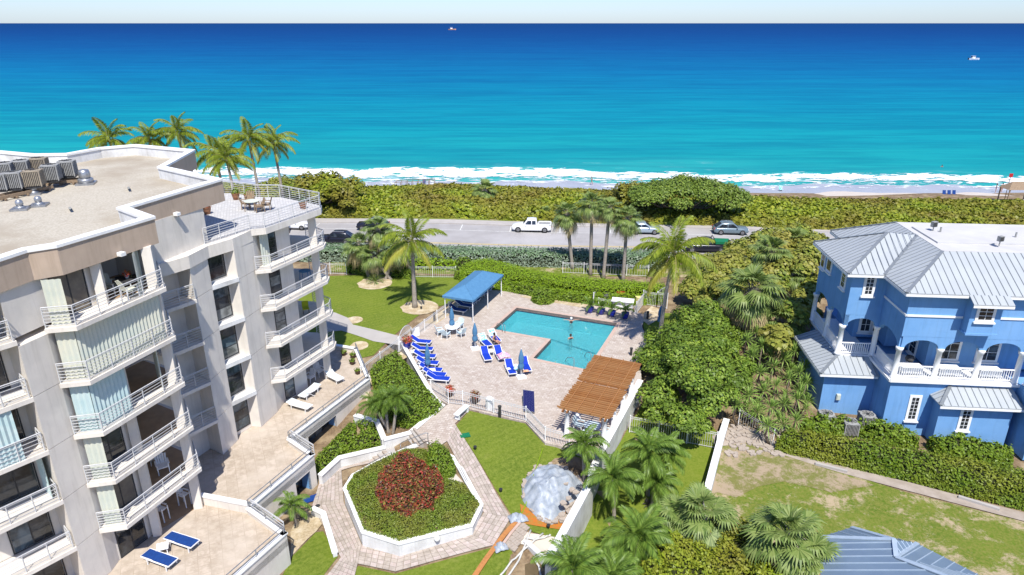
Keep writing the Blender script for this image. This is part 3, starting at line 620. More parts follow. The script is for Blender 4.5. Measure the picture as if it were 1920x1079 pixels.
def hedge(name, poly, h, m, size, dens, label, cat='hedge', group=None, bump=.12, rnd=.4, kind=None, sides=True, zf=gz, sd=0., parent=None, asp=.6, core=True, jit=.7):
    """a planted mass: leaves over its top and sides, an added dark solid core within"""
    ar = area(poly); n = int(ar*dens); q = samplepoly(poly, n); x, y = q[:, 0], q[:, 1]; ed = edist(x, y, poly)
    top = lambda x, y, ed: zf(x, y)+h*(1-.45*np.exp(-ed/rnd*1.6))+hn(x, y, sd)*bump*h
    z = top(x, y, ed)-RNG.uniform(0, .12, n)*min(h, 1.2)+RNG.random(n)**6*.25*min(h, 1.2); e = .15
    nr = np.stack([-(top(x+e, y, edist(x+e, y, poly))-top(x-e, y, edist(x-e, y, poly)))/(2*e), -(top(x, y+e, edist(x, y+e, poly))-top(x, y-e, edist(x, y-e, poly)))/(2*e), np.ones(n)], 1)
    nr /= np.linalg.norm(nr, axis=1)[:, None]; pts = [np.stack([x, y, z], 1)]; nrs = [nr]
    if sides:
        k = len(poly); arr = sum(poly[i-1][0]*poly[i][1]-poly[i][0]*poly[i-1][1] for i in range(k)); sg = 1 if arr > 0 else -1
        for i in range(k):
            a = np.array(poly[i-1]); b = np.array(poly[i]); L = np.linalg.norm(b-a); m_ = int(L*h*dens*.9)
            if m_ < 1: continue
            nn_ = np.array([(b-a)[1], -(b-a)[0], 0])/L*sg; t = RNG.random(m_); f = RNG.random(m_)
            px = a[0]+(b-a)[0]*t; py = a[1]+(b-a)[1]*t; inn = .18*h*f**3+RNG.uniform(-.06, .1, m_)
            px = px-nn_[0]*inn; py = py-nn_[1]*inn; pz = zf(px, py)+f*h*.66
            pts.append(np.stack([px, py, pz], 1)); nrs.append(np.repeat((nn_+np.array([0, 0, .4]))[None], m_, 0))
    pts = np.vstack(pts); nrs = np.vstack(nrs); v, f = leaves(pts, nrs, size, asp, jit); mi = np.zeros(len(f), int)
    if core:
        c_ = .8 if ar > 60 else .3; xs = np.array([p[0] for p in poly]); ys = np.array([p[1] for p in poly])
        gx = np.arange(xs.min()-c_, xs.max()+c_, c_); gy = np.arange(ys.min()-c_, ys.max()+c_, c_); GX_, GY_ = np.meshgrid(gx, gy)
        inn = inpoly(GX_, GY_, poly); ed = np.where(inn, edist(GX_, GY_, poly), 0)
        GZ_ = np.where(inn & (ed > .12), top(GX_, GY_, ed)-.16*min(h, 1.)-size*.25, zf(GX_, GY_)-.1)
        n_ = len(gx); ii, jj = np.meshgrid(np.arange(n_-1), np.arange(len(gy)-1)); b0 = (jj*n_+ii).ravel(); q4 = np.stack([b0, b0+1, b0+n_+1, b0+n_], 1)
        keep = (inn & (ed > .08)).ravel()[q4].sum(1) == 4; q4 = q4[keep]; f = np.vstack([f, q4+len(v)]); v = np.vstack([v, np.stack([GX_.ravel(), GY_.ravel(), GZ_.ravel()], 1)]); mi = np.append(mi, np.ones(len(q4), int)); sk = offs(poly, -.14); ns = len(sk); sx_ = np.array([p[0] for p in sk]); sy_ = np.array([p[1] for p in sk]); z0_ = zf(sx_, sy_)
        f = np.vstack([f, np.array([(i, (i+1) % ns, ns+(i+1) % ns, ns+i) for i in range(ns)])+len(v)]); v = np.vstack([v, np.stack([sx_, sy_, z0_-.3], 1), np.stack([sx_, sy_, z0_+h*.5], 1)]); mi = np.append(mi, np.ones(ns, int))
    off = np.array([np.mean([p[0] for p in poly]), np.mean([p[1] for p in poly]), 0.]); off[2] = float(zf(off[0], off[1]))
    if parent is not None: off[:] = 0
    o = bpy.data.objects.new(name, npmesh(name, v-off, f, [m, M_['core']], mi)); o.location = off; _link(o, parent); W[o.name] = Matrix.Translation(Vector(off))
    return tag(o, label, cat, group, kind)
def crown(name, m, size, lobes, n, parent, asp=.6, core=True):
    """lobes: (x, y, z, rx, ry, rz) clumps; leaves lie on and just inside their shells"""
    ws = np.array([l[3]*l[4] for l in lobes]); ws = ws/ws.sum(); P_, N_ = [], []
    for l, w_ in zip(lobes, ws):
        k = max(8, int(n*w_)); d = rvec(k); d[:, 2] = np.where(d[:, 2] < -.35, -d[:, 2]*.6, d[:, 2]); r_ = np.where(RNG.random(k) < .75, RNG.uniform(.9, 1.08, k), RNG.uniform(.55, .95, k))
        r_ = r_*(1+.16*hn(d[:, 0]*3, d[:, 1]*3, l[0])); P_.append(np.array(l[:3])+d*r_[:, None]*np.array(l[3:])); N_.append(d+np.array([0, 0, .5]))
    v, f = leaves(np.vstack(P_), np.vstack(N_), size, asp, .6); mi = np.zeros(len(f), int)
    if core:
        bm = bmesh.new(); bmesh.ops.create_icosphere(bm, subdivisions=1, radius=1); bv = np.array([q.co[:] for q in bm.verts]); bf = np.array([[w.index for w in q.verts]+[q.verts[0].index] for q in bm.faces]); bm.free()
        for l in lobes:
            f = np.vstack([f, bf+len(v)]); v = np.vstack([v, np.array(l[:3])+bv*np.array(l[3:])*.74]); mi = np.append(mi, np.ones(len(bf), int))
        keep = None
    # triangles of the dark core carry a doubled corner, so build both kinds apart
    me = bpy.data.meshes.new(name); q = f[mi == 0]; tr = f[mi == 1][:, :3]; nf = len(q)+len(tr)
    me.vertices.add(len(v)); me.vertices.foreach_set('co', v.astype(np.float32).ravel()); li = np.concatenate([q.ravel(), tr.ravel()]); me.loops.add(len(li)); me.loops.foreach_set('vertex_index', li.astype(np.int32))
    ls = np.concatenate([np.arange(len(q))*4, len(q)*4+np.arange(len(tr))*3]); me.polygons.add(nf); me.polygons.foreach_set('loop_start', ls.astype(np.int32)); me.polygons.foreach_set('material_index', np.concatenate([np.zeros(len(q)), np.ones(len(tr))]).astype(np.int32))
    me.materials.append(m); me.materials.append(M_['core']); me.update(calc_edges=True)
    o = bpy.data.objects.new(name, me); _link(o, parent); return o
def frond_mesh(L, e0, k, m, nl=24, ll=.8, lw=.07, hang=.5, seed=0):
    """feather palm frond along +X, leaving the crown at elevation e0 and bending down by k"""
    r_ = random.Random(seed); pts = []; p = Vector((0, 0, 0)); n = 12
    for i in range(n+1):
        t = i/n; e = e0-k*t**1.3; pts.append(p.copy()); p = p+Vector((math.cos(e), .02*math.sin(t*5+seed), math.sin(e)))*(L/n)
    mb = MB(); mb.tube(pts, [.035*(1-.8*i/n)+.006 for i in range(n+1)], 3, 1, False)
    for i in range(nl):
        t = .12+.88*i/(nl-1); q = t*n; a = min(int(q), n-1); o_ = pts[a].lerp(pts[a+1], q-a); fw = (pts[a+1]-pts[a]).normalized()
        l_ = ll*(math.sin(math.pi*min(1, .14+.80*t))**.55)*(1+.12*r_.uniform(-1, 1)); up = Vector((0, 1, 0)).cross(fw)*-1
        if up.z < 0: up = -up
        for s in (-1, 1):
            d = (Vector((0, s, 0))*(1-.3*t)+fw*(.55+.5*t)+Vector((0, 0, -hang*(1+.4*r_.uniform(-1, 1))))).normalized()
            e_ = o_+d*l_*.5+up*.05; tip = o_+d*l_+Vector((0, 0, -.22*l_*(.5+hang))); w_ = fw*lw*.5
            mb.add([o_, e_+w_, tip, e_-w_], [(0,1,2,3)], 0)
    return mb.mesh('frond', [m, m if L < 3 else M_['rachis']])
def fan_mesh(pet, rad, e0, droop, m, seg=16, seed=0):
    r_ = random.Random(seed); mb = MB(); d = Vector((math.cos(e0), 0, math.sin(e0))); c_ = d*pet; c_.z -= pet*.12
    mb.tube([(0,0,0), tuple(d*pet*.5), tuple(c_)], [.02, .016, .01], 3, 1, False)
    fw = Vector((math.cos(e0-.5), 0, math.sin(e0-.5))); sd = Vector((0, 1, 0))
    for i in range(seg):
        a = (i/(seg-1)-.5)*R(270); l_ = rad*(1-.28*abs(a)/R(125))*(1+.1*r_.uniform(-1, 1))
        dd = fw*math.cos(a)+sd*math.sin(a); mid = c_+dd*l_*.6+Vector((0, 0, .02*(i % 2))); tip = c_+dd*l_+Vector((0, 0, -droop*l_*(.6+.5*r_.random()))); w_ = (sd*math.cos(a)-fw*math.sin(a))*(.5*rad*.11)
        mb.add([c_, mid+w_, tip, mid-w_], [(0,1,2,3)], 0)
    return mb.mesh('frond', [m, M_['bark']])
M_['rachis'] = mat('frond_rib', (.26,.25,.07), (.20,.18,.06), .6, 4)
CO = [frond_mesh(3.4, e, k, m, 36, .85, .115, h, i) for i, (e, k, m, h) in enumerate([(R(78), R(62), L_['coco'], .25), (R(56), R(88), L_['coco'], .45), (R(34), R(92), L_['coco'], .6), (R(10), R(82), L_['coco'], .8), (R(-20), R(55), L_['cocoy'], .9)])]
AD = [frond_mesh(2.0, e, k, L_['adon'], 32, .60, .085, h, 9+i) for i, (e, k, h) in enumerate([(R(75), R(75), .1), (R(52), R(100), .25), (R(28), R(95), .4), (R(5), R(80), .5)])]
PY = [frond_mesh(1.15, e, k, L_['adon'], 20, .26, .04, h, 19+i) for i, (e, k, h) in enumerate([(R(75), R(80), .1), (R(45), R(95), .2), (R(15), R(85), .3), (R(-10), R(60), .4)])]
FA = [fan_mesh(1.0, .85, e, d, m, 24, 30+i) for i, (e, d, m) in enumerate([(R(80), .1, L_['fan']), (R(50), .25, L_['fan']), (R(20), .4, L_['fan']), (R(-10), .55, L_['fan']), (R(-45), .7, L_['fand'])])]
def blades(n, L, m, w_=.05, spread=1.0, seed=0, droop=.25):
    r_ = random.Random(seed); mb = MB()
    for i in range(n):
        a = i*2.39996+r_.uniform(-.2, .2); e = R(82)-spread*R(95)*(i/n)+r_.uniform(-.12, .12); l_ = L*r_.uniform(.8, 1.1); d = Vector((math.cos(a)*math.cos(e), math.sin(a)*math.cos(e), math.sin(e))); s = Vector((-math.sin(a), math.cos(a), 0))*w_*.5
        mb.add([-s*.6, d*l_*.55+s, d*l_+Vector((0, 0, -droop*l_*math.cos(e))), d*l_*.55-s], [(0,1,2,3)], 0)
    return mb.mesh('foliage', [m])
YU = [blades(60, .75, L_['yucca'], .065, 1.05, i) for i in range(3)]
TU = blades(80, 1.1, L_['fan'], .05, .95, 8, .5)
LILY = blades(26, .5, L_['duskp'], .07, .9, 12, .2)
def trunk(base, top, r0, r1, name, parent, m=None, bend=.0, n=9):
    base = Vector(base); top = Vector(top); mb = MB(); side = Vector((top.y-base.y, base.x-top.x, 0)); pts = []; rr = []
    for i in range(n+1):
        t = i/n; p = base.lerp(top, t); h = top-base; p.x += (-h.x*.25*math.sin(math.pi*t)) if bend else 0; p.y += 0; pts.append(p)
        rr.append(r0*(1.35 if i == 0 else 1)*(1-t)+r1*t+.008*(i % 2))
    mb.tube(pts, rr, 8); return mb.build(name, m or M_['bark'], parent, smooth=True)
def palm(base, top, label, kind='coco', nf=22, sc=1., group=None, r0=.17, r1=.11, seed=0, mixf=None, squash=1., boot=True):
    base = Vector(base); top = Vector(top); rr = random.Random(seed)
    root = thing({'coco': 'coconut_palm', 'adon': 'garden_palm', 'fan': 'sabal_palm', 'py': 'dwarf_date_palm'}[kind], label, 'palm tree', base, 0, group)
    trunk(base-Vector((0, 0, .2)), top, r0, r1, 'trunk', root, bend=1 if kind == 'coco' else 0)
    ms = {'coco': CO, 'adon': AD, 'fan': FA, 'py': PY}[kind]; k = len(ms)
    if kind == 'fan' and boot:
        mb = MB(); mb.lathe([(r1*1.0, -.9), (r1*1.9, -.5), (r1*2.1, -.1), (r1, .15)], tuple(top), 9); mb.build('crownshaft', M_['bark'], root)
    if kind == 'coco':
        mb = MB()
        for i in range(7):
            a = i*2.4; mb.lathe([(.02,-.14),(.11,-.06),(.12,.02),(.03,.14)], (top.x+.24*math.cos(a), top.y+.24*math.sin(a), top.z-.25-.08*(i % 2)), 6)
        mb.build('coconut', M_['cocon'], root, smooth=True)
    for i in range(nf):
        t = (i+.5)/nf; j = min(k-1, int(t**(.9 if kind != 'fan' else .8)*k)); a = i*2.39996+rr.uniform(-.25, .25); s = sc*(1+.13*rr.uniform(-1, 1))*(.85 if j == 0 else 1)
        inst('frond', ms[j], root, top-base+Vector((0, 0, .1*(1-t))), (rr.uniform(-.22, .22), rr.uniform(-.22, .25), a), (s, s*rr.uniform(.85, 1.1), s*squash))
    return root
M_['cocon'] = mat('coconut_husk', (.16,.15,.04), (.20,.12,.05), .7, 5)
def tree(name, base, lobes, n, m, label, cat='tree', size=.3, limbs=True, r0=.22, group=None, asp=.6, tm=None):
    base = Vector(base); root = thing(name, label, cat, base, 0, group)
    mid = Vector((np.mean([l[0] for l in lobes]), np.mean([l[1] for l in lobes]), np.mean([l[2] for l in lobes])))
    fork = base.lerp(mid, .45); mb = MB(); mb.tube([base-Vector((0,0,.2)), base.lerp(fork, .5)+Vector((.1,0,0)), fork], [r0*1.2, r0, r0*.8], 7); mb.build('trunk', tm or M_['branch'], root, smooth=True)
    if limbs:
        for l in lobes[:9]:
            e = Vector(l[:3]); mb = MB(); md = fork.lerp(e, .5)+Vector((0, 0, -.12*(e-fork).length)); mb.tube([fork, md, e], [r0*.6, r0*.38, r0*.15], 5); mb.build('limb', tm or M_['branch'], root, smooth=True)
    crown('crown', m, size, lobes, n, root, asp); return root
def lobes_in(polypx, zr, n, r_, seed, zbase=0, flat=.8):
    """crown clumps filling a footprint (world polygon) between heights"""
    global RNG
    sv = RNG; RNG = np.random.default_rng(seed); q = samplepoly(polypx, n); out = []
    for x, y in q:
        ed = float(edist(np.array(x), np.array(y), polypx)); t = min(1, ed/2.2); rr_ = r_*RNG.uniform(.55, 1.35)
        out.append((x, y, zbase+zr[0]+(zr[1]-zr[0])*(.25+.75*t)*RNG.uniform(.62, 1.12), rr_, rr_*RNG.uniform(.8, 1.2), rr_*flat*RNG.uniform(.8, 1.15)))
    RNG = sv; return out
# ================================================================ APARTMENT BUILDING
FH = 2.82
def Lv(k): return FH*k
apt = thing('apartment_building', 'cream stucco apartment building with stepped balconies and gravel roof', 'building', (-22, 38, -2))
BACK = [(-24,54.3),(-46,52),(-46,16),(-29,17)]
FP = [(-26.9,21.0),(-25.3,24.9),(-22.9,27.9),(-21.55,26.85),(-21.15,28.2),(-21.15,29.0),(-20.4,30.7),(-20.25,31.2),(-23.3,32.3),(-21.9,36.1),(-20.5,39.3),(-19.35,38.6),(-19.0,40.35),(-19.35,40.75),(-18.65,42.05),(-17.95,41.95),(-17.45,44.0),(-17.35,45.5),(-16.1,47.4),(-18.6,49.2),(-17.9,52.2)]
FP5 = [(-26.9,21.0),(-25.3,24.9),(-22.9,27.9),(-21.85,26.95),(-21.5,28.3),(-21.3,29.0),(-20.4,30.7),(-20.25,31.2),(-23.3,32.3),(-21.6,35.2),(-19.3,34.45),(-20.65,36.25),(-19.95,38.5),(-19.35,40.5),(-19.15,41.2),(-21.0,44.8),(-24.3,46.9),(-25.0,53.2),(-31,55.6)]
for k in range(-1, 5):
    mb = MB(); mb.prism(FP+BACK, -2.7 if k < 0 else Lv(k)+.014, Lv(k+1)-.014 if k < 4 else Lv(5)-.30); mb.build('storey_wall', M_['stucco'], apt)
inner = offs(FP+BACK, -.04); mb = MB(); mb.prism(inner, -2.7, Lv(5)-.32); mb.build('storey_joint', M_['joint'], apt)
mb = MB(); mb.prism(FP5+[(-46,52),(-46,16),(-29,17)], Lv(5)-.02, 16.5); mb.build('storey_wall', M_['stucco'], apt)
mb = MB(); mb.prism([(-20.62,36.3),(-19.24,38.5),(-18.9,40.45),(-17.95,41.98),(-17.42,44.0),(-19.5,44),(-22,38)], 13.3, Lv(5)-.021); mb.build('edge_beam', M_['stucco'], apt)
# roof, parapet, fascia band
RF = [(-46,12),(-26.5,12.5),(-23.4,21.6),(-21.75,26.9),(-21.3,28.5),(-20.4,29.15),(-18.4,34.0),(-20.8,35.95),(-18.5,43.05),(-24.1,47.15),(-24.9,53.8),(-30.8,56.3),(-33.0,54.8),(-34.0,52.2),(-36.3,52.0),(-40,53.4),(-46,52.5)]
RI = offs(RF, -.38)
mb = MB(); mb.prism(RF, 16.36, 16.92, mtop=1); o = mb.build('roof', [M_['fascia'], M_['gravel']], apt)
def wallring(outer, innr, z0, z1, m, name, parent, skip=()):
    mb = MB(); n = len(outer)
    for i in range(n):
        if i in skip: continue
        a, b, c_, d = outer[i], outer[(i+1) % n], innr[(i+1) % n], innr[i]
        mb.add([(*a, z0), (*b, z0), (*c_, z0), (*d, z0), (*a, z1), (*b, z1), (*c_, z1), (*d, z1)], [(0,1,5,4),(2,3,7,6),(4,5,6,7),(3,2,1,0)])
    return mb.build(name, m, parent)
wallring(offs(RF, .012), offs(RF, -.30), 16.30, 17.62, M_['fascia'], 'fascia', apt)
wallring(offs(RF, -.301), RI, 16.9, 17.6, M_['wallw'], 'parapet', apt)
wallring(offs(RF, .07), offs(RF, -.44), 17.6, 17.74, M_['cap'], 'parapet_cap', apt)
mb = MB()
for px, py in ((240,604),(132,583)): pass
# balconies: slab, rail with posts and bars
POST = MB().box((0,0,.5), (.04,.04,1.0)).mesh('post', M_['rail'])
def rail(path, parent, h=1.0, nb=6, sp=1.25, name='railing', m=None, r=.016, z0=.12):
    m = m or M_['rail']; path = [Vector(p) for p in path]; mb = MB(); mb.tube([p+Vector((0,0,h)) for p in path], .028, 6); top = mb.build(name, m, parent)
    for b in range(nb):
        zz = z0+(h-z0-.08)*b/max(1, nb-1)*(1 if nb > 1 else .5); mb = MB()
        for i in range(len(path)-1): mb.beam(path[i]+Vector((0,0,zz)), path[i+1]+Vector((0,0,zz)), r*1.3, r*1.6)
        mb.build('bar', m, top)
    for i in range(len(path)-1):
        a, b = path[i], path[i+1]; n = max(1, round((b-a).length/sp))
        for j in range(n+(1 if i == len(path)-2 else 0)):
            p = a.lerp(b, j/n); q = bpy.data.objects.new('post', POST if m is M_['rail'] else POSTG); _link(q, top); q.location = p; q.scale = (1, 1, h)
    return top
POSTG = MB().box((0,0,.5), (.05,.05,1.0)).mesh('post', M_['steel'])
def slab(poly, z, t=.22): mb = MB(); mb.prism(poly, z-t, z); return mb.build('balcony_slab', M_['stucco'], apt)
S0 = [(-23.4,24.4),(-21.55,26.85),(-22.9,27.87),(-25.2,24.9)]                       # far left small balconies
S1 = [(-21.12,28.05),(-19.85,28.35),(-18.1,33.3),(-19.0,34.75),(-21.6,36.0),(-23.3,32.3),(-20.25,31.2),(-20.4,30.7),(-21.13,29.0)]
S2 = [(-20.35,36.75),(-19.2,38.5),(-19.37,38.62),(-20.5,39.28),(-21.55,36.95)]
S3 = [(-17.44,43.6),(-16.45,43.9),(-14.2,49.2),(-14.3,50.2),(-16.3,51.9),(-17.9,52.1),(-18.6,49.2),(-16.1,47.4),(-17.33,45.5),(-17.43,44.0)]
def shr(a, b, d=.08):   # rail path inset
    return a
for k in range(1, 6):
    z = Lv(k)
    slab(S0, z); rail([(-23.5,24.35,z),(-21.66,26.8,z),(-22.2,27.25,z)], apt, nb=5, sp=1.2)
    slab(S1, z); rail([(-21.1,28.15,z),(-19.9,28.45,z),(-18.2,33.28,z),(-19.05,34.62,z)], apt, nb=6, sp=1.3)
    if k < 5:
        slab(S2, z); rail([(-20.4,36.9,z),(-19.28,38.52,z)], apt, nb=6, sp=1.0)
        slab(S3, z); rail([(-17.38,43.68,z),(-16.5,43.98,z),(-14.28,49.2,z),(-14.4,50.1,z),(-16.3,51.8,z)], apt, nb=6, sp=1.3)
# roof terrace
RT = [(-19.15,40.6),(-17.45,43.9),(-16.6,44.3),(-14.2,49.4),(-14.4,50.4),(-18.3,53.0),(-20.2,53.1),(-22.6,54.4),(-25.5,54.4),(-25.5,46)]
mb = MB(); mb.prism(RT, Lv(5)-.42, Lv(5)+.02, mtop=1); mb.build('terrace_deck', [M_['stucco'], M_['roofpav']], apt)
rail([(*p, Lv(5)+.02) for p in offs(RT, -.08)[:9]], apt, nb=6, sp=1.25)
# columns
def col(x, y, z0, z1, s=.55, rz=.3, n='column'): mb = MB(); mb.box((x, y, (z0+z1)/2), (s, s, z1-z0), rz); return mb.build(n, M_['stucco'], apt)
for k in range(0, 6 if True else 5):
    z0, z1 = Lv(k)+.002, Lv(k+1)-.262
    if k == 5: z1 = 16.34
    col(-18.75, 33.35, z0, z1, .48, .35); col(-20.05, 31.0, z0, z1, .42, .35)
    if k < 5: col(-15.0, 49.4, z0, z1 if k < 4 else Lv(5)-.43, .55, .2)
# windows and doors set on wall faces
def onwall(a, b, t0, t1, z0, z1, kind='window', mull=1, bars=1, m=None, prj=.03, frame=.06, fm=None):
    a = Vector((*a, 0)); b = Vector((*b, 0)); u = (b-a); L = u.length; u /= L; n = Vector((u.y, -u.x, 0)); fm = fm or M_['dark']
    o_ = a+u*(t0*L)+n*.004; wdt = (t1-t0)*L; mb = MB(); f = frame
    for x0, x1, y0, y1 in ((0,wdt,z0,z0+f),(0,wdt,z1-f,z1),(0,f,z0+f,z1-f),(wdt-f,wdt,z0+f,z1-f)): mb.ex([(x0,y0),(x1,y0),(x1,y1),(x0,y1)], o_, u, (0,0,1), n, prj)
    for i in range(mull): x = wdt*(i+1)/(mull+1); mb.ex([(x-f/2,z0+f),(x+f/2,z0+f),(x+f/2,z1-f),(x-f/2,z1-f)], o_, u, (0,0,1), n, prj)
    fr = mb.build(kind, fm, apt if not isinstance(CUR[0], bpy.types.Object) else CUR[0])
    ys = [z0+f+(z1-z0-2*f)*i/(bars+1) for i in range(bars+2)]; xs = [f+(wdt-2*f)*i/(mull+1) for i in range(mull+2)]
    for i in range(len(xs)-1):
        for j in range(len(ys)-1):
            mb = MB(); g_ = .018; mb.ex([(xs[i]+g_,ys[j]+g_),(xs[i+1]-g_,ys[j]+g_),(xs[i+1]-g_,ys[j+1]-g_),(xs[i]+g_,ys[j+1]-g_)], o_, u, (0,0,1), n, prj*.5); mb.build('pane', m or random.choice([M_['glass'], M_['glass'], M_['glassb'], M_['glassc']]), fr)
    for j in range(1, len(ys)-1):
        mb = MB(); mb.ex([(f,ys[j]-f*.35),(wdt-f,ys[j]-f*.35),(wdt-f,ys[j]+f*.35),(f,ys[j]+f*.35)], o_, u, (0,0,1), n, prj*.9); mb.build('glazing_bar', fm, fr)
    return fr
CUR = [apt]
W0, W1 = FP[13], FP[14]
SILL = [FP[12], (FP[12][0]+.02, FP[12][1]), (FP[15][0]-.02, FP[15][1]), FP[15]]
for k in range(5):
    onwall(W0, W1, .06, .94, Lv(k)+.30, Lv(k)+2.55, 'window', 0, 2, frame=.07)
    if k > 0:
        mb = MB(); mb.prism([(-19.02,40.33),(-17.9,41.97),(-18.64,42.03),(-19.34,40.74)], Lv(k)-.13, Lv(k)+.17); mb.build('window_ledge', M_['wallw'], apt)
    # right bay window and wall
    onwall(FP[17], FP[18], .04, .46, Lv(k)+.12, Lv(k)+2.35, 'window', 0, 2)
    # small balcony back doors (far left)
    onwall(FP[1], FP[2], .45, .92, Lv(k)+.05, Lv(k)+2.3, 'sliding_door', 1, 0)
onwall(FP[1], FP[2], .45, .92, Lv(5)+.05, Lv(5)+2.2, 'sliding_door', 1, 0)
def corrug(a, b, z0, z1, m, name='storm_shutter', amp=.055, per=.21):
    a = Vector((*a, 0)); b = Vector((*b, 0)); u = b-a; L = u.length; u /= L; n = Vector((u.y, -u.x, 0)); k = int(L/per*2); vs = []
    for i in range(k+1): p = a+u*(L*i/k)+n*(amp if i % 2 else 0); vs += [(p.x, p.y, z0), (p.x, p.y, z1)]
    return MB().add(vs, [(2*i, 2*i+2, 2*i+3, 2*i+1) for i in range(k)]).build(name, m, apt)
E1, E2, E3, E4 = (-21.0,28.45), (-20.2,28.65), (-18.5,33.0), (-19.2,34.4)
def lerp2(a, b, t): return (a[0]+(b[0]-a[0])*t, a[1]+(b[1]-a[1])*t)
for k in range(0, 6):
    z0, z1 = Lv(k)+.01, (Lv(k+1)-.27 if k < 5 else 16.32); D0, D1 = FP[5], FP[6]
    if k != 4: onwall(D0, D1, .05, .95, z0+.03, z1-.1, 'sliding_door', 1, 0, m=M_['louv'] if k in (1, 5) else M_['glass'])
    if k in (5, 2, 1, 3): corrug(E1, E2, z0, z1, M_['curt'] if k != 3 else M_['curtb'])
    if k == 4: corrug(E1, E2, z0, z1, M_['curt']); corrug(E2, E3, z0, z1, M_['curt']); corrug(E3, E4, z0, z1, M_['curt'])
    if k == 3: corrug(E2, lerp2(E2, E3, .42), z0, z1, M_['curtb']); corrug(lerp2(E2, E3, .84), (-19.9,33.9), z0, z1, M_['curt'])
    if k == 5: corrug(lerp2(E2, E3, .80), (-19.6,33.9), z0, z1, M_['curt'])
    # loggia floor
    mb = MB(); mb.prism([(-20.2,31.25),(-18.75,33.3),(-19.2,34.5),(-21.7,35.9),(-23.2,32.35)], z0-.004, z0+.012); mb.build('loggia_floor', M_['tanfl'], apt)
    onwall(FP[8], FP[9], .1, .6, z0+.03, z1-.15, 'sliding_door', 1, 0)
corrug((-20.05,36.2), (-20.7,37.0), Lv(3)+.01, Lv(4)-.27, M_['curt']) 
corrug((-22.05,26.9), (-22.9,27.6), Lv(2), Lv(3)-.27, M_['curtb']); corrug((-23.3,24.7), (-22.2,26.2), Lv(3), Lv(4)-.27, M_['curtb'])
corrug((-17.2,44.5), (-16.95,45.3), Lv(4), Lv(5)-.43, M_['curt'])
# wall lamps under the band
for p, d in (((*lerp2(RF[5], RF[6], .55), 16.45), (RF[5], RF[6])), ((*lerp2(RF[7], RF[8], .42), 16.55), (RF[7], RF[8]))):
    u = Vector((d[1][0]-d[0][0], d[1][1]-d[0][1], 0)).normalized(); n = Vector((u.y, -u.x, 0)); c_ = Vector(p)+n*.2; mb = MB(); mb.box(c_, (.28,.30,.18), math.atan2(u.y, u.x)); mb.build('wall_lamp', M_['cap'], apt)
# ground terrace over the garage
TER = [(-26.5,15),(-19.6,17),(-15.3,25.0),(-12.6,30.6),(-15.4,32.8),(-13.1,38.1),(-15.2,39.95),(-11.4,48.4),(-13.6,53.9),(-15.9,54.7),(-24,54.6),(-27,30)]
mb = MB(); mb.prism(TER, -.45, .0, mtop=1); mb.build('terrace_floor', [M_['wallw'], M_['terr']], apt)
gar = MB()
TI = offs(TER, -.22)
def tw(i, openings=(), z0=-3.2):
    a, b = Vector((*TER[i], 0)), Vector((*TER[(i+1) % len(TER)], 0)); u = b-a; L = u.length; u /= L; n = Vector((u.y, -u.x, 0)); sg = -1
    mb = MB(); xs = 0
    for s, e, h in list(openings)+[(1, 1, 0)]:
        mb.ex([(xs*L,z0),(s*L,z0),(s*L,.36),(xs*L,.36)], a, u, (0,0,1), n, -.22)
        if s < 1: mb.ex([(s*L,h),(e*L,h),(e*L,.36),(s*L,.36)], a, u, (0,0,1), n, -.22)
        xs = e
    w_ = mb.build('terrace_wall', M_['stucco'], apt); mb = MB(); mb.ex([(-.06,.36),(L+.06,.36),(L+.06,.45),(-.06,.45)], a+n*.05, u, (0,0,1), n, -.34); mb.build('wall_cap', M_['cap'], w_)
tw(1); tw(2); tw(3); tw(4, [(.66, .90, -.55)]); tw(5); tw(6, [(.18, .52, -.5)]); tw(7); tw(8)
for i, (s, e) in ((4, (.66, .90)), (6, (.18, .52))):
    a, b = TER[i], TER[i+1]; u = Vector((b[0]-a[0], b[1]-a[1], 0)); n = Vector((u.y, -u.x, 0)).normalized()*-.8; p0 = lerp2(a, b, s); p1 = lerp2(a, b, e)
    onwall((p0[0]+n.x, p0[1]+n.y), (p1[0]+n.x, p1[1]+n.y), 0, 1, -3.0, -.46, 'glazed_door', 3, 0)
    mb = MB()
    for q in (p0, p1): mb.add([(q[0], q[1], -3.1), (q[0]+n.x, q[1]+n.y, -3.1), (q[0]+n.x, q[1]+n.y, -.45), (q[0], q[1], -.45)], [(0,1,2,3)])
    mb.build('door_reveal', M_['hblue'], apt)
rp = [(*p, .45) for p in offs(TER, -.1)[1:9]]
rail(rp, apt, h=.48, nb=1, sp=1.9, m=M_['steel'], r=.028, z0=.22)
for pth in ((-15.3,32.7),(-12.75,30.75)), ((-15.1,39.9),(-13.1,38.2)): rail([(*pth[0], .45), (*pth[1], .45)], apt, h=.62, nb=3, sp=1.1, r=.024, z0=.15)
a = (-18.7,33.7); b = (-15.5,32.85); mb = MB(); mb.beam((*a,.28), (*b,.28), .26, .56); w_ = mb.build('terrace_divider', M_['stucco'], apt); mb = MB(); mb.beam((*a,.60), (*b,.60), .34, .08); mb.build('wall_cap', M_['cap'], w_)
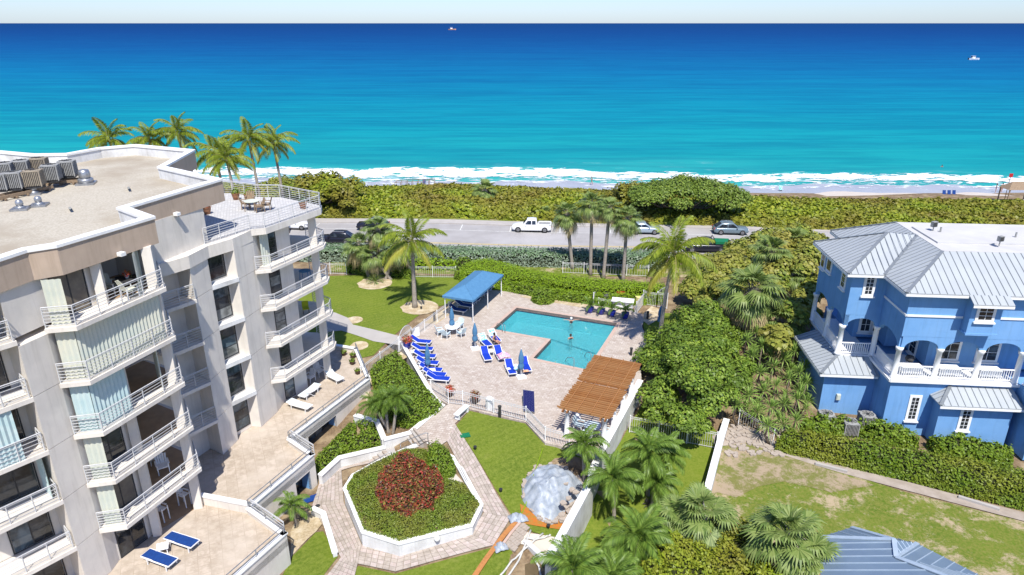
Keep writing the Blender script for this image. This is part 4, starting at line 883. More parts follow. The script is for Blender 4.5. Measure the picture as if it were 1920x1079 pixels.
# ---- roof machinery
def ac_unit(name, label, cat, m, w_=.95, h_=.95, tall=.12):
    t = thing(name, label, cat, (0,0,0), 0, None, True); mb = MB(); mb.box((0,0,tall+h_/2), (w_*.94,w_*.94,h_-.06)); mb.build('casing', M_['dark'], t)
    for s in range(4):
        a = s*math.pi/2
        for k in range(9):
            x = (k/8-.5)*w_*.92; mb = MB()
        mb = MB(); c_, s_ = math.cos(a), math.sin(a)
        for k in range(10):
            x = (k/9-.5)*w_*.9; mb.box((c_*w_/2-s_*x, s_*w_/2+c_*x, tall+h_/2), (.03,.045,h_-.1), a)
        mb.build('side_grille', m, t)
    mb = MB()
    for x in (-1, 1):
        for y in (-1, 1): mb.box((x*w_*.48, y*w_*.48, tall+h_/2), (.07,.07,h_))
    mb.build('corner_post', m, t); mb = MB(); mb.lathe([(w_*.5,0),(w_*.55,.0),(w_*.55,.06),(w_*.40,.09),(w_*.40,.02)], (0,0,tall+h_-.03), 16); mb.build('fan_ring', m, t)
    mb = MB(); mb.box((0,0,tall+h_-.02), (w_,w_,.03)); mb.build('lid', m, t)
    mb = MB()
    for k in range(4): a = k*math.pi/4; mb.beam((-math.cos(a)*w_*.42,-math.sin(a)*w_*.42,tall+h_+.07), (math.cos(a)*w_*.42,math.sin(a)*w_*.42,tall+h_+.07), .02,.02)
    mb.lathe([(.1,0),(.1,.05)], (0,0,tall+h_+.05), 8); mb.build('fan_guard', M_['dark'], t)
    mb = MB(); mb.box((0,0,tall/2), (w_*.9,w_*.9,tall)); mb.build('base', M_['dark'], t); return t
acg = ac_unit('air_conditioner', 'grey roof air conditioner', 'air conditioner', M_['grey']); act = ac_unit('air_conditioner', 'tan roof air conditioner', 'air conditioner', M_['tanunit'])
ul = [(130,333,acg,'dark grey roof condenser at the right end, nearest the big round vent'),(45,332,acg,'grey roof condenser in the middle of the back row by the parapet'),(14,337,acg,'grey roof condenser of the back row at the edge of the photo'),
      (78,327,act,'brown topped roof condenser standing lowest behind the tan one'),(100,341,acg,'pale grey ribbed condenser right of the rusty tan one'),(68,352,act,'rusty tan condenser with vertical ribs in the front row'),(31,356,acg,'squat dark condenser left of the rusty tan one'),(3,359,acg,'slim grey condenser at the near end of the front row')]
used = set()
for px, py, pr, lb in ul:
    p = P(px, py, 17.32)
    if pr.name in used: dup(pr, p, R(18), lb, 'condensers on the apartment roof')
    else: used.add(pr.name); pr.location = p; pr.rotation_euler.z = R(18); pr['label'] = lb; pr['group'] = 'condensers on the apartment roof'
for (a, b), lb in ((((-10,372),(92,350)), 'near timber stand carrying the front row of roof condensers'), (((30,345),(152,338)), 'far timber stand under the back row of roof condensers')):
    t = thing('timber_stand', lb, 'stand', P(*a, 16.92), 0, 'condenser stands'); p, q = P(*a, 17.15), P(*b, 17.15); sd_ = Vector((q-p).normalized().cross(Vector((0,0,1))))
    for s in (-.35, .35): mb = MB(); mb.beam(p+sd_*s, q+sd_*s, .1, .18); mb.build('rail_beam', M_['wood'], t)
    for k in range(5):
        mb = MB(); c_ = p.lerp(q, (k+.5)/5); mb.beam(c_-sd_*.5-Vector((0,0,.14)), c_+sd_*.5-Vector((0,0,.14)), .12, .1); mb.build('leg', M_['wood'], t)
def vent(px, py, s, lb, big=False):
    t = thing('roof_vent', lb, 'vent', P(px, py, 16.92), 0, 'galvanised roof vents'); o_ = P(px, py, 16.92)
    mb = MB(); mb.box(o_+Vector((0,0,.06)), (1.1*s,1.1*s,.12), .3); mb.build('flashing', M_['steel'], t)
    mb = MB(); mb.lathe([(.46*s,.1),(.48*s,.35*s),(.40*s,.4*s)] if big else [(.40*s,.1),(.22*s,.3*s)], o_, 14); mb.build('collar', M_['steel'], t, True)
    mb = MB(); mb.lathe([(.22*s,.35*s),(.34*s,.45*s),(.36*s,.62*s),(.35*s,.8*s),(.30*s,.95*s),(.1*s,1.0*s)] if big else [(.20*s,.3*s),(.26*s,.42*s),(.24*s,.6*s),(.16*s,.72*s),(.05*s,.75*s)], o_, 14); mb.build('cowl', M_['steel'], t, True)
vent(162, 346, 1.0, 'large two tier galvanised roof vent right of the condensers', True); vent(65, 365, .8, 'small cone roof vent closest to the condenser stand'); vent(74, 387, .8, 'small cone roof vent in the middle of the three'); vent(39, 394, .8, 'small cone roof vent nearest the front parapet')
for px, py, lb in ((241,353,'short grey pipe stub in the middle of the gravel roof'), (131,391,'short pipe stub near the front parapet of the roof')):
    mb = MB(); mb.tube([P(px,py,16.9), P(px,py,17.2)], .08, 8); mb.build('vent_pipe', M_['grey'], label=lb, cat='pipe')

# ================================================================ BLUE HOUSE (local axes, ground at 0)
HR = R(-5); HO = Vector((27.45, 43.6, -1.6))
hs = thing('blue_house', 'blue stucco house with grey metal roof, white trim and arcaded veranda', 'house', HO, HR, None, True)
def HW(x, y, z=0): return HO+Vector((x*math.cos(HR)-y*math.sin(HR), x*math.sin(HR)+y*math.cos(HR), z))
B = M_['hblue']; T_ = M_['trim']
def hb(name, m=B, par=None): return lambda mb: mb.build(name, m, par or hs)
def pr(name, poly, z0, z1, m=B, par=None): mb = MB(); mb.prism(poly, z0, z1); return mb.build(name, m, par or hs)
EV = 11.5
pr('ground_storey', [(0,0),(8.6,0),(8.6,-2.6),(16,-2.6),(16,14),(.0,14),(.0,8),(0,3.6)], 0, 4.45)
pr('garage_wing', [(-3.75,2.3),(0,2.3),(0,8.2),(-3.75,8.2)], 0, 3.85)
pr('ground_storey', [(-2.3,4.1),(0,4.1),(0,10.5),(-2.3,10.5)], 0, 4.45)
pr('veranda_floor', [(-.12,-.12),(8.5,-.12),(8.5,2.4),(2.6,2.4),(2.6,4.0),(0,4.0),(-.12,2.3)], 4.45, 4.68, T_)
pr('veranda_floor', [(-2.55,3.6),(0,3.6),(0,10.6),(-2.55,10.6)], 4.45, 4.68, T_)
pr('inner_wall', [(3.2,2.2),(16,2.2),(16,14),(1.6,14),(1.6,5.4),(3.2,5.4)], 4.68, 7.9)
pr('inner_wall', [(-.3,7.0),(2,7.0),(2,10.5),(-.3,10.5)], 4.68, 7.9)
pr('upper_storey', [(0,0),(16,0),(16,14),(0,14),(0,10.25),(-2.55,10.25),(-2.55,3.6),(0,3.6)], 8.0, EV)
pr('bay', [(3.75,-.75),(5.75,-.75),(5.75,0),(3.75,0)], 8.75, EV-.32)
pr('bay_base', [(3.7,-.8),(5.8,-.8),(5.8,0),(3.7,0)], 8.6, 8.75)
pr('end_wing', [(8.62,-2.58),(16,-2.58),(16,-.02),(8.62,-.02)], 4.45, 4.7)
pr('garden_bay', [(3.2,-1.05),(8.15,-1.05),(8.15,0),(3.2,0)], 0, 3.45)
# ceilings
pr('veranda_ceiling', [(.2,.2),(8.5,.2),(8.5,2.4),(.2,2.4)], 7.9, 7.99, T_)
def arcade(p, q, n, zc=7.15, za=7.75, ztop=8.02, t=.3, colr=.2, rail_=True, z0=4.68, ends=(1,1)):
    """arches between round columns, with a white balustrade"""
    p = Vector((*p, 0)); q = Vector((*q, 0)); u = q-p; L = u.length/n; u.normalize(); nn_ = Vector((u.y, -u.x, 0))
    for i in range(n):
        pts = [(0,ztop),(0,zc-.05)]; w0, w1 = .24, L-.24
        for k in range(13): a = math.pi*k/12; pts.append(((w0+w1)/2-math.cos(a)*(w1-w0)/2, zc+math.sin(a)*(za-zc)))
        pts += [(L,zc-.05),(L,ztop)]
        mb = MB(); mb.ex(pts, p+u*(L*i), u, (0,0,1), nn_, -t); mb.build('arch', B, hs)
        if rail_:
            a, b = p+u*(L*i+.2)-nn_*.12, p+u*(L*(i+1)-.2)-nn_*.12; mb = MB(); mb.beam(a+Vector((0,0,z0+.95)), b+Vector((0,0,z0+.95)), .1, .07); rl = mb.build('balustrade', T_, hs)
            mb = MB(); mb.beam(a+Vector((0,0,z0+.12)), b+Vector((0,0,z0+.12)), .07, .06); mb.build('bottom_rail', T_, rl); k = int((b-a).length/.15)
            for j in range(1, k): o = bpy.data.objects.new('baluster', BAL); _link(o, rl); o.location = a.lerp(b, j/k)+Vector((0,0,z0+.1))
    for i in range(n+1):
        if (i == 0 and not ends[0]) or (i == n and not ends[1]): continue
        c_ = p+u*(L*i)-nn_*.13; mb = MB(); mb.lathe([(colr*1.3,0),(colr*1.3,.12),(colr,.16),(colr*.88,zc-z0-.3),(colr*1.05,zc-z0-.28),(colr*1.3,zc-z0-.12),(colr*1.3,zc-z0)], (c_.x,c_.y,z0-.02), 14); mb.build('column', T_, hs, True)
BAL = MB().box((0,0,.42), (.04,.04,.84)).mesh('baluster', T_)
arcade((.12,0), (8.4,0), 3); arcade((0,3.6), (0,.12), 1, ends=(0,0)); arcade((-2.55,3.6), (0,3.6), 1, ends=(1,1)); arcade((-2.55,10.2), (-2.55,3.6), 2, ends=(1,0))
arcade((8.55,-.1), (8.55,-2.6), 1, ends=(0,1)); arcade((8.6,-2.6), (11.6,-2.6), 1, ends=(0,1))
pr('end_wing', [(8.4,-.25),(16,-.25),(16,0),(8.4,0)], 7.2, EV-.05)
# bands
mb = MB(); mb.box((1.87,-.04,9.62), (3.7,.07,.14)); mb.box((7.2,-.04,9.62), (2.9,.07,.14)); mb.box((-.04,1.75,9.62), (.07,3.6,.14)); mb.build('band', T_, hs)
mb = MB(); mb.box((4.3,-.2,4.55), (9,.12,.18)); mb.box((-.2,1.8,4.55), (.12,4,.18)); mb.build('slab_edge', T_, hs)
# roofs: planes with seams
def plane_roof(polys, m, sm, name='roof', step=.48, ridges=(), th=.07, par=None):
    """polys: (outline, eave dir) in 3-D; seams run up the slope"""
    par = par or hs; mb = MB()
    for pl in polys: mb.add(pl, [tuple(range(len(pl)))]); b = [(p[0], p[1], p[2]-th) for p in pl]; mb.add(list(pl)+b, [(i, (i+1) % len(pl), len(pl)+(i+1) % len(pl), len(pl)+i) for i in range(len(pl))]+[tuple(range(len(pl), 2*len(pl)))])
    rf = mb.build(name, m, par)
    for pl in polys:
        p0, p1 = Vector(pl[0]), Vector(pl[1]); u = (p1-p0).normalized(); nr = Vector((0,0,0))
        for i in range(2, len(pl)):
            c_ = u.cross(Vector(pl[i])-p0)
            if c_.length > nr.length: nr = c_
        nr.normalize(); nr = nr if nr.z > 0 else -nr; up = nr.cross(u); up = up if up.z > 0 else -up
        q = [((Vector(v)-p0).dot(u), (Vector(v)-p0).dot(up)) for v in pl]; x0, x1 = min(a for a, b in q), max(a for a, b in q); k = x0+step*.5
        while k < x1:
            ys = []
            for i in range(len(q)):
                (ax, ay), (bx, by) = q[i-1], q[i]
                if (ax > k) != (bx > k): ys.append(ay+(by-ay)*(k-ax)/(bx-ax))
            if len(ys) >= 2 and max(ys)-min(ys) > .15:
                a, b = p0+u*k+up*min(ys)+nr*.018, p0+u*k+up*max(ys)+nr*.018; mb = MB(); mb.beam(a, b, .035, .04); mb.build('seam', sm, rf)
            k += step
    for a, b in ridges: mb = MB(); mb.beam(Vector(a)+Vector((0,0,.04)), Vector(b)+Vector((0,0,.04)), .22, .05); mb.build('ridge_cap', sm, rf)
    return rf
MR, SM = M_['metalroof'], M_['seam']; ov = .6; e = EV; rt = 13.4; in_ = 3.6
A0, A1, A2 = (-ov,-ov,e), (16,-ov,e), (16,in_-ov,rt); A3 = (in_-ov,in_-ov,rt)
n0 = (-ov,14.4,e); n1 = (in_-ov,10.6,rt)
wx = -2.55-ov; w0, w1 = (wx,3.6-ov,e), (wx,10.25+ov,e); hy = (3.6-ov+10.25+ov)/2; hw = hy-(3.6-ov); rz_ = e+hw*(rt-e)/in_; r0 = (wx+hw,hy,rz_); r1 = (-ov+hw,hy,rz_)
r1 = (-ov+in_, hy, rt) if rz_ >= rt else r1
v0 = (-ov,3.6-ov,e); v1 = (-ov,10.25+ov,e)
plane_roof([[A0, A1, A2, A3]], MR, SM, ridges=[(A0, A3)])
plane_roof([[v0, A0, A3, (in_-ov, hy, rt), r1]], MR, SM)
plane_roof([[n0, v1, r1, (in_-ov,hy,rt), (in_-ov,10.6,rt)]], MR, SM)
plane_roof([[(16,14.4,e), n0, (in_-ov,10.6,rt), (16,10.6,rt)]], MR, SM, ridges=[(n0, n1)])
plane_roof([[w0, v0, r1, r0]], MR, SM, ridges=[(w0, r0), (v0, r1)]); plane_roof([[w1, w0, r0]], MR, SM); plane_roof([[v1, w1, r0, r1]], MR, SM, ridges=[(w1, r0)])
bo = [(3.45,-.6,e-.002),(3.45,-1.35,e-.39),(6.05,-1.35,e-.39),(6.05,-.6,e-.002)]; plane_roof([[bo[1], bo[2], bo[3], bo[0]]], MR, SM)
mb = MB(); mb.prism([(in_-ov,in_-ov),(18,in_-ov),(18,10.6),(in_-ov,10.6)], rt-.4, rt+.03); mb.build('flat_roof', M_['flat'], hs); mb = MB(); mb.prism([(in_-ov+.5,in_-ov+1.8),(18,in_-ov+2.0),(18,9),(in_-ov+.5,9)], rt+.02, rt+.14); mb.build('flat_roof', M_['flat'], hs)
def fasc(pts): 
    mb = MB()
    for i in range(len(pts)-1): mb.beam(Vector(pts[i])-Vector((0,0,.17)), Vector(pts[i+1])-Vector((0,0,.17)), .05, .16)
    mb.build('fascia_board', T_, hs)
fasc([n0, v1, w1, w0, v0, A0, (3.45,-ov,e)]); fasc([(6.05,-ov,e),(16,-ov,e)]); fasc([(3.45,-1.35,e-.39),(6.05,-1.35,e-.39)])
mb = MB(); mb.prism([(-ov+.02,-ov+.02),(16,-ov+.02),(16,14.3),(-ov+.02,14.3),(-ov+.02,10.8),(wx+.05,10.8),(wx+.05,3.05),(-ov+.02,3.05)], e-.16, e-.10); mb.build('soffit', T_, hs)
# lower roofs
gx = -4.3; plane_roof([[(gx,1.75,3.9),(-.02,1.75,3.9),(-.02,3.55,4.6),(-2.6,3.55,4.6)]], MR, SM, ridges=[((gx,1.75,3.9),(-2.6,3.55,4.6))]); plane_roof([[(gx,8.4,3.9),(gx,1.75,3.9),(-2.6,3.55,4.6),(-2.6,8.4,4.6)]], MR, SM)
plane_roof([[(2.85,-1.6,3.5),(8.5,-1.6,3.5),(8.3,-.02,4.25),(4.1,-.02,4.25)]], MR, SM, ridges=[((2.85,-1.6,3.5),(4.1,-.02,4.25))]); plane_roof([[(2.85,-.02,3.5),(2.85,-1.6,3.5),(4.1,-.02,4.25)]], MR, SM)
fasc([(gx,8.4,3.9),(gx,1.75,3.9),(-.1,1.75,3.9)]); fasc([(2.85,-1.6,3.5),(8.5,-1.6,3.5)])
def hwin(c, u, w_, z0, z1, cols=2, rows=4, arch=False, trim=.12):
    c = Vector((*c, 0)); u = Vector((*u, 0)).normalized(); n = Vector((u.y, -u.x, 0)); o_ = c-u*w_/2; up = (0,0,1)
    def outl(x0, x1, y0, y1, ar):
        if not ar: return [(x0,y0),(x1,y0),(x1,y1),(x0,y1)]
        r_ = (x1-x0)/2; return [(x0,y0),(x1,y0)]+[((x0+x1)/2+math.cos(math.pi*k/10)*r_, y1-r_+math.sin(math.pi*k/10)*r_) for k in range(11)]
    mb = MB(); mb.ex(outl(-trim, w_+trim, z0-trim, z1+trim, arch), o_, u, up, n, .06); mb.box(tuple(c+n*.08+Vector((0,0,z0-trim-.05))), (w_+trim*2+.16,.18,.1), math.atan2(u.y, u.x)); fr = mb.build('window', T_, hs)
    f = .05; xs = [f+(w_-2*f)*i/cols for i in range(cols+1)]; zt = z1-(w_/2-.03 if arch else f); ys = [z0+f+(zt-z0-f)*j/rows for j in range(rows+1)]
    for i in range(cols):
        for j in range(rows): mb = MB(); mb.ex([(xs[i]+.022,ys[j]+.022),(xs[i+1]-.022,ys[j]+.022),(xs[i+1]-.022,ys[j+1]-.022),(xs[i]+.022,ys[j+1]-.022)], o_+n*.058, u, up, n, .012); mb.build('pane', M_['glass'], fr)
    if arch:
        for s in (0, 1):
            pts = [(w_/2+(.03 if s == 0 else -.03), zt+.02)]+[(w_/2+math.cos(math.pi*(k/10 if s == 0 else 1-k/10))*(w_/2-.06), zt+math.sin(math.pi*k/10)*(w_/2-.06)+.02) for k in range(5)]; mb = MB(); mb.ex(pts, o_+n*.058, u, up, n, .012); mb.build('pane', M_['glass'], fr)
    return fr
X1 = (1, 0); hwin((1.95,0), X1, .62, 1.35, 3.25, 2, 6); hwin((5.05,-1.05), X1, .62, 1.35, 3.2, 2, 6); hwin((4.7,-.75), X1, 1.0, 9.75, 11.05, 2, 4)
hwin((-1.25,3.6), X1, .62, 9.7, 11.2, 2, 4, True)
for yy in (5.0,): hwin((-2.55,yy), (0,-1), .7, 9.7, 11.0, 2, 3)
hwin((-2.55,8.2), (0,-1), .9, 9.9, 11.05, 1, 1); hwin((-2.55,9.6), (0,-1), .7, 9.7, 11.0, 1, 2)
hwin((4.7,2.2), X1, 1.3, 5.3, 7.3, 2, 3); hwin((7.4,2.2), X1, 1.4, 5.3, 7.3, 2, 3)
hwin((.6,7.0), X1, .8, 5.2, 7.0, 2, 3); hwin((1.5,7.0), X1, .7, 5.2, 7.0, 2, 3); hwin((3.2,4.2), (0,-1), .9, 4.75, 6.9, 2, 4)
for (px, py), lb, s in (((1749,434),'grey box floodlight at the far side of the flat house roof',1.0), ((1873,462),'grey box floodlight near the front edge of the flat house roof',.9)):
    p = P(px, py, 11.93); mb = MB(); mb.tube([p, p+Vector((0,0,.35))], .04, 6); mb.box(p+Vector((0,0,.55)), (.42*s,.28,.42*s), .3); mb.box(p+Vector((0,-.16,.55)), (.34*s,.02,.32*s), .3, 1); mb.build('floodlight', [M_['grey'], M_['dark']], label=lb, cat='floodlight', group='floodlights on the flat roof')
for px, py, lb in ((1763,436,'small pipe beside the far floodlight on the house roof'),(1904,446,'dark vent pipe at the right side of the house roof')):
    p = P(px, py, 11.93); mb = MB(); mb.tube([p, p+Vector((0,0,.4))], .07, 7); mb.build('roof_pipe', M_['grey'], label=lb, cat='pipe')
# small barbecue and day beds on the veranda
p = HW(1.7, 1.5, 4.68); t = thing('kettle_barbecue', 'black kettle barbecue on the blue veranda behind the first arch', 'barbecue', p); 
mb = MB(); mb.lathe([(.05,.62),(.25,.70),(.31,.85),(.31,.9),(.25,1.08),(.05,1.14)], p, 14); mb.build('kettle', M_['dark'], t, True)
for k in range(3): a = k*2.1; mb = MB(); mb.tube([p+Vector((.15*math.cos(a),.15*math.sin(a),.7)), p+Vector((.3*math.cos(a),.3*math.sin(a),0))], .015, 5); mb.build('leg', M_['steel'], t)
for k, (x, y, lb) in enumerate(((1.5,.75,'white covered table behind the balustrade of the first arch'),(4.1,.75,'white covered table behind the balustrade of the middle arch'),(6.9,.75,'white covered table behind the balustrade of the last arch'))):
    p = HW(x, y, 4.69); mb = MB(); mb.box(p+Vector((0,0,.66)), (1.5,.8,.05), HR); mb.box(p+Vector((0,0,.42)), (1.4,.7,.42), HR)
    for a, b in ((-.6,-.3),(.6,-.3),(.6,.3),(-.6,.3)): mb.box(p+Vector((a,b,.22)), (.06,.06,.44), HR)
    mb.build('patio_table', M_['trim'], label=lb, cat='table', group='white tables on the veranda')
# air conditioners by the house
for k, (px, py, lb) in enumerate(((1546,800,'grey condenser half hidden by shrubs at the left end of the blue wall'),(1590,815,'middle condenser of the three by the blue wall, standing forward'),(1622,802,'condenser with pipes nearest the dark corner of the blue wall'))):
    p = G(px, py); dup(acg, p, HR, lb, 'condensers beside the blue house', 1.05)
p = HW(-2.5, 2.2, 1.7); mb = MB(); mb.box(p, (.3,.16,.5), HR); mb.box(p-Vector((0,.1,0)), (.24,.04,.4), HR); mb.build('meter_box', M_['curt'], label='beige meter box on the blue wall above the condensers', cat='box')
# grey blue pavilion roof, bottom right
pv = thing('garden_pavilion', 'garden pavilion with a hipped blue grey seamed metal roof', 'pavilion', G(1680, 1150))
c = [P(1538,1012,1.9), P(1596,991,1.9)]
zE, zR = 1.7, 3.3; K = [P(1537,1008,zE), P(1596,990,zE), P(1720,1020,zE), P(1848,1085,zE)]; ri = P(1679,1036,zR)+Vector((0,0,0)); n1 = P(1540,1160,zE); n2 = P(1900,1190,zE); ri = P(1678,1018,zR)
ri2 = P(1760,1062,zR)
def onpl(px, py, p0, p1, sl):          # meet the roof plane that rises from the eave p0-p1
    u = (p1-p0).normalized(); n = Vector((-u.y, u.x, 0)); 
    if n.x < 0: n = -n
    nn_ = Vector((-n.x*sl, -n.y*sl, 1)); x, y, k = ray(px, py); d = Vector((x, y, k)); t = nn_.dot(p0-Vector((0, 0, H)))/nn_.dot(d); return Vector((0, 0, H))+d*t
rA_, rB_, rC_ = (onpl(a, b, n1, K[0], .36) for a, b in ((1676,1013), (1680,1046), (1800,1092)))
BR, BS = M_['blueroof'], M_['bseam']
plane_roof([[n1, K[0], rA_, rB_, rC_, onpl(1850,1190,n1,K[0],.36)]], BR, BS, step=.5, par=pv)
for q, rg in (([K[0], K[1], rA_], [(K[0], rA_), (K[1], rA_)]), ([K[1], K[2], rA_], []), ([K[2], rB_, rA_], [(rA_, rB_)]), ([K[2], K[3], rB_], [(K[2], rB_)]), ([K[3], rC_, rB_], [(rB_, rC_)])): plane_roof([q], BR, BS, step=.5, ridges=rg, par=pv)
pm = P(1690,1090,zE)
for a in K: a = a.lerp(pm, .14); mb = MB(); mb.box((a.x, a.y, -.2), (.22,.22,3.5)); mb.build('post', M_['trim'], pv)
mb = MB(); mb.beam(K[0]-Vector((0,0,.12)), n1-Vector((0,0,.12)), .12, .2); mb.build('gutter', M_['terra'], pv)
# ================================================================ WALLS, FENCES, POOLSIDE THINGS
def gwall(pts, top, bot, t, name, label, cap=True, cat='wall', m=None, grp=None):
    """free standing garden wall along world points with a cap"""
    pts = [Vector(p) for p in pts]; root = thing(name, label, cat, (pts[0].x, pts[0].y, bot if not hasattr(bot, '__len__') else bot[0]), 0, grp)
    n = len(pts); L = [xy(pts)[i] for i in range(n)]
    def off_(d):
        out = []
        for i in range(n):
            e1 = (pts[i]-pts[max(0, i-1)]).normalized() if i else (pts[1]-pts[0]).normalized(); e2 = (pts[min(n-1, i+1)]-pts[i]).normalized() if i < n-1 else e1
            m_ = Vector((e1.y+e2.y, -e1.x-e2.x, 0)).normalized(); k = 1/max(.4, m_.dot(Vector((e1.y, -e1.x, 0)))); out.append((pts[i].x+m_.x*d*k, pts[i].y+m_.y*d*k))
        return out
    def body(d, z0, z1, nm, mm):
        a, b = off_(d), off_(-d); mb = MB()
        for i in range(n-1):
            za0, za1, zb0, zb1 = z0[i], z0[i+1], z1[i], z1[i+1]
            mb.add([(*a[i],za0),(*a[i+1],za1),(*b[i+1],za1),(*b[i],za0),(*a[i],zb0),(*a[i+1],zb1),(*b[i+1],zb1),(*b[i],zb0)], [(0,1,5,4),(2,3,7,6),(4,5,6,7)]+([(3,0,4,7)] if i == 0 else [])+([(1,2,6,5)] if i == n-2 else []))
        mb.build(nm, mm, root)
    tp = [p.z for p in pts] if top is None else (list(top) if hasattr(top, '__len__') else [top]*n); bt = list(bot) if hasattr(bot, '__len__') else [bot]*n
    body(t/2, bt, [z-.08 for z in tp], 'wall_body', m or M_['wallw'])
    if cap: body(t/2+.05, [z-.08 for z in tp], tp, 'wall_cap', M_['cap'])
    return root
gwall([P(a,b,.9) for a,b in ((1201,713),(1125,850),(1117,868),(1110,879),(1108,902),(1028,1048))], .9, -3.2, .34, 'boundary_wall', 'long white rendered wall running from the pergola down past the tarp')
gwall([P(a,b,-.6) for a,b in ((1362,790),(1352,822),(1326,922))], -.4, -2.6, .34, 'boundary_wall', 'short white wall between the palm lawn and the sandy yard')
gwall([P(a,b,.25) for a,b in ((752,640),(811,741),(826,757))], .25, -1.4, .22, 'retaining_wall', 'white low wall at the heads of the row of blue loungers')
gwall([P(665,778,-.35), P(706,789,-.35), P(720,823,-.35)], -.35, -2.4, .3, 'retaining_wall', 'white wall left of the small palm clump, bending round the shrub bed')
gwall([P(719,824,-.3), P(769,811,-.3), P(831,758,.2)], [-.3,-.3,.2], -2.2, .3, 'retaining_wall', 'white wall below the small palm clump rising beside the steps')
gwall([P(600,891,-1.15), P(636,858,-1.1), P(722,838,-.85)], [-1.15,-1.1,-.85], -2.6, .28, 'retaining_wall', 'white capped wall under the lower shrub bed along the left walk')
gwall([P(585,952,-1.3), P(606,962,-1.3), P(628,1035,-1.25)], -1.3, -2.6, .24, 'retaining_wall', 'short white wall between the pebble bed and the brick walk')
gwall([P(985,1012,-1.15), P(1004,1028,-1.1), P(1022,1045,-1.1)], -1.12, -2.4, .3, 'retaining_wall', 'thin white wall across the muddy trench by the long white wall', cap=False)
for lb, pts in (('grey kerb beside the sandy path in front of the right hedge, left piece', ((1528,873),(1588,888))), ('grey kerb beside the sandy path in front of the right hedge, right piece', ((1796,935),(1873,959)))):
    a, b = G(*pts[0]), G(*pts[1]); mb = MB(); mb.beam(a+Vector((0,0,.1)), b+Vector((0,0,.1)), .2, .24); mb.build('kerb', M_['conc'], label=lb, cat='kerb')
# octagonal planter
OCT = [G(*p) for p in ((645,945),(678,1024),(749,1038),(882,1005),(907,964),(872,893),(838,832),(800,828),(752,838),(700,868),(656,905))]
OT = -.42; octp = [P(a, b, OT) for a, b in ((644,916),(678,998),(748,1020),(886,985),(905,946),(868,880),(840,836),(797,826),(756,842),(704,866),(660,890))]
pl = thing('octagonal_planter', 'raised octagonal planter with white walls, round wall lamp and clipped greenery', 'planter', (sum(p.x for p in octp)/11, sum(p.y for p in octp)/11, -1.4))
op = xy(octp); wallring(op, offs(op, -.25), -2.4, OT-.1, M_['wallw'], 'wall', pl); wallring(offs(op, .05), offs(op, -.30), OT-.1, OT, M_['cap'], 'wall_cap', pl)
mb = MB(); mb.prism(offs(op, -.2), -1.5, OT-.16); mb.build('soil', M_['soil'], pl)
a_ = Vector(octp[2]).lerp(Vector(octp[3]), .5); mb = MB(); mb.lathe([(.02,.17),(.12,.13),(.17,0),(.12,-.13),(.02,-.17)], (a_.x+.05, a_.y-.15, -.62), 12); mb.build('globe_lamp', M_['trim'], pl, True)
mb = MB(); mb.box((a_.x+.03, a_.y-.02, -.80), (.2,.2,.12)); mb.build('lamp_bracket', M_['dark'], pl)
# --- picket fences
PICK = MB().box((0,0,.5), (.022,.022,1.0)).mesh('picket', M_['rail']); PICKS = MB().box((0,0,.5), (.028,.028,1.0)).mesh('picket', M_['grey'])
FPOST = MB().box((0,0,.5), (.06,.06,1.0)).box((0,0,1.02), (.085,.085,.04)).mesh('post', M_['white'])
def fence(pts, label, h=1.2, sp=.16, psp=2.3, name='picket_fence', m=None, pk=None, grp=None, cat='fence', arch=None):
    m = m or M_['rail']; pk = pk or PICK; pts = [Vector(p) for p in pts]; root = thing(name, label, cat, pts[0], 0, grp)
    for i in range(len(pts)-1):
        a, b = pts[i], pts[i+1]; L = (b-a).length
        for hh in (.12, h-.14, h): mb = MB(); mb.beam(a+Vector((0,0,hh)), b+Vector((0,0,hh)), .035, .035); mb.build('rail', m, root)
        k = max(1, round(L/sp))
        for j in range(1, k): o = bpy.data.objects.new('picket', pk); _link(o, root); o.location = a.lerp(b, j/k)+Vector((0,0,.06)); o.scale = (1,1,h-.05+(arch(j/k) if arch else 0))
        k = max(1, round(L/psp))
        for j in range(k+(1 if i == len(pts)-2 else 0)): o = bpy.data.objects.new('post', FPOST); _link(o, root); o.location = a.lerp(b, j/k); o.scale = (1,1,h+.06)
        if arch:
            mb = MB(); mb.tube([a.lerp(b, t/12)+Vector((0,0,h+arch(t/12))) for t in range(13)], .03, 5); mb.build('arched_rail', m, root)
    return root
fence([G(809,740,.06), G(841,759,.06), G(868,762,.06), G(986,792,.06), G(1022,831,.06), G(1067,845,.06), G(1124,853,.06)], 'white picket fence along the near edge of the pool deck above the lawn', 1.15, .19)
fence([G(1180,812), G(1342,843)], 'white picket fence across the palm lawn below the big broadleaf tree', 1.35, .16)
fence([G(678,716), G(748,661)], 'white picket fence from the terrace corner up to the arched gate', 1.3, .17)
fence([G(772,642), G(842,589), G(872,560), G(905,540)], 'white picket fence between the big lawn and the blue canopy', 1.2, .2)
fence([G(750,660), G(772,642)], 'arched white gate beside the blue flower pot', 1.35, .15, 3, 'garden_gate', arch=lambda t: .65*math.sin(math.pi*t)**.6, cat='gate')
fence([G(590,514), G(650,516)], 'short white picket fence left of the palms behind the big lawn', 1.3, .25)
fence([G(768,521), G(855,522)], 'white picket fence behind the coconut palm of the big lawn', 1.3, .22)
fence([G(1055,513), G(1215,520)], 'white picket fence behind the four tall sabal palms', 1.3, .3)
fence([G(1205,572), G(1231,577)], 'white fence panel left of the arched gate near the potted palms', 1.5, .16, cat='fence')
fence([G(1231,577), G(1250,580)], 'tall white gate with quarter round top near the potted palms', 1.6, .15, 3, 'garden_gate', arch=lambda t: .75*math.sin(math.pi*.5*min(1, t*1.0))**.8, cat='gate')
fence([G(1192,591), G(1208,570)], 'short white fence panel right of the potted palms', 1.3, .15)
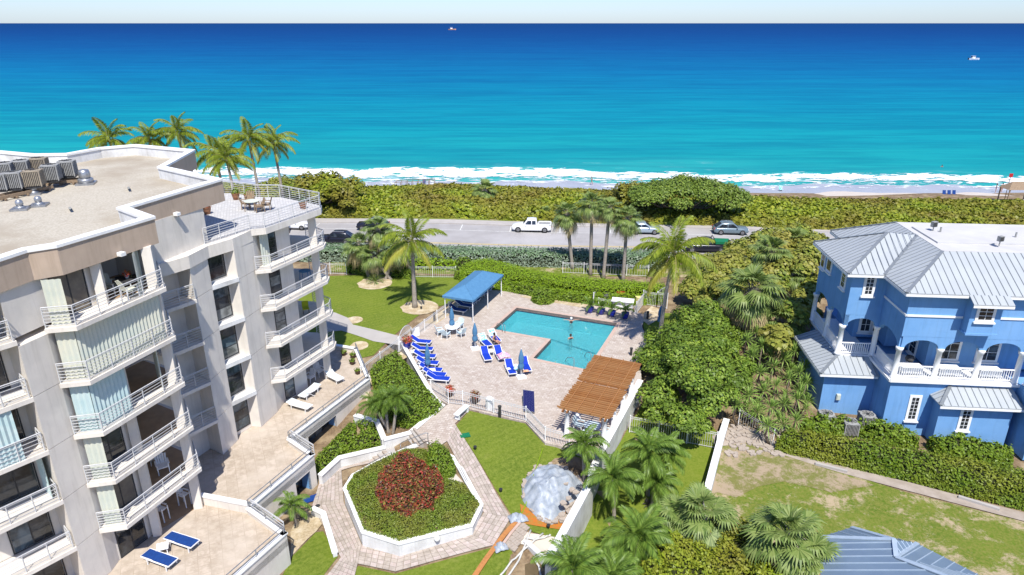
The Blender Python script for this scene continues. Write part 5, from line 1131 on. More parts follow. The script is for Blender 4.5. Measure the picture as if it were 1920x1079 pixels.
fence([G(1112,573), G(1126,556)], 'short white fence panel left of the pool equipment', 1.3, .15)
fence([G(1384,797), G(1448,836)], 'grey picket fence leaning over the stony bed in front of the yuccas', 1.3, .2, name='picket_fence', m=M_['grey'], pk=PICKS)
fence([G(1122,574), G(1150,578), G(1190,590)], 'low white fence behind the four blue pots', .8, .25)
def handr(a, b, h, lb): 
    t = thing('stair_handrail', lb, 'handrail', a); a, b = Vector(a), Vector(b); mb = MB(); u_ = Vector((0,0,1)); mb.tube([a, a+u_*h*.9, a.lerp(b,.06)+u_*h, b.lerp(a,.06)+u_*h, b+u_*h*.9, b], .028, 6); mb.build('handrail', M_['steel'], t, True)
    mb = MB(); mb.tube([a+u_*h*.5, b+u_*h*.5], .02, 5); mb.build('bar', M_['steel'], t)
handr(P(803,832,0), P(752,852,-.9), .9, 'metal handrail beside the upper flight of garden steps')
handr(P(735,868,-1), P(690,893,-1.9), .9, 'metal handrail beside the lower flight near the hedge ring')
# --- loungers
def lounger(name, label, fab, sling2=None, back=R(32), frame=None):
    t = thing(name, label, 'sun lounger', (0,0,0), 0, None, True); fr = frame or M_['white']; L, Wd, hh = 1.95, .66, .36; bl = .78
    mb = MB()
    for s in (-1, 1): mb.beam((0,s*Wd/2,hh), (L-bl,s*Wd/2,hh), .05,.06); 
    mb.beam((0,-Wd/2,hh), (0,Wd/2,hh), .05,.06); mb.beam((L-bl,-Wd/2,hh), (L-bl,Wd/2,hh), .05,.05); mb.beam((L-bl,-Wd/2,hh),(L-.25,-Wd/2,hh),.045,.05); mb.beam((L-bl,Wd/2,hh),(L-.25,Wd/2,hh),.045,.05); mb.build('frame', fr, t)
    mb = MB(); mb.box(((L-bl)/2,0,hh+.035), (L-bl-.02,Wd-.08,.045)); mb.build('seat', fab, t)
    c_, s_ = math.cos(back), math.sin(back); mb = MB(); mb.beam((L-bl,0,hh+.03), (L-bl+bl*c_,0,hh+.03+bl*s_), Wd-.08,.045); mb.build('backrest', sling2 or fab, t)
    mb = MB()
    for s in (-1, 1): mb.beam((L-bl,s*(Wd/2-.02),hh+.02), (L-bl+bl*c_,s*(Wd/2-.02),hh+.02+bl*s_), .045,.055)
    mb.beam((L-bl+bl*c_,-Wd/2,hh+.02+bl*s_), (L-bl+bl*c_,Wd/2,hh+.02+bl*s_), .045,.05); mb.build('back_frame', fr, t)
    for x in (.18, L-.45):
        for s in (-1, 1): mb = MB(); mb.beam((x,s*Wd/2,0), (x,s*Wd/2,hh-.03), .05,.05); mb.build('leg', fr, t)
    return t
lg = lounger('sun_lounger', 'x', M_['blue']); lgt = lounger('sun_lounger', 'x', M_['blue'], M_['teal']); lgp = lounger('sun_lounger', 'x', M_['blue'], M_['bteal'])
lgd = lounger('sun_lounger', 'x', M_['dblue']); lgf = lounger('sun_lounger', 'x', M_['dblue'], back=0.0); lgw = lounger('sun_lounger', 'x', M_['palewood']); lgwf = lounger('sun_lounger', 'x', M_['palewood'], back=0.12)
USED = set()
def put(pr_, loc, rz, lb, grp=None, sc=None):
    if pr_.name in USED: return dup(pr_, loc, rz, lb, grp, sc)
    USED.add(pr_.name); pr_.location = loc; pr_.rotation_euler.z = rz; pr_['label'] = lb
    if grp: pr_['group'] = grp
    if sc: pr_.scale = (sc,)*3
    return pr_
def face(foot, head): d = Vector(head)-Vector(foot); return math.atan2(d.y, d.x)
gL = 'blue loungers along the deck wall'
row = [(808,649),(812,662),(817,676),(822,689),(829,702),(836,711),(843,719)]
ords = ['farthest blue lounger of the wall row, nearest the blue flower pot','second blue lounger from the flower pot in the wall row','third blue lounger from the flower pot, left of the folded wall umbrella','middle blue lounger of the wall row beside the umbrella pole',
        'third blue lounger from the near corner of the deck in the wall row','second blue lounger from the near corner of the deck in the wall row','nearest blue lounger of the wall row beside the orange flowers']
for (a, b), lb in zip(row, ords): p = P(a, b, .06); put(lg, p, R(172+random.uniform(-4, 4)), lb, gL)
gM = 'loungers near the inner corner of the pool'
for pr_, ft, hd, lb in ((lgt, (918,656), (898,637), 'lounger with a teal patterned towel over its back beside the folded umbrella'), (lg, (916,683), (902,655), 'empty royal blue lounger in front of the teal towel one'),
        (lgp, (934,648), (916,628), 'lounger with a white and teal towel where a woman sits'), (lg, (942,681), (924,650), 'blue lounger with a pink towel bundle on its foot end'),
        (lg, (962,709), (948,680), 'blue lounger with a small white towel, nearest the side table'), (lg, (990,704), (975,672), 'blue lounger with an orange towel beside the near folded umbrella')):
    a, b = P(*ft, .06), P(*hd, .06); put(pr_, a, face(a, b), lb, gM)
gC = 'loungers under the blue canopy'
cl = [(868,592),(880,583),(884,577),(893,571),(899,563),(908,558),(914,551),(921,546)]
cn = ['front','second','third','fourth','fifth','sixth','seventh','farthest']
for (a, b), nme in zip(cl, cn): put(lgd, P(a+6, b-2, .06), R(158), f'{nme} navy lounger from the near posts under the blue canopy', gC)
gT = 'navy loungers on the lower terrace'
T0 = lambda a, b: P(a, b, .01)
put(lgf, T0(368,1031), face(T0(368,1031), T0(298,1008)), 'flat navy lounger farther from the facade on the lower terrace', gT)
put(lgf, T0(327,1066), face(T0(327,1066), T0(255,1040)), 'flat navy lounger closest to the glass door on the lower terrace', gT)
gU = 'pale loungers on the upper terrace'
put(lgw, T0(640,720), face(T0(640,720), T0(612,706)), 'pale grey lounger closest to the terrace column', gU)
put(lgwf, T0(566,752), face(T0(566,752), T0(600,728)), 'pale grey lounger beside the white folding table, in the middle of the terrace', gU); put(lgwf, T0(582,772), face(T0(582,772), T0(538,760)), 'pale grey lounger nearest the window column on the terrace', gU)
def small(name, label, cat, parts, loc, rz=0, grp=None):
    t = thing(name, label, cat, loc, rz, grp, True)
    for nm, m, f in parts: mb = MB(); f(mb); mb.build(nm, m, t)
    return t
def tablef(s, h, rnd=False, legm=None, m=None):
    m = m or M_['trim']; out = [('table_top', m, (lambda mb: mb.lathe([(.02,h-.03),(s/2,h-.04),(s/2,h),(.02,h+.005)], (0,0,0), 20)) if rnd else (lambda mb: mb.box((0,0,h-.02), (s,s,.04))))]
    for a, b in ((-1,-1),(1,-1),(1,1),(-1,1)): out.append(('leg', legm or m, (lambda mb, a=a, b=b: mb.beam((a*s*.38,b*s*.38,0), (a*s*.33,b*s*.33,h-.04), .045,.045))))
    return out
gs = 'small white side tables'
for (a, b, z), lb, rnd in (((921,667,.06),'small white round table between two blue loungers by the umbrella',True),((968,695,.06),'small white table holding a bag between the near blue loungers',True),((776,668,.06),'small white table between the far wall loungers',False),((790,686,.06),'small white table in the middle of the wall loungers',False),((811,703,.06),'small white table between the near wall loungers',False)):
    small('side_table', lb, 'table', tablef(.5,.45,rnd), P(a,b,z), .2, gs)
small('side_table', 'white square table between the two navy terrace loungers', 'table', tablef(.6,.42), T0(307,1036), .4, gs)
small('folding_table', 'white folding table between the pale terrace loungers', 'table', [('table_top', M_['trim'], lambda mb: mb.box((0,0,.5), (.6,.4,.04))), ('leg', M_['trim'], lambda mb: mb.beam((-.25,.15,0),(.25,.15,.48),.04,.04)), ('leg', M_['trim'], lambda mb: mb.beam((.25,-.15,0),(-.25,-.15,.48),.04,.04))], T0(583,745), .9)
def umbrella(loc, lb, grp='folded blue umbrellas', base=True, h=2.5, m=None):
    t = thing('folded_umbrella', lb, 'umbrella', loc, 0, grp, True); mb = MB(); mb.tube([(0,0,0),(0,0,h)], .025, 7); mb.build('pole', M_['trim'], t)
    mb = MB(); mb.lathe([(.12,.75),(.19,.82),(.20,1.1),(.13,1.32),(.18,1.5),(.17,1.8),(.10,2.2),(.03,h),(.01,h+.05)], (0,0,0), 24, 0, .28, 6); mb.build('canopy', m or M_['canvas'], t, True)
    mb = MB(); mb.lathe([(.135,1.3),(.145,1.33),(.135,1.36)], (0,0,0), 10); mb.build('tie', M_['dblue'], t)
    if base: mb = MB(); mb.box((0,0,.05), (.75,.75,.1), .3); mb.build('base', M_['trim'], t)
    mb = MB(); mb.lathe([(.02,h+.04),(.03,h+.08),(.01,h+.12)], (0,0,0), 8); mb.build('finial', M_['trim'], t); return t
umbrella(P(848,624,.06), 'folded blue umbrella rising through the white round table', base=False); umbrella(P(891,655,.06), 'folded blue umbrella on a white base beside the teal towel'); umbrella(P(977,708,.06), 'folded blue umbrella on a white base in front of the pool corner')
umbrella(P(803,700,.06), 'folded blue umbrella on a white pole among the wall loungers', h=2.7, base=False); umbrella(G(1236,618), 'folded bright blue umbrella on the small lawn right of the pool', base=False, h=2.4)
# table and chairs by the pool
def chairp(name, label, m, legm=None, grp=None, w_=.6, high=False):
    t = thing(name, label, 'chair', (0,0,0), 0, grp, True); legm = legm or M_['trim']; sh = .75 if high else .42
    mb = MB(); mb.box((0,0,sh), (w_,w_*.95,.05)); mb.build('seat', m, t)
    for k in range(5): mb = MB(); x = (k-2)*w_*.19; mb.beam((x,.28,sh), (x*1.15,.46,sh+.62-abs(k-2)*.05), w_*.16,.025); mb.build('back_slat', m, t)
    for s in (-1, 1):
        mb = MB(); mb.box((s*w_*.53,.02,sh+.22), (.1,w_,.03)); mb.build('armrest', m, t)
        for y in (-.26, .28): mb = MB(); mb.beam((s*w_*.48,y*1.1,0), (s*w_*.48,y,sh+.2), .05,.05); mb.build('leg', legm, t)
    return t
small('pool_table', 'white round table on the pool deck with an umbrella through it', 'table', tablef(1.35,.72,True), P(848,626,.06))
ch = chairp('patio_chair', 'x', M_['palewood']); cc = P(848,626,.06)
for a, lb in ((200,'pale blue chair left of the white round table'),(245,'pale blue chair in front of the white round table'),(320,'pale blue chair right of the white round table, in shade'),(60,'pale blue chair behind the white round table')):
    put(ch, cc+Vector((math.cos(R(a))*1.15, math.sin(R(a))*1.15, 0)), R(a-90), lb, 'chairs round the white pool table')
# blue canopy
c0 = P(887,605,.06); c3 = P(940,556,.06); ax = (c3-c0); Lc = ax.length; ax.normalize(); ay = Vector((-ax.y, ax.x, 0)); Wc = 2.95; ct = thing('shade_canopy', 'long blue hipped canvas canopy on white posts over the loungers', 'canopy', c0)
def cv(a, b, z): p = c0+ax*a+ay*b; return Vector((p.x, p.y, z))
ez, rz2, o1 = 2.42, 3.2, .18; q = [cv(-o1,-o1,ez), cv(Lc+o1,-o1,ez), cv(Lc+o1,Wc+o1,ez), cv(-o1,Wc+o1,ez)]; k0, k1 = cv(1.5,Wc/2,rz2), cv(Lc-1.5,Wc/2,rz2)
mb = MB(); mb.add(q+[k0, k1], [(0,1,5,4),(1,2,5),(2,3,4,5),(3,0,4)]); mb.add(q+[p-Vector((0,0,.2)) for p in q], [(0,1,5,4),(1,2,6,5),(2,3,7,6),(3,0,4,7)]); mb.build('canvas', M_['canvas'], ct)
for a in (0, Lc/2, Lc):
    for b in (0, Wc): p = cv(a, b, .06); mb = MB(); mb.tube([p, Vector((p.x,p.y,ez-.05))], .045, 8); mb.build('post', M_['trim'], ct)
for a, b in ((q[0],k0),(q[3],k0),(q[1],k1),(q[2],k1),(k0,k1)): mb = MB(); mb.tube([a+Vector((0,0,.015)), b+Vector((0,0,.015))], .02, 5); mb.build('canvas_seam', M_['canvas'], ct)
# pergola
pA, pB, pC, pD = P(1043,762,2.72), P(1145,787,2.72), P(1117,663.5,2.72), P(1202.5,681,2.72); pg = thing('pergola', 'brown stained timber pergola on round white columns', 'pergola', (pA+pB+pC+pD)/4-Vector((0,0,2.7)))
u = ((pC-pA)+(pD-pB)).normalized(); wv = ((pB-pA)+(pD-pC)).normalized(); wv = (wv-u*wv.dot(u)).normalized(); Lp = ((pC-pA).length+(pD-pB).length)/2; Wp = ((pB-pA).length+(pD-pC).length)/2; pc = (pA+pB+pC+pD)/4
def pp(a, b, z): p = pc+u*a+wv*b; return Vector((p.x, p.y, z))
def shaped(a, b, h_, w_, name, m=M_['perg']):
    a = Vector(a); b = Vector(b); d = (b-a); L = d.length; d.normalize(); s = d.cross(Vector((0,0,1))).normalized(); pts = [(0,h_*.55),(.22,0),(L-.22,0),(L,h_*.55),(L,h_),(0,h_)]; mb = MB(); mb.ex(pts, Vector((0,0,0)), Vector((1,0,0)), Vector((0,0,1)), Vector((0,1,0)), w_)
    o = bpy.data.objects.new(name, mb.mesh(name, m)); _link(o, pg); M = Matrix((( d.x, -d.y, 0, a.x-(-d.y)*w_/2),(d.y, d.x, 0, a.y-d.x*w_/2),(0,0,1,a.z),(0,0,0,1))); o.matrix_basis = M; return o
for s in (-1, 1):
    for dd in (-.16, .16): shaped(pp(-Lp/2, s*(Wp/2-.55)+dd, 2.22), pp(Lp/2, s*(Wp/2-.55)+dd, 2.22), .26, .06, 'beam')
NR = 33
for i in range(NR): a = -Lp/2+.25+(Lp-.5)*i/(NR-1)+random.uniform(-.02,.02); up_ = .10 if i >= NR*.48 else 0; e_ = random.uniform(-.07,.07); shaped(pp(a, -Wp/2+e_, 2.46+up_), pp(a, Wp/2+e_, 2.46+up_), .19, .05, 'rafter')
for i in range(4): b = -Wp/2+.5+(Wp-1.0)*i/3; mb = MB(); mb.beam(pp(-Lp/2+.15, b, 2.67), pp(0, b, 2.67), .045, .05).beam(pp(0, b, 2.77), pp(Lp/2-.15, b, 2.77), .045, .05); mb.build('batten', M_['perg'], pg)
COLM = MB().lathe([(.24,0),(.24,.12),(.17,.18),(.16,1.95),(.2,2.0),(.24,2.12),(.24,2.2)], (0,0,0), 16).mesh('column', M_['trim'], True)
for a in (-.42, -.14, .14, .42):
    for s in (-1, 1): o = bpy.data.objects.new('column', COLM); _link(o, pg); o.location = pp(a*Lp, s*(Wp/2-.55), .06)
small('pergola_table', 'pale round table in the striped shade of the pergola', 'table', tablef(1.2,.72,True,None,M_['palewood']), pp(-2.6,.2,.06))
for a, lb in ((150,'pale blue chair left of the table under the pergola'),(330,'pale blue chair right of the table under the pergola'),(240,'pale blue chair in front of the table under the pergola')): p = pp(-2.6,.2,.06); put(ch, p+Vector((math.cos(R(a))*1.0, math.sin(R(a))*1.0, 0)), R(a-90), lb, 'chairs under the pergola')
# upright solar panel
a, b = P(982,766,.1), P(1002,772,.1); t = thing('solar_panel', 'dark blue gridded solar panel propped upright near the deck fence', 'solar panel', a); d = (b-a); Wd = 1.0; d.normalize(); d = Vector((.93,-.25,0)).normalized(); n = Vector((0,-.34,.94)); up = Vector((.0,.96,.34)).normalized(); o0 = P(981,771,.25); 
n = d.cross(up).normalized(); mb = MB(); Hh = 2.05; Ww = .88; mb.ex([(0,0),(Ww,0),(Ww,Hh),(0,Hh)], o0, d, up, n, -.05); mb.build('frame', M_['steel'], t)
CELL = MB().box((0,0,0), (.115,.142,.012)).mesh('cell', M_['panel']); rot = Matrix((d, up, n)).transposed().to_euler()
for i in range(7):
    for j in range(13): o = bpy.data.objects.new('cell', CELL); _link(o, t); o.location = o0+d*(.055+.121*i+.025)+up*(.05+.152*j+.05)+n*.008; o.rotation_euler = rot
for s in (.1, .9): mb = MB(); mb.tube([o0+d*Ww*s+up*Hh*.8, o0+d*Ww*s+Vector((0,1.6,-.2))], .02, 5); mb.build('leg', M_['steel'], t)
# pots
def pot(loc, lb, m, r_=.3, h_=.45, leaf=None, n=120, sz=.16, spread=.5, ph=.7, grp=None, cat='potted plant', mesh=None):
    t = thing('potted_plant', lb, cat, loc, 0, grp, True); mb = MB(); mb.lathe([(r_*.62,0),(r_*.9,h_*.55),(r_,h_*.95),(r_*1.08,h_),(r_*.9,h_),(r_*.88,h_-.05)], (0,0,0), 14); mb.build('pot', m, t, True)
    mb = MB(); mb.lathe([(.01,h_-.05),(r_*.88,h_-.06)], (0,0,0), 12); mb.build('soil', M_['soil'], t)
    if mesh: 
        for i in range(9): inst('frond', AD[min(i//3, 3)], t, (0,0,h_*1.3), (0,0,i*2.4), (.52,.52,.6)); 
        for i in range(4): inst('stem', STEM, t, (.08*math.cos(i*1.7),.08*math.sin(i*1.7),h_-.05), (.1*math.sin(i*2),.1*math.cos(i*3),0))
    elif leaf:
        d = rvec(n); d[:, 2] = abs(d[:, 2]); p = d*np.array([spread, spread, ph])*RNG.uniform(.5, 1, (n, 1))+np.array([0, 0, h_]); v, f = leaves(p, d, sz, .55); o = bpy.data.objects.new('foliage', npmesh('foliage', v, f, leaf)); _link(o, t)
    return t
STEM = MB().tube([(0,0,0),(0,0,.7)], .012, 5).mesh('stem', L_['adon'])
for k, (a, b) in enumerate(((1106,587),(1127,590),(1147,594),(1172,598))): pot(P(a, b, .06), ['cobalt pot with an areca palm nearest the round shrub','cobalt pot with an areca palm, second from the round shrub','cobalt pot with an areca palm, third from the round shrub','cobalt pot with a spreading palm nearest the short fence panel'][k], M_['potblue'], .38, .6, mesh=PY, grp='blue pots with palms by the pool')
pot(P(764,654,.06), 'cobalt pot with orange and red flowers beside the arched gate', M_['potblue'], .38, .7, L_['flower'], 200, .18, .6, .7)
pot(P(843,744,.06), 'brown pot with orange flowers at the near end of the loungers', M_['brown'], .28, .5, L_['flower'], 160, .16, .5, .5); pot(P(891,756,.06), 'brown pot with dark leaves and red flowers behind the deck fence', M_['brown'], .3, .6, L_['croton'], 160, .16, .5, .5)
for (a, b), lb in (((645,667),'brown pot with a dark plant closest to the terrace column'),((661,684),'brown pot with a reddish plant in the middle of the terrace edge'),((671,702),'brown pot with a small plant near the terrace corner'),((662,672),'small green plant on the terrace between the brown pots')): pot(P(a, b, .01), lb, M_['brown'], .24, .32, L_['bush'], 90, .12, .32, .3, grp='pots on the upper terrace')
z5 = Lv(5)+.03
for (a, b), lb, lf in (((443,375),'terracotta pot with low greenery at the far railing of the roof terrace','bush'),((466,377),'terracotta trough of herbs beside the roof terrace table','bush'),((569,392),'terracotta urn with a grey green plant at the right end of the roof terrace','grey'),((389,402),'reddish potted shrub against the wall edge of the roof terrace','croton')): pot(P(a, b, z5), lb, M_['terra'], .3, .5, L_[lf], 120, .14, .35, .5, grp='pots on the roof terrace')
rc = chairp('rattan_chair', 'x', M_['wood'], M_['wood'])
small('roof_table', 'round wicker table on the roof terrace', 'table', tablef(1.1,.72,True,M_['wood'],M_['curt']), P(474,395,z5))
for (a, b), rz, lb in (((462,392),1.9,'wicker chair left of the roof terrace table'),((487,398),-1.0,'wicker chair right of the roof terrace table'),((470,385),.2,'wicker chair behind the roof terrace table'),((500,395),-1.4,'rounded wicker chair at the far right of the roof table')): put(rc, P(a, b, z5), rz, lb, 'wicker chairs on the roof terrace')
# balcony furniture
wc = chairp('terrace_chair', 'x', M_['trim'])
for p, rz, lb in (((-20.1,32.9,Lv(1)+.02),.6,'white slatted chair on the first balcony above the terrace'),((-20.9,33.8,Lv(1)+.02),2.0,'white slatted chair at the back of the first balcony'),(T0(582,716),-.5,'white chair beside the terrace column, in the shade'),(T0(600,704),.9,'white chair behind the terrace column')): put(wc, p, rz, lb, 'white terrace chairs')
hc = chairp('bar_stool', 'x', M_['trim'], high=True, w_=.42)
for p, lb in (((-20.3,32.2,.02),'white high stool under the lowest balcony, nearer the pier'),((-19.6,33.5,.02),'white high stool under the lowest balcony, nearer the column')): put(hc, p, 1.2, lb, 'white high stools')
small('dining_table', 'dark dining table with flowers on the top balcony', 'table', tablef(1.1,.74,False,None,M_['dark']), (-19.6,32.6,Lv(5)+.02), .5); pot((-19.6,32.6,Lv(5)+.76), 'small vase of pink flowers on the balcony dining table', M_['trim'], .1, .15, L_['flower'], 60, .12, .3, .35, cat='vase')
dc = chairp('dining_chair', 'x', M_['curt']); put(dc, (-20.3,32.4,Lv(5)+.02), 1.4, 'pale dining chair left of the top balcony table', 'dining chairs on the top balcony'); put(dc, (-19.2,31.9,Lv(5)+.02), 2.6, 'pale dining chair in front of the top balcony table', 'dining chairs on the top balcony')
small('bistro_table', 'teal round bistro table on the third balcony of the end bay', 'table', tablef(.9,.7,True,None,M_['canvas']), (-16.0,49.6,Lv(3)+.02)); small('lime_chair', 'lime green folding chair on the second balcony of the end bay', 'chair', [('seat', M_['lime'], lambda mb: mb.box((0,0,.42),(.5,.5,.04))), ('backrest', M_['lime'], lambda mb: mb.box((0,.25,.7),(.5,.04,.5))), ('leg', M_['dark'], lambda mb: mb.box((-.22,0,.2),(.03,.45,.4))), ('leg', M_['dark'], lambda mb: mb.box((.22,0,.2),(.03,.45,.4)))], (-16.2,49.4,Lv(2)+.02), .4)
# bench, bin, bollards, spots
small('garden_bench', 'white backless bench beside the deck fence gate', 'bench', [('seat', M_['trim'], lambda mb: mb.box((0,0,.45),(1.6,.42,.07))), ('leg', M_['trim'], lambda mb: mb.box((-.6,0,.21),(.12,.38,.42))), ('leg', M_['trim'], lambda mb: mb.box((.6,0,.21),(.12,.38,.42)))], G(866,782,.1), R(62))
small('trash_can', 'white round trash can behind the deck fence', 'trash can', [('can', M_['trim'], lambda mb: mb.lathe([(.26,0),(.29,.8),(.29,.82)],(0,0,0),14)), ('lid', M_['trim'], lambda mb: mb.lathe([(.31,.82),(.31,.88),(.2,1.02),(.02,1.05)],(0,0,0),14))], P(918,768,.06))
for (a, b, s), lb in (((937,783,1),'dark green bollard light at the deck fence above the lawn'),((1214,600,.9),'dark bollard light at the edge of the small right lawn'),((1357,668,.9),'bollard'),((815,604,1),'dark bollard light beside the lawn fence near the canopy'),((1183,668,.8),'dark bollard at the deck edge behind the pergola')):
    if lb == 'bollard': continue
    small('bollard_light', lb, 'bollard', [('body', M_['dark'], lambda mb, s=s: mb.lathe([(.11,0),(.11,.85*s)],(0,0,0),10)), ('cap', M_['dark'], lambda mb, s=s: mb.lathe([(.14,.85*s),(.14,.95*s),(.02,1.0*s)],(0,0,0),10))], G(a, b), 0, 'dark bollard lights')
for (a, b), lb in (((891,846),'black lawn spotlight on the triangular lawn, upper one'),((939,926),'black lawn spotlight on the triangular lawn, lower one'),((790,582),'black spotlight on the pebbles at the coconut palm'),((1028,994),'black spotlight in the grass beside the trench')):
    small('spotlight', lb, 'spotlight', [('stake', M_['dark'], lambda mb: mb.lathe([(.02,0),(.02,.2)],(0,0,0),6)), ('lamp_head', M_['dark'], lambda mb: mb.lathe([(.05,.18),(.11,.26),(.12,.36),(.02,.37)],(0,0,0),8))], G(a, b), 0, 'lawn spotlights')
mb = MB(); mb.box((0,0,0), (.7,.5,.06), .3); mb.v = [(x+G(872,819).x, y+G(872,819).y, z+G(872,819).z+.08) for x, y, z in mb.v]; mb.build('valve_cover', M_['green'], label='green valve cover in the grass beside the walk', cat='cover')
for (a, b), lb in (((599,955),'dark round drain cover at the left end of the walk'),((660,902),'dark round drain cover left of the planter')):
    mb = MB(); p = G(a-3, b-3, .12); mb.lathe([(.16,0),(.16,.02),(.01,.025)], p, 14); mb.build('drain_cover', M_['dark'], label=lb, cat='drain', group='drain covers')
mb = MB(); p = T0(0,0); p = G(583,938,.1); mb.box(p, (1.0,.6,.04), .5); mb.build('door_mat', M_['dblue'], label='blue door mat outside the lower terrace door', cat='mat')
small('service_table', 'long white counter among the pool equipment behind the pots', 'table', [('table_top', M_['trim'], lambda mb: mb.box((0,0,.95),(2.2,1.1,.06))), ('cabinet', M_['trim'], lambda mb: mb.box((0,.1,.46),(2.0,.8,.92)))], P(1167,580,.06), R(-14))
small('cloth_bundle', 'red folded cloth on a dark box behind the white counter', 'cloth', [('box', M_['dark'], lambda mb: mb.box((0,0,.5),(1.0,.6,1.0))), ('cloth', M_['red'], lambda mb: mb.lathe([(.5,1.0),(.48,1.12),(.2,1.2),(.02,1.2)],(0,0,0),10))], P(1163,566,.06))
small('yellow_bin', 'pale yellow bin between the counter and the gate', 'bin', [('bin', M_['yel'], lambda mb: mb.lathe([(.32,0),(.36,.9),(.38,.95),(.02,.97)],(0,0,0),12))], P(1197,573,.06))
small('grill_cover', 'black covered grill behind the blue pots', 'grill', [('cover', M_['dark'], lambda mb: mb.lathe([(.55,0),(.55,.9),(.4,1.1),(.02,1.15)],(0,0,0),8)), ('shelf', M_['grey'], lambda mb: mb.box((.8,0,.85),(.6,.5,.05)))], P(1136,568,.06), .2)
small('notice_board', 'white notice board on a post among the palms behind the lawn', 'sign', [('post', M_['trim'], lambda mb: mb.tube([(0,0,0),(0,0,2.3)],.04,6)), ('board', M_['trim'], lambda mb: mb.box((0,0,2.1),(.8,.05,.7)))], G(695,512))
small('gate_sign', 'pale blank sign board hung on the lawn fence near the gate', 'sign', [('board', M_['trim'], lambda mb: mb.box((0,0,.65),(.8,.04,.9)))], G(780,636), R(38))
# towels and bags
def cloth(name, label, m, loc, sx, sy, rz, h_=.1, seed=1, cat='towel'):
    n = 9; vs = []; 
    for i in range(n):
        for j in range(n): x, y = (i/(n-1)-.5), (j/(n-1)-.5); vs.append((x*sx, y*sy, h_*(1+.6*math.sin(seed+i*1.9+j*1.1))*math.exp(-3*(x*x+y*y)*2)))
    me = npmesh(name, np.array(vs), np.array([(i*n+j, (i+1)*n+j, (i+1)*n+j+1, i*n+j+1) for i in range(n-1) for j in range(n-1)]), m, smooth=True); o = bpy.data.objects.new(name, me); C.objects.link(o); o.location = loc; o.rotation_euler.z = rz; sm = o.modifiers.new('s', 'SOLIDIFY'); sm.thickness = .02; return tag(o, label, cat)
cloth('pink_towel', 'crumpled pink towel lying over the foot of a blue lounger', M_['pink'], P(944,668,.52), 1.0, .9, .4, .28, 2); cloth('white_towel', 'small folded white towel on a blue lounger', M_['trim'], P(953,692,.50), .35, .35, .4, .05, 3); cloth('orange_towel', 'small orange towel on the lounger by the near umbrella', M_['orange'], P(986,696,.50), .45, .35, .2, .04, 1)
mb = MB(); mb.lathe([(.14,0),(.2,.12),(.15,.25),(.04,.3)], P(911,645,.1), 9); mb.build('beach_bag', M_['red'], smooth=True, label='small red bag between the two towel draped loungers', cat='bag')
mb = MB(); mb.lathe([(.16,0),(.2,.12),(.14,.26),(.04,.3)], P(967,694,.53), 9); mb.build('beach_bag', M_['bteal'], smooth=True, label='pale beach bag on the small table between near loungers', cat='bag')
# --- works area: tarp heap, slabs, boards, hoses, mesh
th = thing('tarp_heap', 'spoil heap under a wrinkled pale blue tarp held down by stones', 'heap', G(1045,935)); hc_ = G(1040,945); n = 40; vs = []
bnd = [P(a, b, -.9) for a, b in ((985,905),(1003,890),(1030,884),(1062,890),(1098,908),(1088,930),(1066,950),(1050,966),(1035,976),(1012,972),(995,958),(980,940),(978,920))]
cx = sum(p.x for p in bnd)/len(bnd); cy = sum(p.y for p in bnd)/len(bnd); na, nr_ = 96, 26
for j in range(nr_+1):
    for i in range(na):
        a = 2*math.pi*i/na; 
        d = Vector((math.cos(a), math.sin(a))); best = 1.0
        for k in range(len(bnd)):
            p, q = bnd[k-1], bnd[k]; ex, ey = q.x-p.x, q.y-p.y; den = d.x*ey-d.y*ex
            if abs(den) > 1e-6:
                t = ((p.x-cx)*ey-(p.y-cy)*ex)/den; s = ((p.x-cx)*d.y-(p.y-cy)*d.x)/den
                if t > 0 and 0 <= s <= 1: best = t
        f = j/nr_; x, y = cx+d.x*best*f, cy+d.y*best*f; z = g(x, y)+.06+.95*(1-f*f)**.9*(1+.12*math.sin(a*2+.6))+(.085*math.sin(x*5.3+1.2*math.sin(y*2.3))+.06*math.sin(y*6.7+1.5*math.sin(x*3.1))+.025*math.sin(x*11+y*4)+.02*math.sin(x*7-y*13))*min(1, (1-f)*4); vs.append((x, y, z))
o = bpy.data.objects.new('tarp_sheet', npmesh('tarp_sheet', np.array(vs), np.array([(j*na+i, j*na+(i+1) % na, (j+1)*na+(i+1) % na, (j+1)*na+i) for j in range(nr_) for i in range(na)]), M_['tarp'], smooth=True)); _link(o, th)
rs = random.Random(5)
def stone(parent, p, s=.4, m=None, h_=.09): 
    mb = MB(); k = 5+rs.randrange(2); mb.prism([(p.x+s*.5*math.cos(2*math.pi*i/k+rs.uniform(-.3,.3))*rs.uniform(.8,1.1), p.y+s*.5*math.sin(2*math.pi*i/k+rs.uniform(-.3,.3))*rs.uniform(.8,1.1)) for i in range(k)], p.z, p.z+h_); return mb.build('stone', m or M_['stone'], parent)
for i in range(64): a = rs.uniform(0, 1)*len(bnd); k = int(a); p, q = bnd[k-1], bnd[k % len(bnd)]; t = p.lerp(q, a-k); x, y = cx+(t.x-cx)*rs.uniform(.82,.99), cy+(t.y-cy)*rs.uniform(.82,.99); stone(th, Vector((x, y, g(x, y)+.14)), rs.uniform(.25,.5))
for a, b in ((1046,903),(1060,908),(1072,920),(1066,936),(1080,925),(1056,945)): stone(th, P(a, b, -.2), .45)
pil = thing('slab_stack', 'loose pale paving slabs stacked between the tarp and the white wall', 'slabs', G(1070,970))
for i in range(34): p = G(rs.uniform(1052,1084), rs.uniform(948,985), .04+.1*(i % 3)); stone(pil, p, rs.uniform(.35,.6), None, .08)
pl2 = thing('paving_slabs', 'a few pale slabs lying on the orange mesh in front of the tarp', 'slabs', G(1030,968))
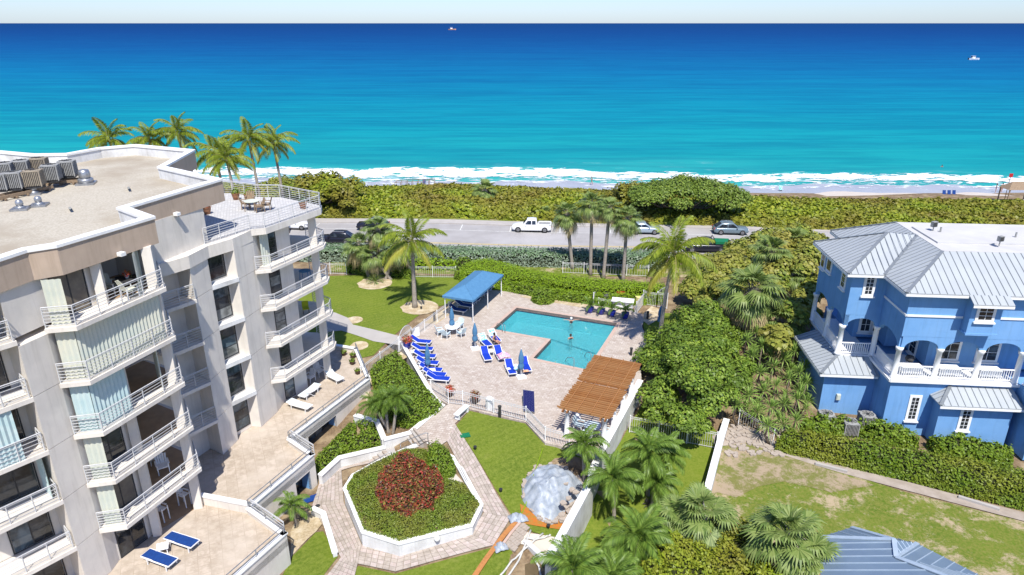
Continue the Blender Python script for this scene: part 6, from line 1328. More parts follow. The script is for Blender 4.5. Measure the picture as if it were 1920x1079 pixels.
for a, b in ((1013,974),(1020,966),(1027,970),(1032,964),(1024,978),(1042,966)): stone(pl2, G(a, b+2, .09), .42)
pl3 = thing('paving_slabs', 'grid of square slabs beside the trench at the end of the walk', 'slabs', G(965,1012))
for i in range(5):
    for j in range(4): p = G(952+i*5.5+j*4, 1022-i*9.5+j*3.2, .06); mb = MB(); mb.box(p+Vector((0,0,.03)), (.38,.34,.08), .9+rs.uniform(-.1,.1)); mb.build('slab', M_['stone'], pl3)
sheet('orange_mesh', GX([(975,948),(1010,966),(1060,962),(1062,998),(1010,990),(980,985)]), M_['net'], .10, kind=None, label='orange safety mesh spread on the grass in front of the tarp', cat='mesh')
sheet('trench', GX([(972,994),(995,1003),(1040,1010),(1034,1032),(1022,1042),(990,1026),(962,1020)]), M_['sand'], .09, kind='structure')
sheet('mud', GX([(958,1042),(1000,1030),(1036,1052),(1030,1100),(940,1110)]), M_['soil'], .07, kind='structure'); sheet('puddle', GX([(984,1062),(1010,1052),(1032,1062),(1028,1090),(985,1092)]), M_['muddy'], .10, kind='structure')
for k, (pts, w_, lb) in enumerate((([(968,982),(945,1008),(912,1052),(880,1100)],.3,'long orange board laid from the slabs over the lawn'), ([(975,985),(958,1005),(940,1030)],.16,'pinkish board beside the long orange board'))):
    mb = MB(); q = [G(a, b, .16+.03*k) for a, b in pts]
    for i in range(len(q)-1): mb.beam(q[i], q[i+1], w_, .05)
    mb.build('timber_board', M_['board'] if k == 0 else M_['coping'], label=lb, cat='board', group='boards by the trench')
for k, (pts, lb) in enumerate((([(1018,1006),(985,1035),(960,1058),(938,1085)],'pale hose crossing the trench from the grass to the lower edge'), ([(995,1000),(982,1035),(970,1062),(945,1095)],'pale pipe lying nearly straight down beside the hose'), ([(986,1015),(1005,1018),(1025,1012),(1032,1008)],'short pale hose lying across the sandy trench'), ([(1000,1052),(1010,1068),(1014,1085)],'curved pale pipe at the puddle'))):
    mb = MB(); q = [G(a, b, .2) for a, b in pts]; r_ = []
    for i in range(len(q)-1): r_ += [q[i].lerp(q[i+1], t/4)+Vector((0,0,.05*math.sin(t+i))) for t in range(4)]
    mb.tube(r_+[q[-1]], .06, 7); mb.build('hose', M_['pipe'], smooth=True, label=lb, cat='hose', group='hoses over the trench')
mb = MB(); mb.tube([G(1018,848,.3), G(1000,905,.5), G(986,950,.15), G(972,978,.1)], .035, 5); mb.build('garden_hose', L_['clip'], label='yellow green hose from the deck fence past the tarp', cat='hose')
for (a, b), lb in (((976,977),'white crumpled sack beside the orange mesh'),((938,1030),'white crumpled sack at the end of the walk'),((965,975),'purple grey sack at the corner of the walk')):
    cloth('sack', lb, M_['tarp'], G(a, b, .1), .8, .7, .4, .3, a, 'sack')
# stony bed before the yuccas
sb = thing('stone_bed', 'scattered pale stones under the yuccas beside the grey fence', 'stones', G(1420,835))
for i in range(130): p = G(rs.uniform(1362,1470), rs.uniform(800,858), .05); stone(sb, p, rs.uniform(.2,.5), None, .12)
# ================================================================ PLANTING
def vt(a, b, base, dy=0.): return V(a, b, base.y+dy)
# coconut palms
b = G(778,578); palm(b, vt(773,452,b), 'tall coconut palm standing alone on the big lawn behind the canopy', 'coco', 21, 1.08, r0=.26, r1=.14, seed=1)
b = G(1234,668); palm(b, vt(1263,478,b,.4), 'leaning coconut palm with drooping fronds right of the pool', 'coco', 26, 1.08, r0=.20, r1=.12, seed=2)
bl = [((205,262),86,'leftmost coconut palm showing over the apartment roof'),((280,262),88,'second coconut palm from the left over the apartment roof'),((333,250),90,'tallest coconut palm over the middle of the parapet'),((402,285),84,'coconut palm just right of the parapet corner'),((466,262),86,'coconut palm left of the last one behind the roof terrace'),((512,268),90,'last coconut palm at the right, beyond the roof terrace'),((425,300),80,'lower coconut palm between the parapet and the terrace railing')]
for i, ((px, py), Y, lb) in enumerate(bl): t = V(px, py, Y); palm((t.x+.5, t.y, g(t.x, t.y)), t, lb, 'coco', 20, 1.0, 'coconut palms behind the apartment building', .22, .15, 10+i)
# sabals
gS = 'row of four sabal palms by the road'
for i, (bp, tp, lb) in enumerate((((1074,505),(1063,405),'leftmost of the four tall sabal palms by the road'),((1107,517),(1110,385),'tallest of the four sabal palms, second from the left'),((1131,524),(1143,392),'slender third sabal palm of the four'),((1168,528),(1176,412),'rightmost of the four sabal palms with the fullest head'))):
    b = G(*bp); palm(b, vt(*tp, b), lb, 'fan', 40, 1.12 if i != 2 else .95, gS, .20, .17, 20+i)
gN = 'sabal palms behind the big lawn'
for i, (bp, tp, s, lb) in enumerate((((692,520),(672,462),1.15,'sabal palm at the left of the group behind the lawn'),((708,522),(708,430),1.2,'tallest sabal palm of the group behind the lawn'),((722,525),(742,470),1.1,'right sabal palm of the group behind the lawn'),((735,525),(698,480),1.0,'low sabal palm in the middle of the lawn group'))): b = G(*bp); palm(b, vt(*tp, b), lb, 'fan', 34, s, gN, .18, .15, 30+i)
gR = 'sabal palms in the dense planting by the blue house'
for i, (bp, tp, s, lb) in enumerate((((1408,650),(1408,548),1.75,'large sabal palm with pale spiky head in the middle of the dense planting'),((1472,660),(1470,608),1.6,'sabal palm close to the blue house veranda'),((1445,560),(1447,476),1.45,'sabal palm above the road edge of the dense planting'),((1482,520),(1488,452),1.1,'small sabal palm nearest the metal roof'),((1470,580),(1492,520),1.1,'sabal palm against the sea grape beside the house'))): b = G(*bp); palm(b, vt(*tp, b), lb, 'fan', 46, s, gR, .24, .2, 40+i)
b = G(1480,1100); palm(b, V(1474,1008,b.y-.5), 'broad sabal palm left of the grey blue pavilion roof', 'fan', 44, 1.35, None, .25, .2, 50); b = G(1520,1130); palm(b, V(1518,1048,b.y-.3), 'low sabal palm touching the grey blue pavilion roof', 'fan', 30, 1.0, None, .2, .18, 51)
b = G(1300,1060); palm(b, V(1318,965,b.y), 'sabal palm rising behind the yellow green bush', 'fan', 40, 1.15, None, .22, .18, 52); b = G(1260,1050); palm(b, V(1275,972,b.y), 'second sabal palm behind the yellow green bush, leaning left', 'fan', 30, 1.0, None, .22, .18, 53)
b = G(909,400); palm(b, V(909,358,b.y+5), 'single sabal palm standing out of the dune hedge', 'fan', 34, 1.35, None, .25, .2, 54); b = G(1110,410); 
b = G(1020,412); palm(b, V(1022,402,b.y), 'small silvery fan palm behind the white pickup', 'fan', 20, .9, None, .2, .16, 56)
# pygmy palms and garden palms
gP = 'dwarf date palms in the shrub bed'
for i, (bp, tp, s, lb) in enumerate((((728,812),(722,752),1.25,'left trunk of the dwarf palm clump by the bent white wall'),((736,814),(745,748),1.2,'right trunk of the dwarf palm clump by the bent white wall'),((732,810),(700,760),1.1,'low head of the dwarf palm clump leaning to the terrace'))): b = G(*bp, -.0); palm(b, vt(*tp, b, .1), lb, 'py', 40, s, gP, .11, .09, 60+i)
b = G(556,985); palm(b, vt(547,948,b), 'small palm in the pebble bed beside the lower terrace wall', 'adon', 15, .62, None, .1, .07, 65); b = G(1096,905); palm(b, vt(1094,836,b), 'shaggy palm between the tarp and the deck fence corner', 'adon', 24, .85, None, .14, .1, 66)
gA = 'garden palms on the right lawn'
for i, (bp, tp, s, lb) in enumerate((((1152,980),(1150,898),1.15,'garden palm closest to the long white wall'),((1215,930),(1216,848),1.2,'garden palm right behind the lawn fence'),((1243,915),(1248,850),1.05,'garden palm nearest the short white wall'),((1190,1090),(1196,1010),1.35,'big garden palm left of the yellow green bush'),((1222,950),(1228,905),1.0,'garden palm among purple plants in the middle of the lawn'),((1065,1170),(1075,1068),1.2,'garden palm at the lower edge in front of the white wall end'),((1165,1160),(1150,1090),1.1,'garden palm cut by the lower edge of the photo'),((1120,1120),(1110,1078),.9,'small palm tuft at the lower edge beside the wall'))): b = G(*bp); palm(b, vt(*tp, b), lb, 'adon', 20, s*.86, gA, .13, .09, 70+i)
# --- hedges and masses
def RPp(s0, s1, t0, t1): return [RP(s0, t0), RP(s1, t0), RP(s1, t1), RP(s0, t1)]
dune = xy([P(a, b, .3) for a, b in ((330,412),(600,408),(900,411),(1200,424),(1400,427),(1560,432),(1950,445),(2200,460),(2200,398),(1920,389),(1700,387),(1400,380),(1150,364),(1000,355),(840,351),(640,351),(400,350),(330,355))])
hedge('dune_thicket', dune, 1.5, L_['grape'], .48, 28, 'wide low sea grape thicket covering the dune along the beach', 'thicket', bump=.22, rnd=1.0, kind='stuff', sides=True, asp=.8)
gh = [RP(-16,RW+4.7), RP(47,RW+4.7), RP(47,RW+8.0), RP(-16,RW+8.0)]
gho = hedge('roadside_hedge', gh, 1.55, L_['grey'], .26, 46, 'grey green clipped hedge along the near side of the road', bump=.08, rnd=.35)
gi = offs(gh, -.15); hedge('hedge_top', gi, 1.62, L_['greytop'], .16, 90, None, None, bump=.02, rnd=.2, sides=False, parent=gho, core=False, jit=.35)
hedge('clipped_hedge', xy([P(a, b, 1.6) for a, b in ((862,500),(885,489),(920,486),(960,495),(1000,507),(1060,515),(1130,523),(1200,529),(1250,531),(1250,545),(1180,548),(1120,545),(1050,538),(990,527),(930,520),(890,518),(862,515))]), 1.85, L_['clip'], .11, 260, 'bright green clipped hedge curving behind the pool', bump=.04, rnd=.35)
hedge('shrub_border', GX([(945,547),(960,536),(1040,545),(1100,556),(1112,572),(1095,572),(1030,563),(975,554)]), 1.05, L_['bush'], .2, 80, 'lower leafy shrubs between the bright hedge and the pool deck', 'shrubs', bump=.25, rnd=.3)
hedge('round_shrub', circ(1018,566,1.15), 1.5, L_['bush'], .2, 110, 'rounded dark shrub at the front of the pool border', 'shrub', bump=.2, rnd=.6)
hedge('lawn_shrubs', GX([(650,514),(690,518),(690,500),(652,498)]), 1.6, L_['tree'], .24, 60, 'dark shrubs left of the sabal group behind the lawn', 'shrubs', bump=.3); hedge('lawn_shrubs', GX([(735,522),(772,526),(772,505),(735,502)]), 1.7, L_['bush'], .24, 60, 'shrubs right of the sabal group behind the lawn', 'shrubs', bump=.3)
hedge('lawn_shrubs', GX([(852,526),(880,530),(890,512),(856,508)]), 1.7, L_['bush'], .24, 60, 'dark shrub at the left end of the bright hedge', 'shrub', bump=.3); hedge('low_hedge', GX([(770,508),(856,510),(856,500),(770,498)]), 1.1, L_['clip'], .22, 50, 'low hedge strip behind the lawn fence', bump=.1)
hedge('shrub_bed', GX([(695,702),(712,682),(745,668),(768,695),(800,738),(830,768),(815,782),(785,798),(765,806),(740,800),(700,770),(702,740)]), .75, L_['bush'], .17, 130, 'dense green shrub bed between the terrace and the lounger wall', 'shrubs', bump=.2, rnd=.3)
hedge('shrub_bed', GX([(594,892),(592,868),(620,838),(655,803),(668,800),(668,826),(640,856),(612,888)]), .7, L_['bush'], .16, 140, 'green shrubs in the lower bed next to the garage wall', 'shrubs', bump=.15, rnd=.3)
hedge('shrub_bed', GX([(640,858),(662,835),(680,812),(666,795),(705,800),(718,836),(660,850)]), .65, L_['bush'], .16, 140, 'green shrubs in the lower bed under the bent white wall', 'shrubs', bump=.15, rnd=.3)
# planter greenery
oz = OT-.15; flat = lambda x, y: np.full(np.shape(x), oz)
oi = offs(op, -.18); hx, hy_ = P(768,920,.3)[:2]
ringp = oi
hedge('planter_hedge', [oi[0], oi[1], oi[2], oi[3], oi[4], tuple(P(868,912,oz))[:2], tuple(P(840,905,oz))[:2], tuple(P(800,880,oz))[:2], tuple(P(800,850,oz))[:2], oi[8], oi[9], oi[10]], .45, L_['ring'], .09, 560, 'low clipped green hedge filling the octagonal planter', 'hedge', bump=.07, rnd=.2, zf=flat)
hedge('croton_shrub', xy([P(a, b, .2) for a, b in ((702,918),(712,890),(728,876),(742,858),(765,852),(790,858),(806,872),(818,868),(830,892),(832,918),(815,930),(812,950),(785,948),(762,962),(738,952),(716,950),(712,934))]), 1.15, L_['croton'], .17, 330, 'large croton shrub with dark red and bronze leaves in the planter', 'shrub', bump=.45, rnd=.5, zf=flat, asp=.5, jit=1.1)
hedge('planter_bush', xy([P(a, b, -.1) for a, b in ((802,842),(820,834),(842,848),(854,875),(848,888),(815,885),(802,870))]), 1.0, L_['bush'], .13, 300, 'taller dark green bush at the upper right corner of the planter', 'shrub', bump=.15, zf=flat)
sheet('gravel_bed', xy([P(a, b, oz) for a, b in ((808,880),(845,880),(868,905),(860,918),(830,905))]), M_['sand'], .03, zf=lambda x, y: oz)
mb = MB()
for k in range(3): mb.beam(P(858+k*3,880-k*1,oz+.15), P(873+k*2,908-k*2,oz+.15), .05,.05)
mb.build('edging_rods', M_['grey'], label='grey rods on the bare sand patch of the planter', cat='rods')
mb = MB(); mb.tube([P(817,878,oz), P(817,876,oz+1.1)], .035, 6); mb.build('marker_post', M_['grey'], label='thin grey post at the bare patch of the planter', cat='post')
# agave tufts and yuccas
def tuft(px, py, s, lb, mesh, name='tuft_plant', cat='plant', off=0., grp=None):
    p = G(px, py); t = thing(name, lb, cat, p, 0, grp)
    inst('foliage', mesh, t, (0,0,off+.05), (0,0,px), (s,s,s)); 
    if off > .2: mb = MB(); mb.tube([p-Vector((0,0,.1)), p+Vector((.1,0,off*.5)), p+Vector((0,0,off+.1))], .05, 6); mb.build('stem', M_['branch'], t, True)
    return t
tuft(703,530,1.5,'spiky cream edged tuft on the pebble ring of the lawn',TU); tuft(566,975,.9,'dark purple lily tuft in the pebble bed',LILY)
for i, (a, b) in enumerate(((1232,958),(1215,950),(1250,950))): tuft(a, b, 1.2, ['dark purple lily under the middle garden palm','dark purple lily left of the middle garden palm','dark purple lily right of the middle garden palm'][i], LILY, grp='purple lilies')
yy = [(1385,690),(1410,668),(1430,650),(1398,715),(1425,700),(1450,690),(1470,675),(1490,660),(1405,742),(1432,735),(1455,725),(1480,712),(1500,700),(1420,775),(1445,765),(1470,760),(1495,750),(1440,800),(1468,798),(1492,790),(1500,735),(1510,690),(1386,730),(1450,650)]
def YL(a, b, i):
    cs = 'nearest the broadleaf tree' if a < 1415 else ('mid clump' if a < 1465 else 'toward the house'); rw = 1+int((b-650)//22); w_ = ['top','second','third','fourth','fifth','sixth','lowest','lowest'][min(7, rw-1)]
    for k in range(9):
        s = f"{['broad','dense','loose','upright','full','open','bushy','ragged','pale'][(i+k) % 9]} yucca head {cs}, {w_} row of the clump"
        if s not in YS: YS.add(s); return s
    return s
YS = set()
YM = [blades(46, 1.0, L_['yucca'], .085, 1.05, 40+i) for i in range(3)]
yy += [(1400,640),(1418,625),(1500,640),(1520,670),(1460,640),(1380,760),(1400,765),(1512,720)]
for i, (a, b) in enumerate(yy):
    h_ = 2.2-1.0*((b-650)/150)+.5*(i % 3)*.5; p = P(a, b, g(*P(a, b+30, 0).xy)+h_); z = g(p.x, p.y); t = thing('spineless_yucca', YL(a, b, i), 'yucca', (p.x, p.y, z), 0, 'yucca clump beside the blue house')
    inst('foliage', YM[i % 3], t, (0,0,p.z-z), (0,.1*(i % 3),i*1.3)); mb = MB(); mb.tube([(p.x+.3,p.y,z), (p.x-.1,p.y,z+(p.z-z)*.5), (p.x,p.y,p.z)], [.12,.08,.06], 6); mb.build('stem', M_['branch'], t, True)
    if i % 2 == 0: inst('foliage', YM[(i+1) % 3], t, (.6,-.3,p.z-z-.7), (0,.2,i*2.), (.8,.8,.8)); mb = MB(); mb.tube([(p.x+.2,p.y,z), (p.x+.6,p.y-.3,p.z-.7)], .05, 5); mb.build('stem', M_['branch'], t, True)
# trees and big shrubs
PZ = lambda z, q: xy([P(a, b, z) for a, b in q])
tp_ = PZ(1.6, [(1226,628),(1268,600),(1320,596),(1385,615),(1398,680),(1402,750),(1375,785),(1300,800),(1228,780),(1215,700)])
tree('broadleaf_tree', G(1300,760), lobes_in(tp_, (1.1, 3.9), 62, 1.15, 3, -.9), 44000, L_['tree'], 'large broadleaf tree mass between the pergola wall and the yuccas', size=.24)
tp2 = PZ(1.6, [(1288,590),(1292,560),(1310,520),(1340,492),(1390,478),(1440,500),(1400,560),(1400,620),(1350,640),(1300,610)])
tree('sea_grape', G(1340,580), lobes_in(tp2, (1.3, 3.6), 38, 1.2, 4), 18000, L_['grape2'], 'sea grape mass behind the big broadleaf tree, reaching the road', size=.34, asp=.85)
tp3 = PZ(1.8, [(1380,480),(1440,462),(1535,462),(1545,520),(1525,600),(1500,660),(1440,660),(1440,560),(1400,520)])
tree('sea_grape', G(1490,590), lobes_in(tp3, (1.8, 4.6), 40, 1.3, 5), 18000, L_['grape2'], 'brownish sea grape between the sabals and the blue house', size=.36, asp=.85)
rt_ = RP(0,0); c_ = V(1283,385,96); lb_ = []
sv = random.Random(3)
for i in range(46): a = sv.uniform(0, 6.28); r_ = math.sqrt(sv.random()); lb_.append((c_.x+math.cos(a)*r_*8.0, c_.y-.8+math.sin(a)*r_*4.4, 3.4+2.4*(1-r_*r_)*sv.uniform(.75,1)+.3, 1.6, 1.6, 1.1))
tree('roadside_tree', (c_.x-1.5, 96.2, g(c_.x, 96)), lb_, 26000, leafmat('roadside_leaf', [(.07,.105,.016),(.13,.175,.025),(.20,.24,.04)]), 'spreading round crowned tree over the parked cars by the road', size=.33, r0=.3)
tp4 = [(V(1180,375,101).x-3, 98), (V(1180,375,101).x+3, 98), (V(1180,375,101).x+3, 104), (V(1180,375,101).x-3, 104)]
tree('sea_grape', (tp4[0][0]+3, 101, .3), lobes_in(tp4, (.9, 3.6), 12, 1.2, 6), 4000, L_['grape'], 'taller sea grape just left of the roadside tree', size=.36)
tq = [(V(610,375,100).x-5.5, 97), (V(610,375,100).x+4, 96.5), (V(610,375,100).x+4, 106), (V(610,375,100).x-6, 106)]
tree('sea_grape', (tq[0][0]+4, 100, .3), lobes_in(tq, (1.5, 4.4), 24, 1.5, 7), 8000, L_['grape'], 'tall sea grape just beyond the roof terrace corner', size=.42, asp=.8)
tq = [(V(560,375,100).x-7, 98), (V(560,375,100).x+1, 98), (V(560,375,100).x+1, 108), (V(560,375,100).x-7, 108)]
tree('sea_grape', (tq[0][0]+3, 103, .3), lobes_in(tq, (1.5, 3.8), 18, 1.5, 8), 6000, L_['grape2'], 'darker sea grape behind the roof terrace railing', size=.42, asp=.8)
hedge('yellow_bush', xy([P(a, b, .2) for a, b in ((1180,1085),(1215,1020),(1260,985),(1330,975),(1400,990),(1440,1015),(1490,1045),(1515,1100),(1500,1200),(1180,1200))])
      , 3.0, L_['front'], .20, 190, 'yellow green leafy bush filling the lower edge between the palms', 'shrub', bump=.22, rnd=.8, jit=.9)
hr = [(1452,848),(1560,872),(1710,907),(1910,957),(2100,1005),(2100,955),(1910,912),(1660,862),(1520,838),(1470,832)]
hedge('garden_hedge', GX(hr), 1.75, leafmat('right_hedge_leaf', [(.06,.10,.010),(.11,.165,.012),(.155,.20,.016)], patch=(.17,.19,.02), psc=.3), .17, 150, 'long clipped hedge in front of the blue house', bump=.07, rnd=.5)
hs_ = [[(1500,805),(1545,798),(1580,805),(1600,818),(1560,825),(1510,815)], [(1600,818),(1640,812),(1700,828),(1720,845),(1650,835)], [(1735,838),(1800,842),(1850,850),(1890,862),(1895,880),(1830,872),(1750,856)]]
for i, q in enumerate(hs_): hedge('house_shrubs', GX(q), 1.5, L_['bush'], .22, 110, ['loose shrubs around the left condensers','loose shrubs in front of the right condenser','loose shrubs under the garden bay window'][i], 'shrubs', bump=.35, rnd=.5, group='shrubs along the blue wall')
# ================================================================ VEHICLES
def wheel(t, x, y, r_=.36, w_=.24):
    mb = MB(); k = 20; vs = []; 
    for s in (-w_/2, w_/2):
        for rr in (r_, r_*.62):
            for j in range(k): a = 2*math.pi*j/k; vs.append((x+rr*math.cos(a), y+s, r_+rr*math.sin(a)))
    fs = []
    for j in range(k):
        n = (j+1) % k; fs += [(j, n, 2*k+n, 2*k+j), (j, k+j, k+n, n), (2*k+j, 2*k+n, 3*k+n, 3*k+j)]
    mb.add(vs, fs); wh = mb.build('wheel', M_['rubber'], t, True); mb = MB(); s = math.copysign(w_/2-.02, y)
    for j in range(6): a = j*math.pi/3; mb.beam((x, y+s, r_), (x+r_*.6*math.cos(a), y+s, r_+r_*.6*math.sin(a)), .05, .08)
    mb.build('rim', M_['rim'], wh)
    mb = MB(); mb.add([(x+r_*.62*math.cos(2*math.pi*j/k), y+s*.8, r_+r_*.62*math.sin(2*math.pi*j/k)) for j in range(k)], [tuple(range(k))]); mb.build('hub', M_['grey'], wh)
def shell(secs, m, name, parent):
    """loft along x: each section (x, halfwidth bottom, halfwidth top, z0, z1)"""
    vs = []; k = 8
    for x, wb, wt, z0, z1 in secs:
        c = min(.12, (z1-z0)*.3); vs += [(x,-wb+.05,z0),(x,-wb,z0+c),(x,-wt,z1-c),(x,-wt+c,z1),(x,wt-c,z1),(x,wt,z1-c),(x,wb,z0+c),(x,wb-.05,z0)]
    n = len(secs); fs = [(i*k+j, i*k+(j+1) % k, (i+1)*k+(j+1) % k, (i+1)*k+j) for i in range(n-1) for j in range(k)]+[tuple(reversed(range(k))), tuple(range((n-1)*k, n*k))]
    return MB().add(vs, fs).build(name, m, parent, True)
def car(label, m, kind='suv', loc=(0,0,0), rz=0, bed=None, name='parked_car', cat='car', grp='vehicles on the beach road', L=4.5, H_=1.62):
    t = thing(name, label, cat, loc, rz, grp, True); w_ = .92; hl = L/2; r_ = .36 if kind != 'pickup' else .40
    bz = .98 if kind != 'pickup' else 1.08
    shell([(-hl,.72,.68,.45,.78),(-hl+.12,.86,.84,.34,.90),(-hl+.75,w_,w_*.96,.28,bz-.06),(-hl+1.35,w_,w_*.97,.26,bz),(hl-1.2,w_,w_*.97,.26,bz),(hl-.4,w_,w_*.95,.28,bz),(hl-.06,.88,.84,.36,bz-.04),(hl,.80,.76,.46,bz-.14)], m, 'body', t)
    if kind == 'pickup': cx0, cx1, cx2, cx3 = -hl+1.5, -hl+2.1, -hl+3.3, -hl+3.55; H_ = 1.78
    else: cx0, cx1, cx2, cx3 = -hl+1.25, -hl+2.05, hl-1.0 if kind == 'suv' else hl-1.5, hl-.25
    zt = H_; shell([(cx0,.84,.80,bz-.1,bz+.02),(cx1,.84,.68,bz-.1,zt-.02),((cx1+cx2)/2,.84,.69,bz-.1,zt+.02),(cx2,.84,.67,bz-.1,zt-.03),(cx3,.84,.76,bz-.1,bz+.03)], m, 'cabin', t)
    for s in (-1, 1):
        def sp(x, f): yb, yt = .845, .69; return (x, s*(yb+(yt-yb)*f+.012), bz+(zt-bz-.06)*f)
        mid = (cx1+cx2)/2
        for a0, a1, b1, b0_ in (((cx0+.28), cx1+.05, mid-.05, mid-.05), (mid+.05, mid+.05, cx2-.05, cx3-.28)):
            mb = MB(); mb.add([sp(a0, .08), sp(b0_, .08), sp(b1, .86), sp(a1, .86)], [(0,1,2,3)]); mb.build('window', M_['carglass'], t)
        mb = MB(); mb.box((cx0+.35, s*.98, bz+.03), (.16,.14,.13)); mb.build('mirror', m, t)
        mb = MB(); mb.box((-hl+.10, s*.66, .74), (.12,.32,.15)); mb.build('headlight', M_['trim'], t); mb = MB(); mb.box((hl-.05, s*.72, .84), (.10,.18,.26)); mb.build('tail_light', M_['lampred'], t)
        for x in (-hl+.85, hl-.9):
            wheel(t, x, s*.84, r_); 
    mb = MB(); mb.add([(cx0+.06,-.72,bz+.05),(cx0+.06,.72,bz+.05),(cx1-.03,.60,zt-.07),(cx1-.03,-.60,zt-.07)], [(0,1,2,3)]); 
    for i in range(4): mb.v[i] = (mb.v[i][0]-.03, mb.v[i][1], mb.v[i][2]+.02)
    mb.build('windscreen', M_['carglass'], t)
    mb = MB(); mb.add([(cx3+.01,-.66,bz+.06),(cx3+.01,.66,bz+.06),(cx2+.04,.56,zt-.09),(cx2+.04,-.56,zt-.09)], [(0,1,2,3)]); mb.v = [(a+.03, b, c+.01) for a, b, c in mb.v]; mb.build('rear_window', M_['carglass'], t)
    mb = MB(); mb.box((-hl+.02,0,.55), (.10,1.1,.22)); mb.box((hl-.02,0,.5), (.08,1.4,.14)); mb.build('bumper', M_['dark'], t)
    mb = MB(); mb.box((0,0,.33), (L-1.6,1.7,.16)); mb.build('underbody', M_['dark'], t)
    if kind == 'pickup':
        mb = MB(); mb.box(((cx3+hl)/2,0,bz+.006), (hl-cx3-.3,1.45,.012)); mb.build('truck_bed', bed or M_['grey'], t)
        for s in (-1, 1): mb = MB(); mb.box(((cx3+hl)/2,s*.82,bz+.05), (hl-cx3-.15,.14,.12)); mb.build('bed_side', m, t)
        mb = MB(); mb.box((hl-.08,0,bz+.04), (.1,1.5,.12)); mb.build('tailgate', m, t)
        if bed: mb = MB(); mb.prism([(cx3+.1,-.8),(hl+.2,-.7),(hl+.2,.7),(cx3+.1,.8)], bz+.05, bz+.42); mb.build('bed_cover', bed, t); mb = MB(); mb.tube([(cx3-.4,-.8,bz),(cx3-.1,-.7,zt+.1),(cx3-.1,.7,zt+.1),(cx3-.4,.8,bz)], .06, 6); mb.build('roll_bar', M_['dark'], t)
    else:
        for s in (-1, 1): mb = MB(); mb.tube([(cx1+.1,s*.55,zt+.06),(cx2-.1,s*.55,zt+.06)], .022, 5); mb.build('roof_rail', M_['steel'], t)
    return t
ra = math.atan2(rd.y, rd.x)
def onroad(px, py, z=.11): p = P(px, py, z); return Vector((p.x, p.y, g(p.x, p.y)+z))
car('white pickup truck parked by the beach side pavement', M_['carw'], 'pickup', onroad(997,434), ra, name='pickup_truck', cat='pickup', L=5.4)
car('grey green suv parked right of the roadside tree, half in its shade', M_['carg'], 'suv', onroad(1368,441), ra+math.pi, L=4.6)
car('pale blue hatchback parked left of the roadside tree behind the sabal trunk', M_['carl'], 'suv', onroad(1208,440), ra+math.pi, L=4.2, H_=1.5)
car('dark navy suv on the near lane left of the sabal group', M_['card'], 'suv', onroad(632,457), ra, L=4.7)
car('white car parked beyond the roof terrace corner', M_['carw'], 'suv', onroad(552,429), ra+math.pi, L=4.5)
car('dark pickup with a bright green bed cover behind the hedge', M_['card'], 'pickup', onroad(1322,474), ra, bed=M_['green'], name='pickup_truck', cat='pickup', L=5.3)
car('pale car parked behind the flat house roof at the right', M_['carl'], 'suv', onroad(1895,449), ra, L=4.5)
car('dark car hidden behind the sabal heads on the beach side', M_['card'], 'suv', onroad(700,432), ra, L=4.4)
# boats
def boat(loc, rz, s, label, hull, top):
    t = thing('motor_boat', label, 'boat', loc, rz, None, True); L = 8*s; pr_ = [(-L/2,.9),(-L/4,1.25),(L/5,1.2),(L*.42,.6),(L/2,.02)]; vs = []
    for x, w_ in pr_: vs += [(x,-w_*s,.9*s+.25*s*(x/L+.5)),(x,-w_*.6*s,-.2*s),(x,w_*.6*s,-.2*s),(x,w_*s,.9*s+.25*s*(x/L+.5))]
    n = len(pr_); mb = MB(); mb.add(vs, [(i*4+j, i*4+j+1, (i+1)*4+j+1, (i+1)*4+j) for i in range(n-1) for j in range(3)]+[(0,1,2,3), tuple(i*4 for i in range(n))+tuple(i*4+3 for i in reversed(range(n)))]); mb.build('hull', hull, t)
    mb = MB(); mb.box((-.1*L,0,1.5*s), (2.2*s,1.5*s,1.0*s)); mb.build('console', top, t); mb = MB(); mb.box((-.12*L,0,2.5*s), (2.8*s,1.9*s,.12*s)); mb.build('hard_top', top, t)
    for a in (-1, 1): mb = MB(); mb.box((-.1*L+a*1.1*s,0,2.0*s), (.08*s,1.5*s,1.0*s)); mb.build('windscreen', M_['carglass'], t)
    mb = MB(); mb.box((-L/2-.2*s,0,.8*s), (.5*s,.6*s,1.1*s)); mb.build('outboard_motor', M_['dark'], t); return t
boat(P(1826,113,SEA), .1, 1.25, 'small white motor boat on the open sea at the right', M_['trim'], M_['trim']); boat(P(848,57,SEA), 0.05, 4.2, 'orange hulled vessel far out near the horizon', M_['orange'], M_['trim'])
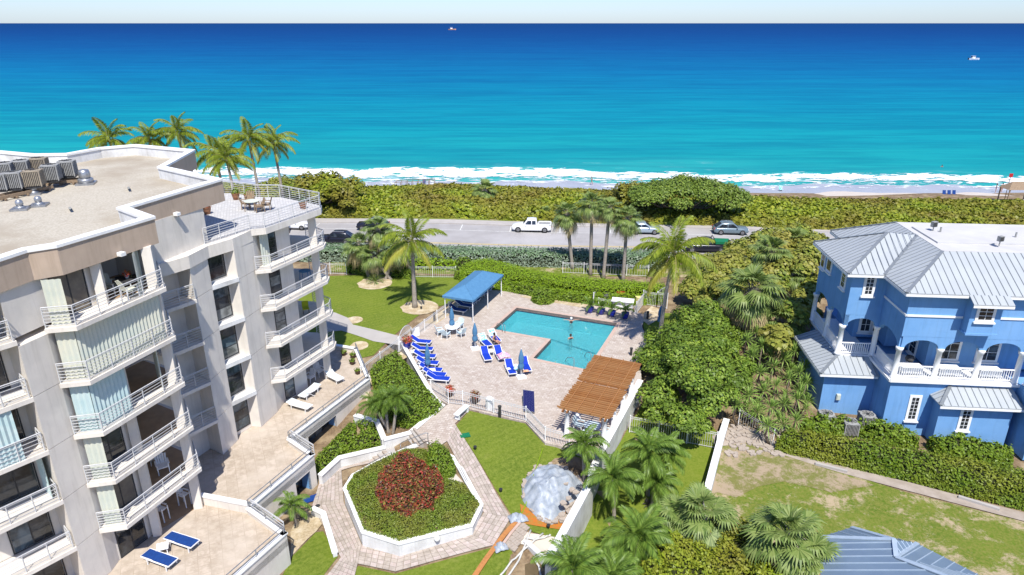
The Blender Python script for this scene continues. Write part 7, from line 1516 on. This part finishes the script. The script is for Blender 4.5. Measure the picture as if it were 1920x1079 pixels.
# ================================================================ PEOPLE
def person(loc, rz, pose, label, suit=M_['dark'], suit2=None, hair_=True, s=1.0, hat=None):
    """one skinned body from a joint skeleton; pose gives joint places in metres, facing -Y"""
    J = dict(pelvis=(0,0,.95), chest=(0,.0,1.25), neck=(0,0,1.46), head=(0,-.02,1.60), crown=(0,0,1.74), shl=(-.18,0,1.42), ell=(-.26,0,1.14), hal=(-.28,-.05,.90), fl=(-.28,-.07,.80), shr=(.18,0,1.42), elr=(.26,0,1.14), har=(.28,-.05,.90), fr=(.28,-.07,.80),
             hl=(-.10,0,.92), kl=(-.11,-.02,.50), al=(-.11,.02,.08), tl=(-.11,-.14,.04), hr=(.10,0,.92), kr=(.11,-.02,.50), ar=(.11,.02,.08), tr=(.11,-.14,.04)); J.update(pose)
    rad = dict(pelvis=.14, chest=.13, neck=.055, head=.095, crown=.06, shl=.06, ell=.042, hal=.032, fl=.022, shr=.06, elr=.042, har=.032, fr=.022, hl=.09, kl=.06, al=.04, tl=.03, hr=.09, kr=.06, ar=.04, tr=.03)
    E = [('pelvis','chest'),('chest','neck'),('neck','head'),('head','crown'),('chest','shl'),('shl','ell'),('ell','hal'),('hal','fl'),('chest','shr'),('shr','elr'),('elr','har'),('har','fr'),('pelvis','hl'),('hl','kl'),('kl','al'),('al','tl'),('pelvis','hr'),('hr','kr'),('kr','ar'),('ar','tr')]
    ks = list(J); me = bpy.data.meshes.new('person'); me.from_pydata([J[k] for k in ks], [(ks.index(a), ks.index(b)) for a, b in E], []); tmp = bpy.data.objects.new('person_tmp', me); C.objects.link(tmp); md = tmp.modifiers.new('k', 'SKIN'); md.use_smooth_shade = True
    for i, k in enumerate(ks): me.skin_vertices[0].data[i].radius = (rad[k], rad[k]*(.8 if k in ('pelvis','chest') else 1)); me.skin_vertices[0].data[i].use_root = (k == 'pelvis')
    tmp.modifiers.new('s', 'SUBSURF').levels = 1; dg = bpy.context.evaluated_depsgraph_get(); m2 = bpy.data.meshes.new_from_object(tmp.evaluated_get(dg)); m2.name = 'person'; bpy.data.objects.remove(tmp)
    m2.materials.clear(); m2.materials.append(M_['skin']); m2.materials.append(suit); m2.materials.append(suit2 or suit); pz = J['pelvis']; ch_ = J['chest']
    for f in m2.polygons:
        c_ = Vector(f.center)
        if (c_-Vector(pz)).length < .17: f.material_index = 1
        elif (c_-Vector(ch_)).length < .15: f.material_index = 2
    m2.shade_smooth(); o = bpy.data.objects.new('person', m2); C.objects.link(o); o.location = loc; o.rotation_euler.z = rz; o.scale = (s,)*3; tag(o, label, 'person'); W[o.name] = I4
    hd = Vector(J['head']); cr = Vector(J['crown']); d = (cr-hd).normalized(); mb = MB(); mb.lathe([(.02,.13),(.085,.10),(.112,.03),(.108,-.05),(.09,-.1)], tuple(hd+d*.03+Vector((0,.025,0))), 10); mb.build('hair' if not hat else 'hat', hat or M_['hair'], o, True)
    mb = MB(); mb.box(tuple(hd+Vector((0,-.105,-.01))), (.025,.035,.04)); mb.box(tuple(hd+Vector((0,-.095,-.055))), (.05,.012,.012)); mb.build('face', M_['skin'], o)
    mb = MB(); mb.box(tuple(hd+Vector((-.035,-.098,.02))), (.022,.012,.012)); mb.box(tuple(hd+Vector((.035,-.098,.02))), (.022,.012,.012)); mb.build('eyes', M_['dark'], o); return o
walk_ = dict(kl=(-.11,-.22,.52), al=(-.11,-.10,.10), tl=(-.11,-.22,.05), kr=(.11,.05,.50), ar=(.11,.35,.16), tr=(.11,.28,.04), ell=(-.27,.12,1.16), hal=(-.27,.02,.95), fl=(-.26,-.05,.90), elr=(.27,-.12,1.16), har=(.25,-.3,1.1), fr=(.25,-.38,1.12))
def bz(px, py): 
    p = P(px, py, SEA+.1); s = p.y-shore(p.x); z = SEA+.06+max(0, -s)*.075; p = P(px, py, z); return p
person(bz(1109,348), R(90), walk_, 'woman jogging along the water line behind the four sabals', M_['dark'])
person(bz(1877,361), R(10), {}, 'person in pale shirt standing on the beach by the boardwalk roof', M_['dark'], M_['trim']); person(bz(1866,362), R(60), {}, 'person standing beside another near the boardwalk roof', M_['dblue'])
swim = dict(pelvis=(0,.12,.55), chest=(0,.03,.95))
person(P(1766,314,SEA)-Vector((0,0,1.25)), 0, {}, 'bather standing chest deep in the sea at the right')
arms = dict(ell=(-.45,-.1,1.42), hal=(-.70,-.1,1.42), fl=(-.80,-.1,1.42), elr=(.45,-.1,1.42), har=(.70,-.1,1.42), fr=(.80,-.1,1.42))
person(P(1071,603,-.1)-Vector((0,0,1.32)), R(180), arms, 'bather in a white cap leaning on the far pool edge with arms spread', M_['dark'], hat=M_['trim']); person(P(1070,633,-.1)-Vector((0,0,1.42)), R(20), {}, 'dark haired bather up to the shoulders in the middle of the pool', M_['dark'])
sit = dict(pelvis=(0,.0,.50), chest=(0,.04,.80), neck=(0,.03,1.02), head=(0,-.03,1.15), crown=(0,0,1.29), shl=(-.18,.03,.97), ell=(-.28,-.02,.70), hal=(-.2,-.22,.60), fl=(-.16,-.3,.58), shr=(.18,.03,.97), elr=(.28,-.02,.70), har=(.2,-.22,.60), fr=(.16,-.3,.58), hl=(-.1,-.05,.48), kl=(-.13,-.45,.50), al=(-.13,-.55,.12), tl=(-.13,-.70,.06), hr=(.1,-.05,.48), kr=(.13,-.45,.50), ar=(.13,-.55,.12), tr=(.13,-.70,.06))
person(P(927,649,.06), R(62), sit, 'woman in a bikini sitting on the side of the towel draped lounger', M_['dark'])
for (a, b), lb, mm in (((1612,370),'x',0),):
    pass
for i, (a, b, lb) in enumerate(((1771,368,'group of dark blue beach chairs under the dune at the right'),(795,346,'blue beach tent on the sand behind the dune thicket'),(1464,359,'small teal beach chair behind the thicket'))):
    p = bz(a, b); t = thing('beach_chair', lb, 'beach chair', p, 0, None, True); k = 3 if i == 0 else 1
    for j in range(k):
        mb = MB(); mb.box((j*.9,0,.3), (.6,.5,.05)); mb.build('seat', M_['dblue'] if i != 2 else M_['teal'], t); mb = MB(); mb.beam((j*.9,.25,.3), (j*.9,.45,.95), .6,.04); mb.build('backrest', M_['dblue'] if i != 2 else M_['teal'], t); mb = MB(); mb.box((j*.9,0,.14), (.5,.04,.3)); mb.build('leg', M_['steel'], t)
# boardwalk railing and shelter on the dune
p = V(1905,372,108); t = thing('beach_shelter', 'weathered boardwalk shelter roof on the dune at the right edge', 'shelter', (p.x, p.y, .3))
mb = MB(); c = p; mb.add([(c.x-2.4,c.y-1.3,2.2),(c.x+2.4,c.y-1.3,2.2),(c.x+2.4,c.y+1.3,2.2),(c.x-2.4,c.y+1.3,2.2),(c.x-1.2,c.y,3.3),(c.x+2.0,c.y,3.3)], [(0,1,5,4),(1,2,5),(2,3,4,5),(3,0,4),(0,3,2,1)]); mb.build('roof', M_['wood'], t)
for a in (-2.1, 2.1):
    for b in (-1.1, 1.1): mb = MB(); mb.box((c.x+a,c.y+b,1.2), (.15,.15,2.1)); mb.build('post', M_['wood'], t)
q = V(1888,358,109); small('red_flag_sign', 'round red sign on a pole beside the boardwalk shelter', 'sign', [('pole', M_['wood'], lambda mb: mb.tube([(0,0,0),(0,0,4.2)],.05,6)), ('disc', M_['red'], lambda mb: mb.box((0,-.05,4.0),(.6,.04,.6)))], (q.x, q.y, .1))
t = thing('boardwalk', 'timber boardwalk with rails leading over the dune behind the thicket', 'boardwalk', P(770,350,-.5)); a, b = P(742,352,.2), P(815,348,.2)
mb = MB(); mb.beam(a, b, 1.4, .12); mb.build('walkway', M_['wood'], t)
for s in (-.7, .7): mb = MB(); mb.beam(a+Vector((0,s,1)), b+Vector((0,s,1)), .08, .08); mb.build('handrail', M_['wood'], t)
for k in range(8):
    for s in (-.7, .7): mb = MB(); mb.box(a.lerp(b, k/7)+Vector((0,s,.4)), (.09,.09,1.2)); mb.build('post', M_['wood'], t)
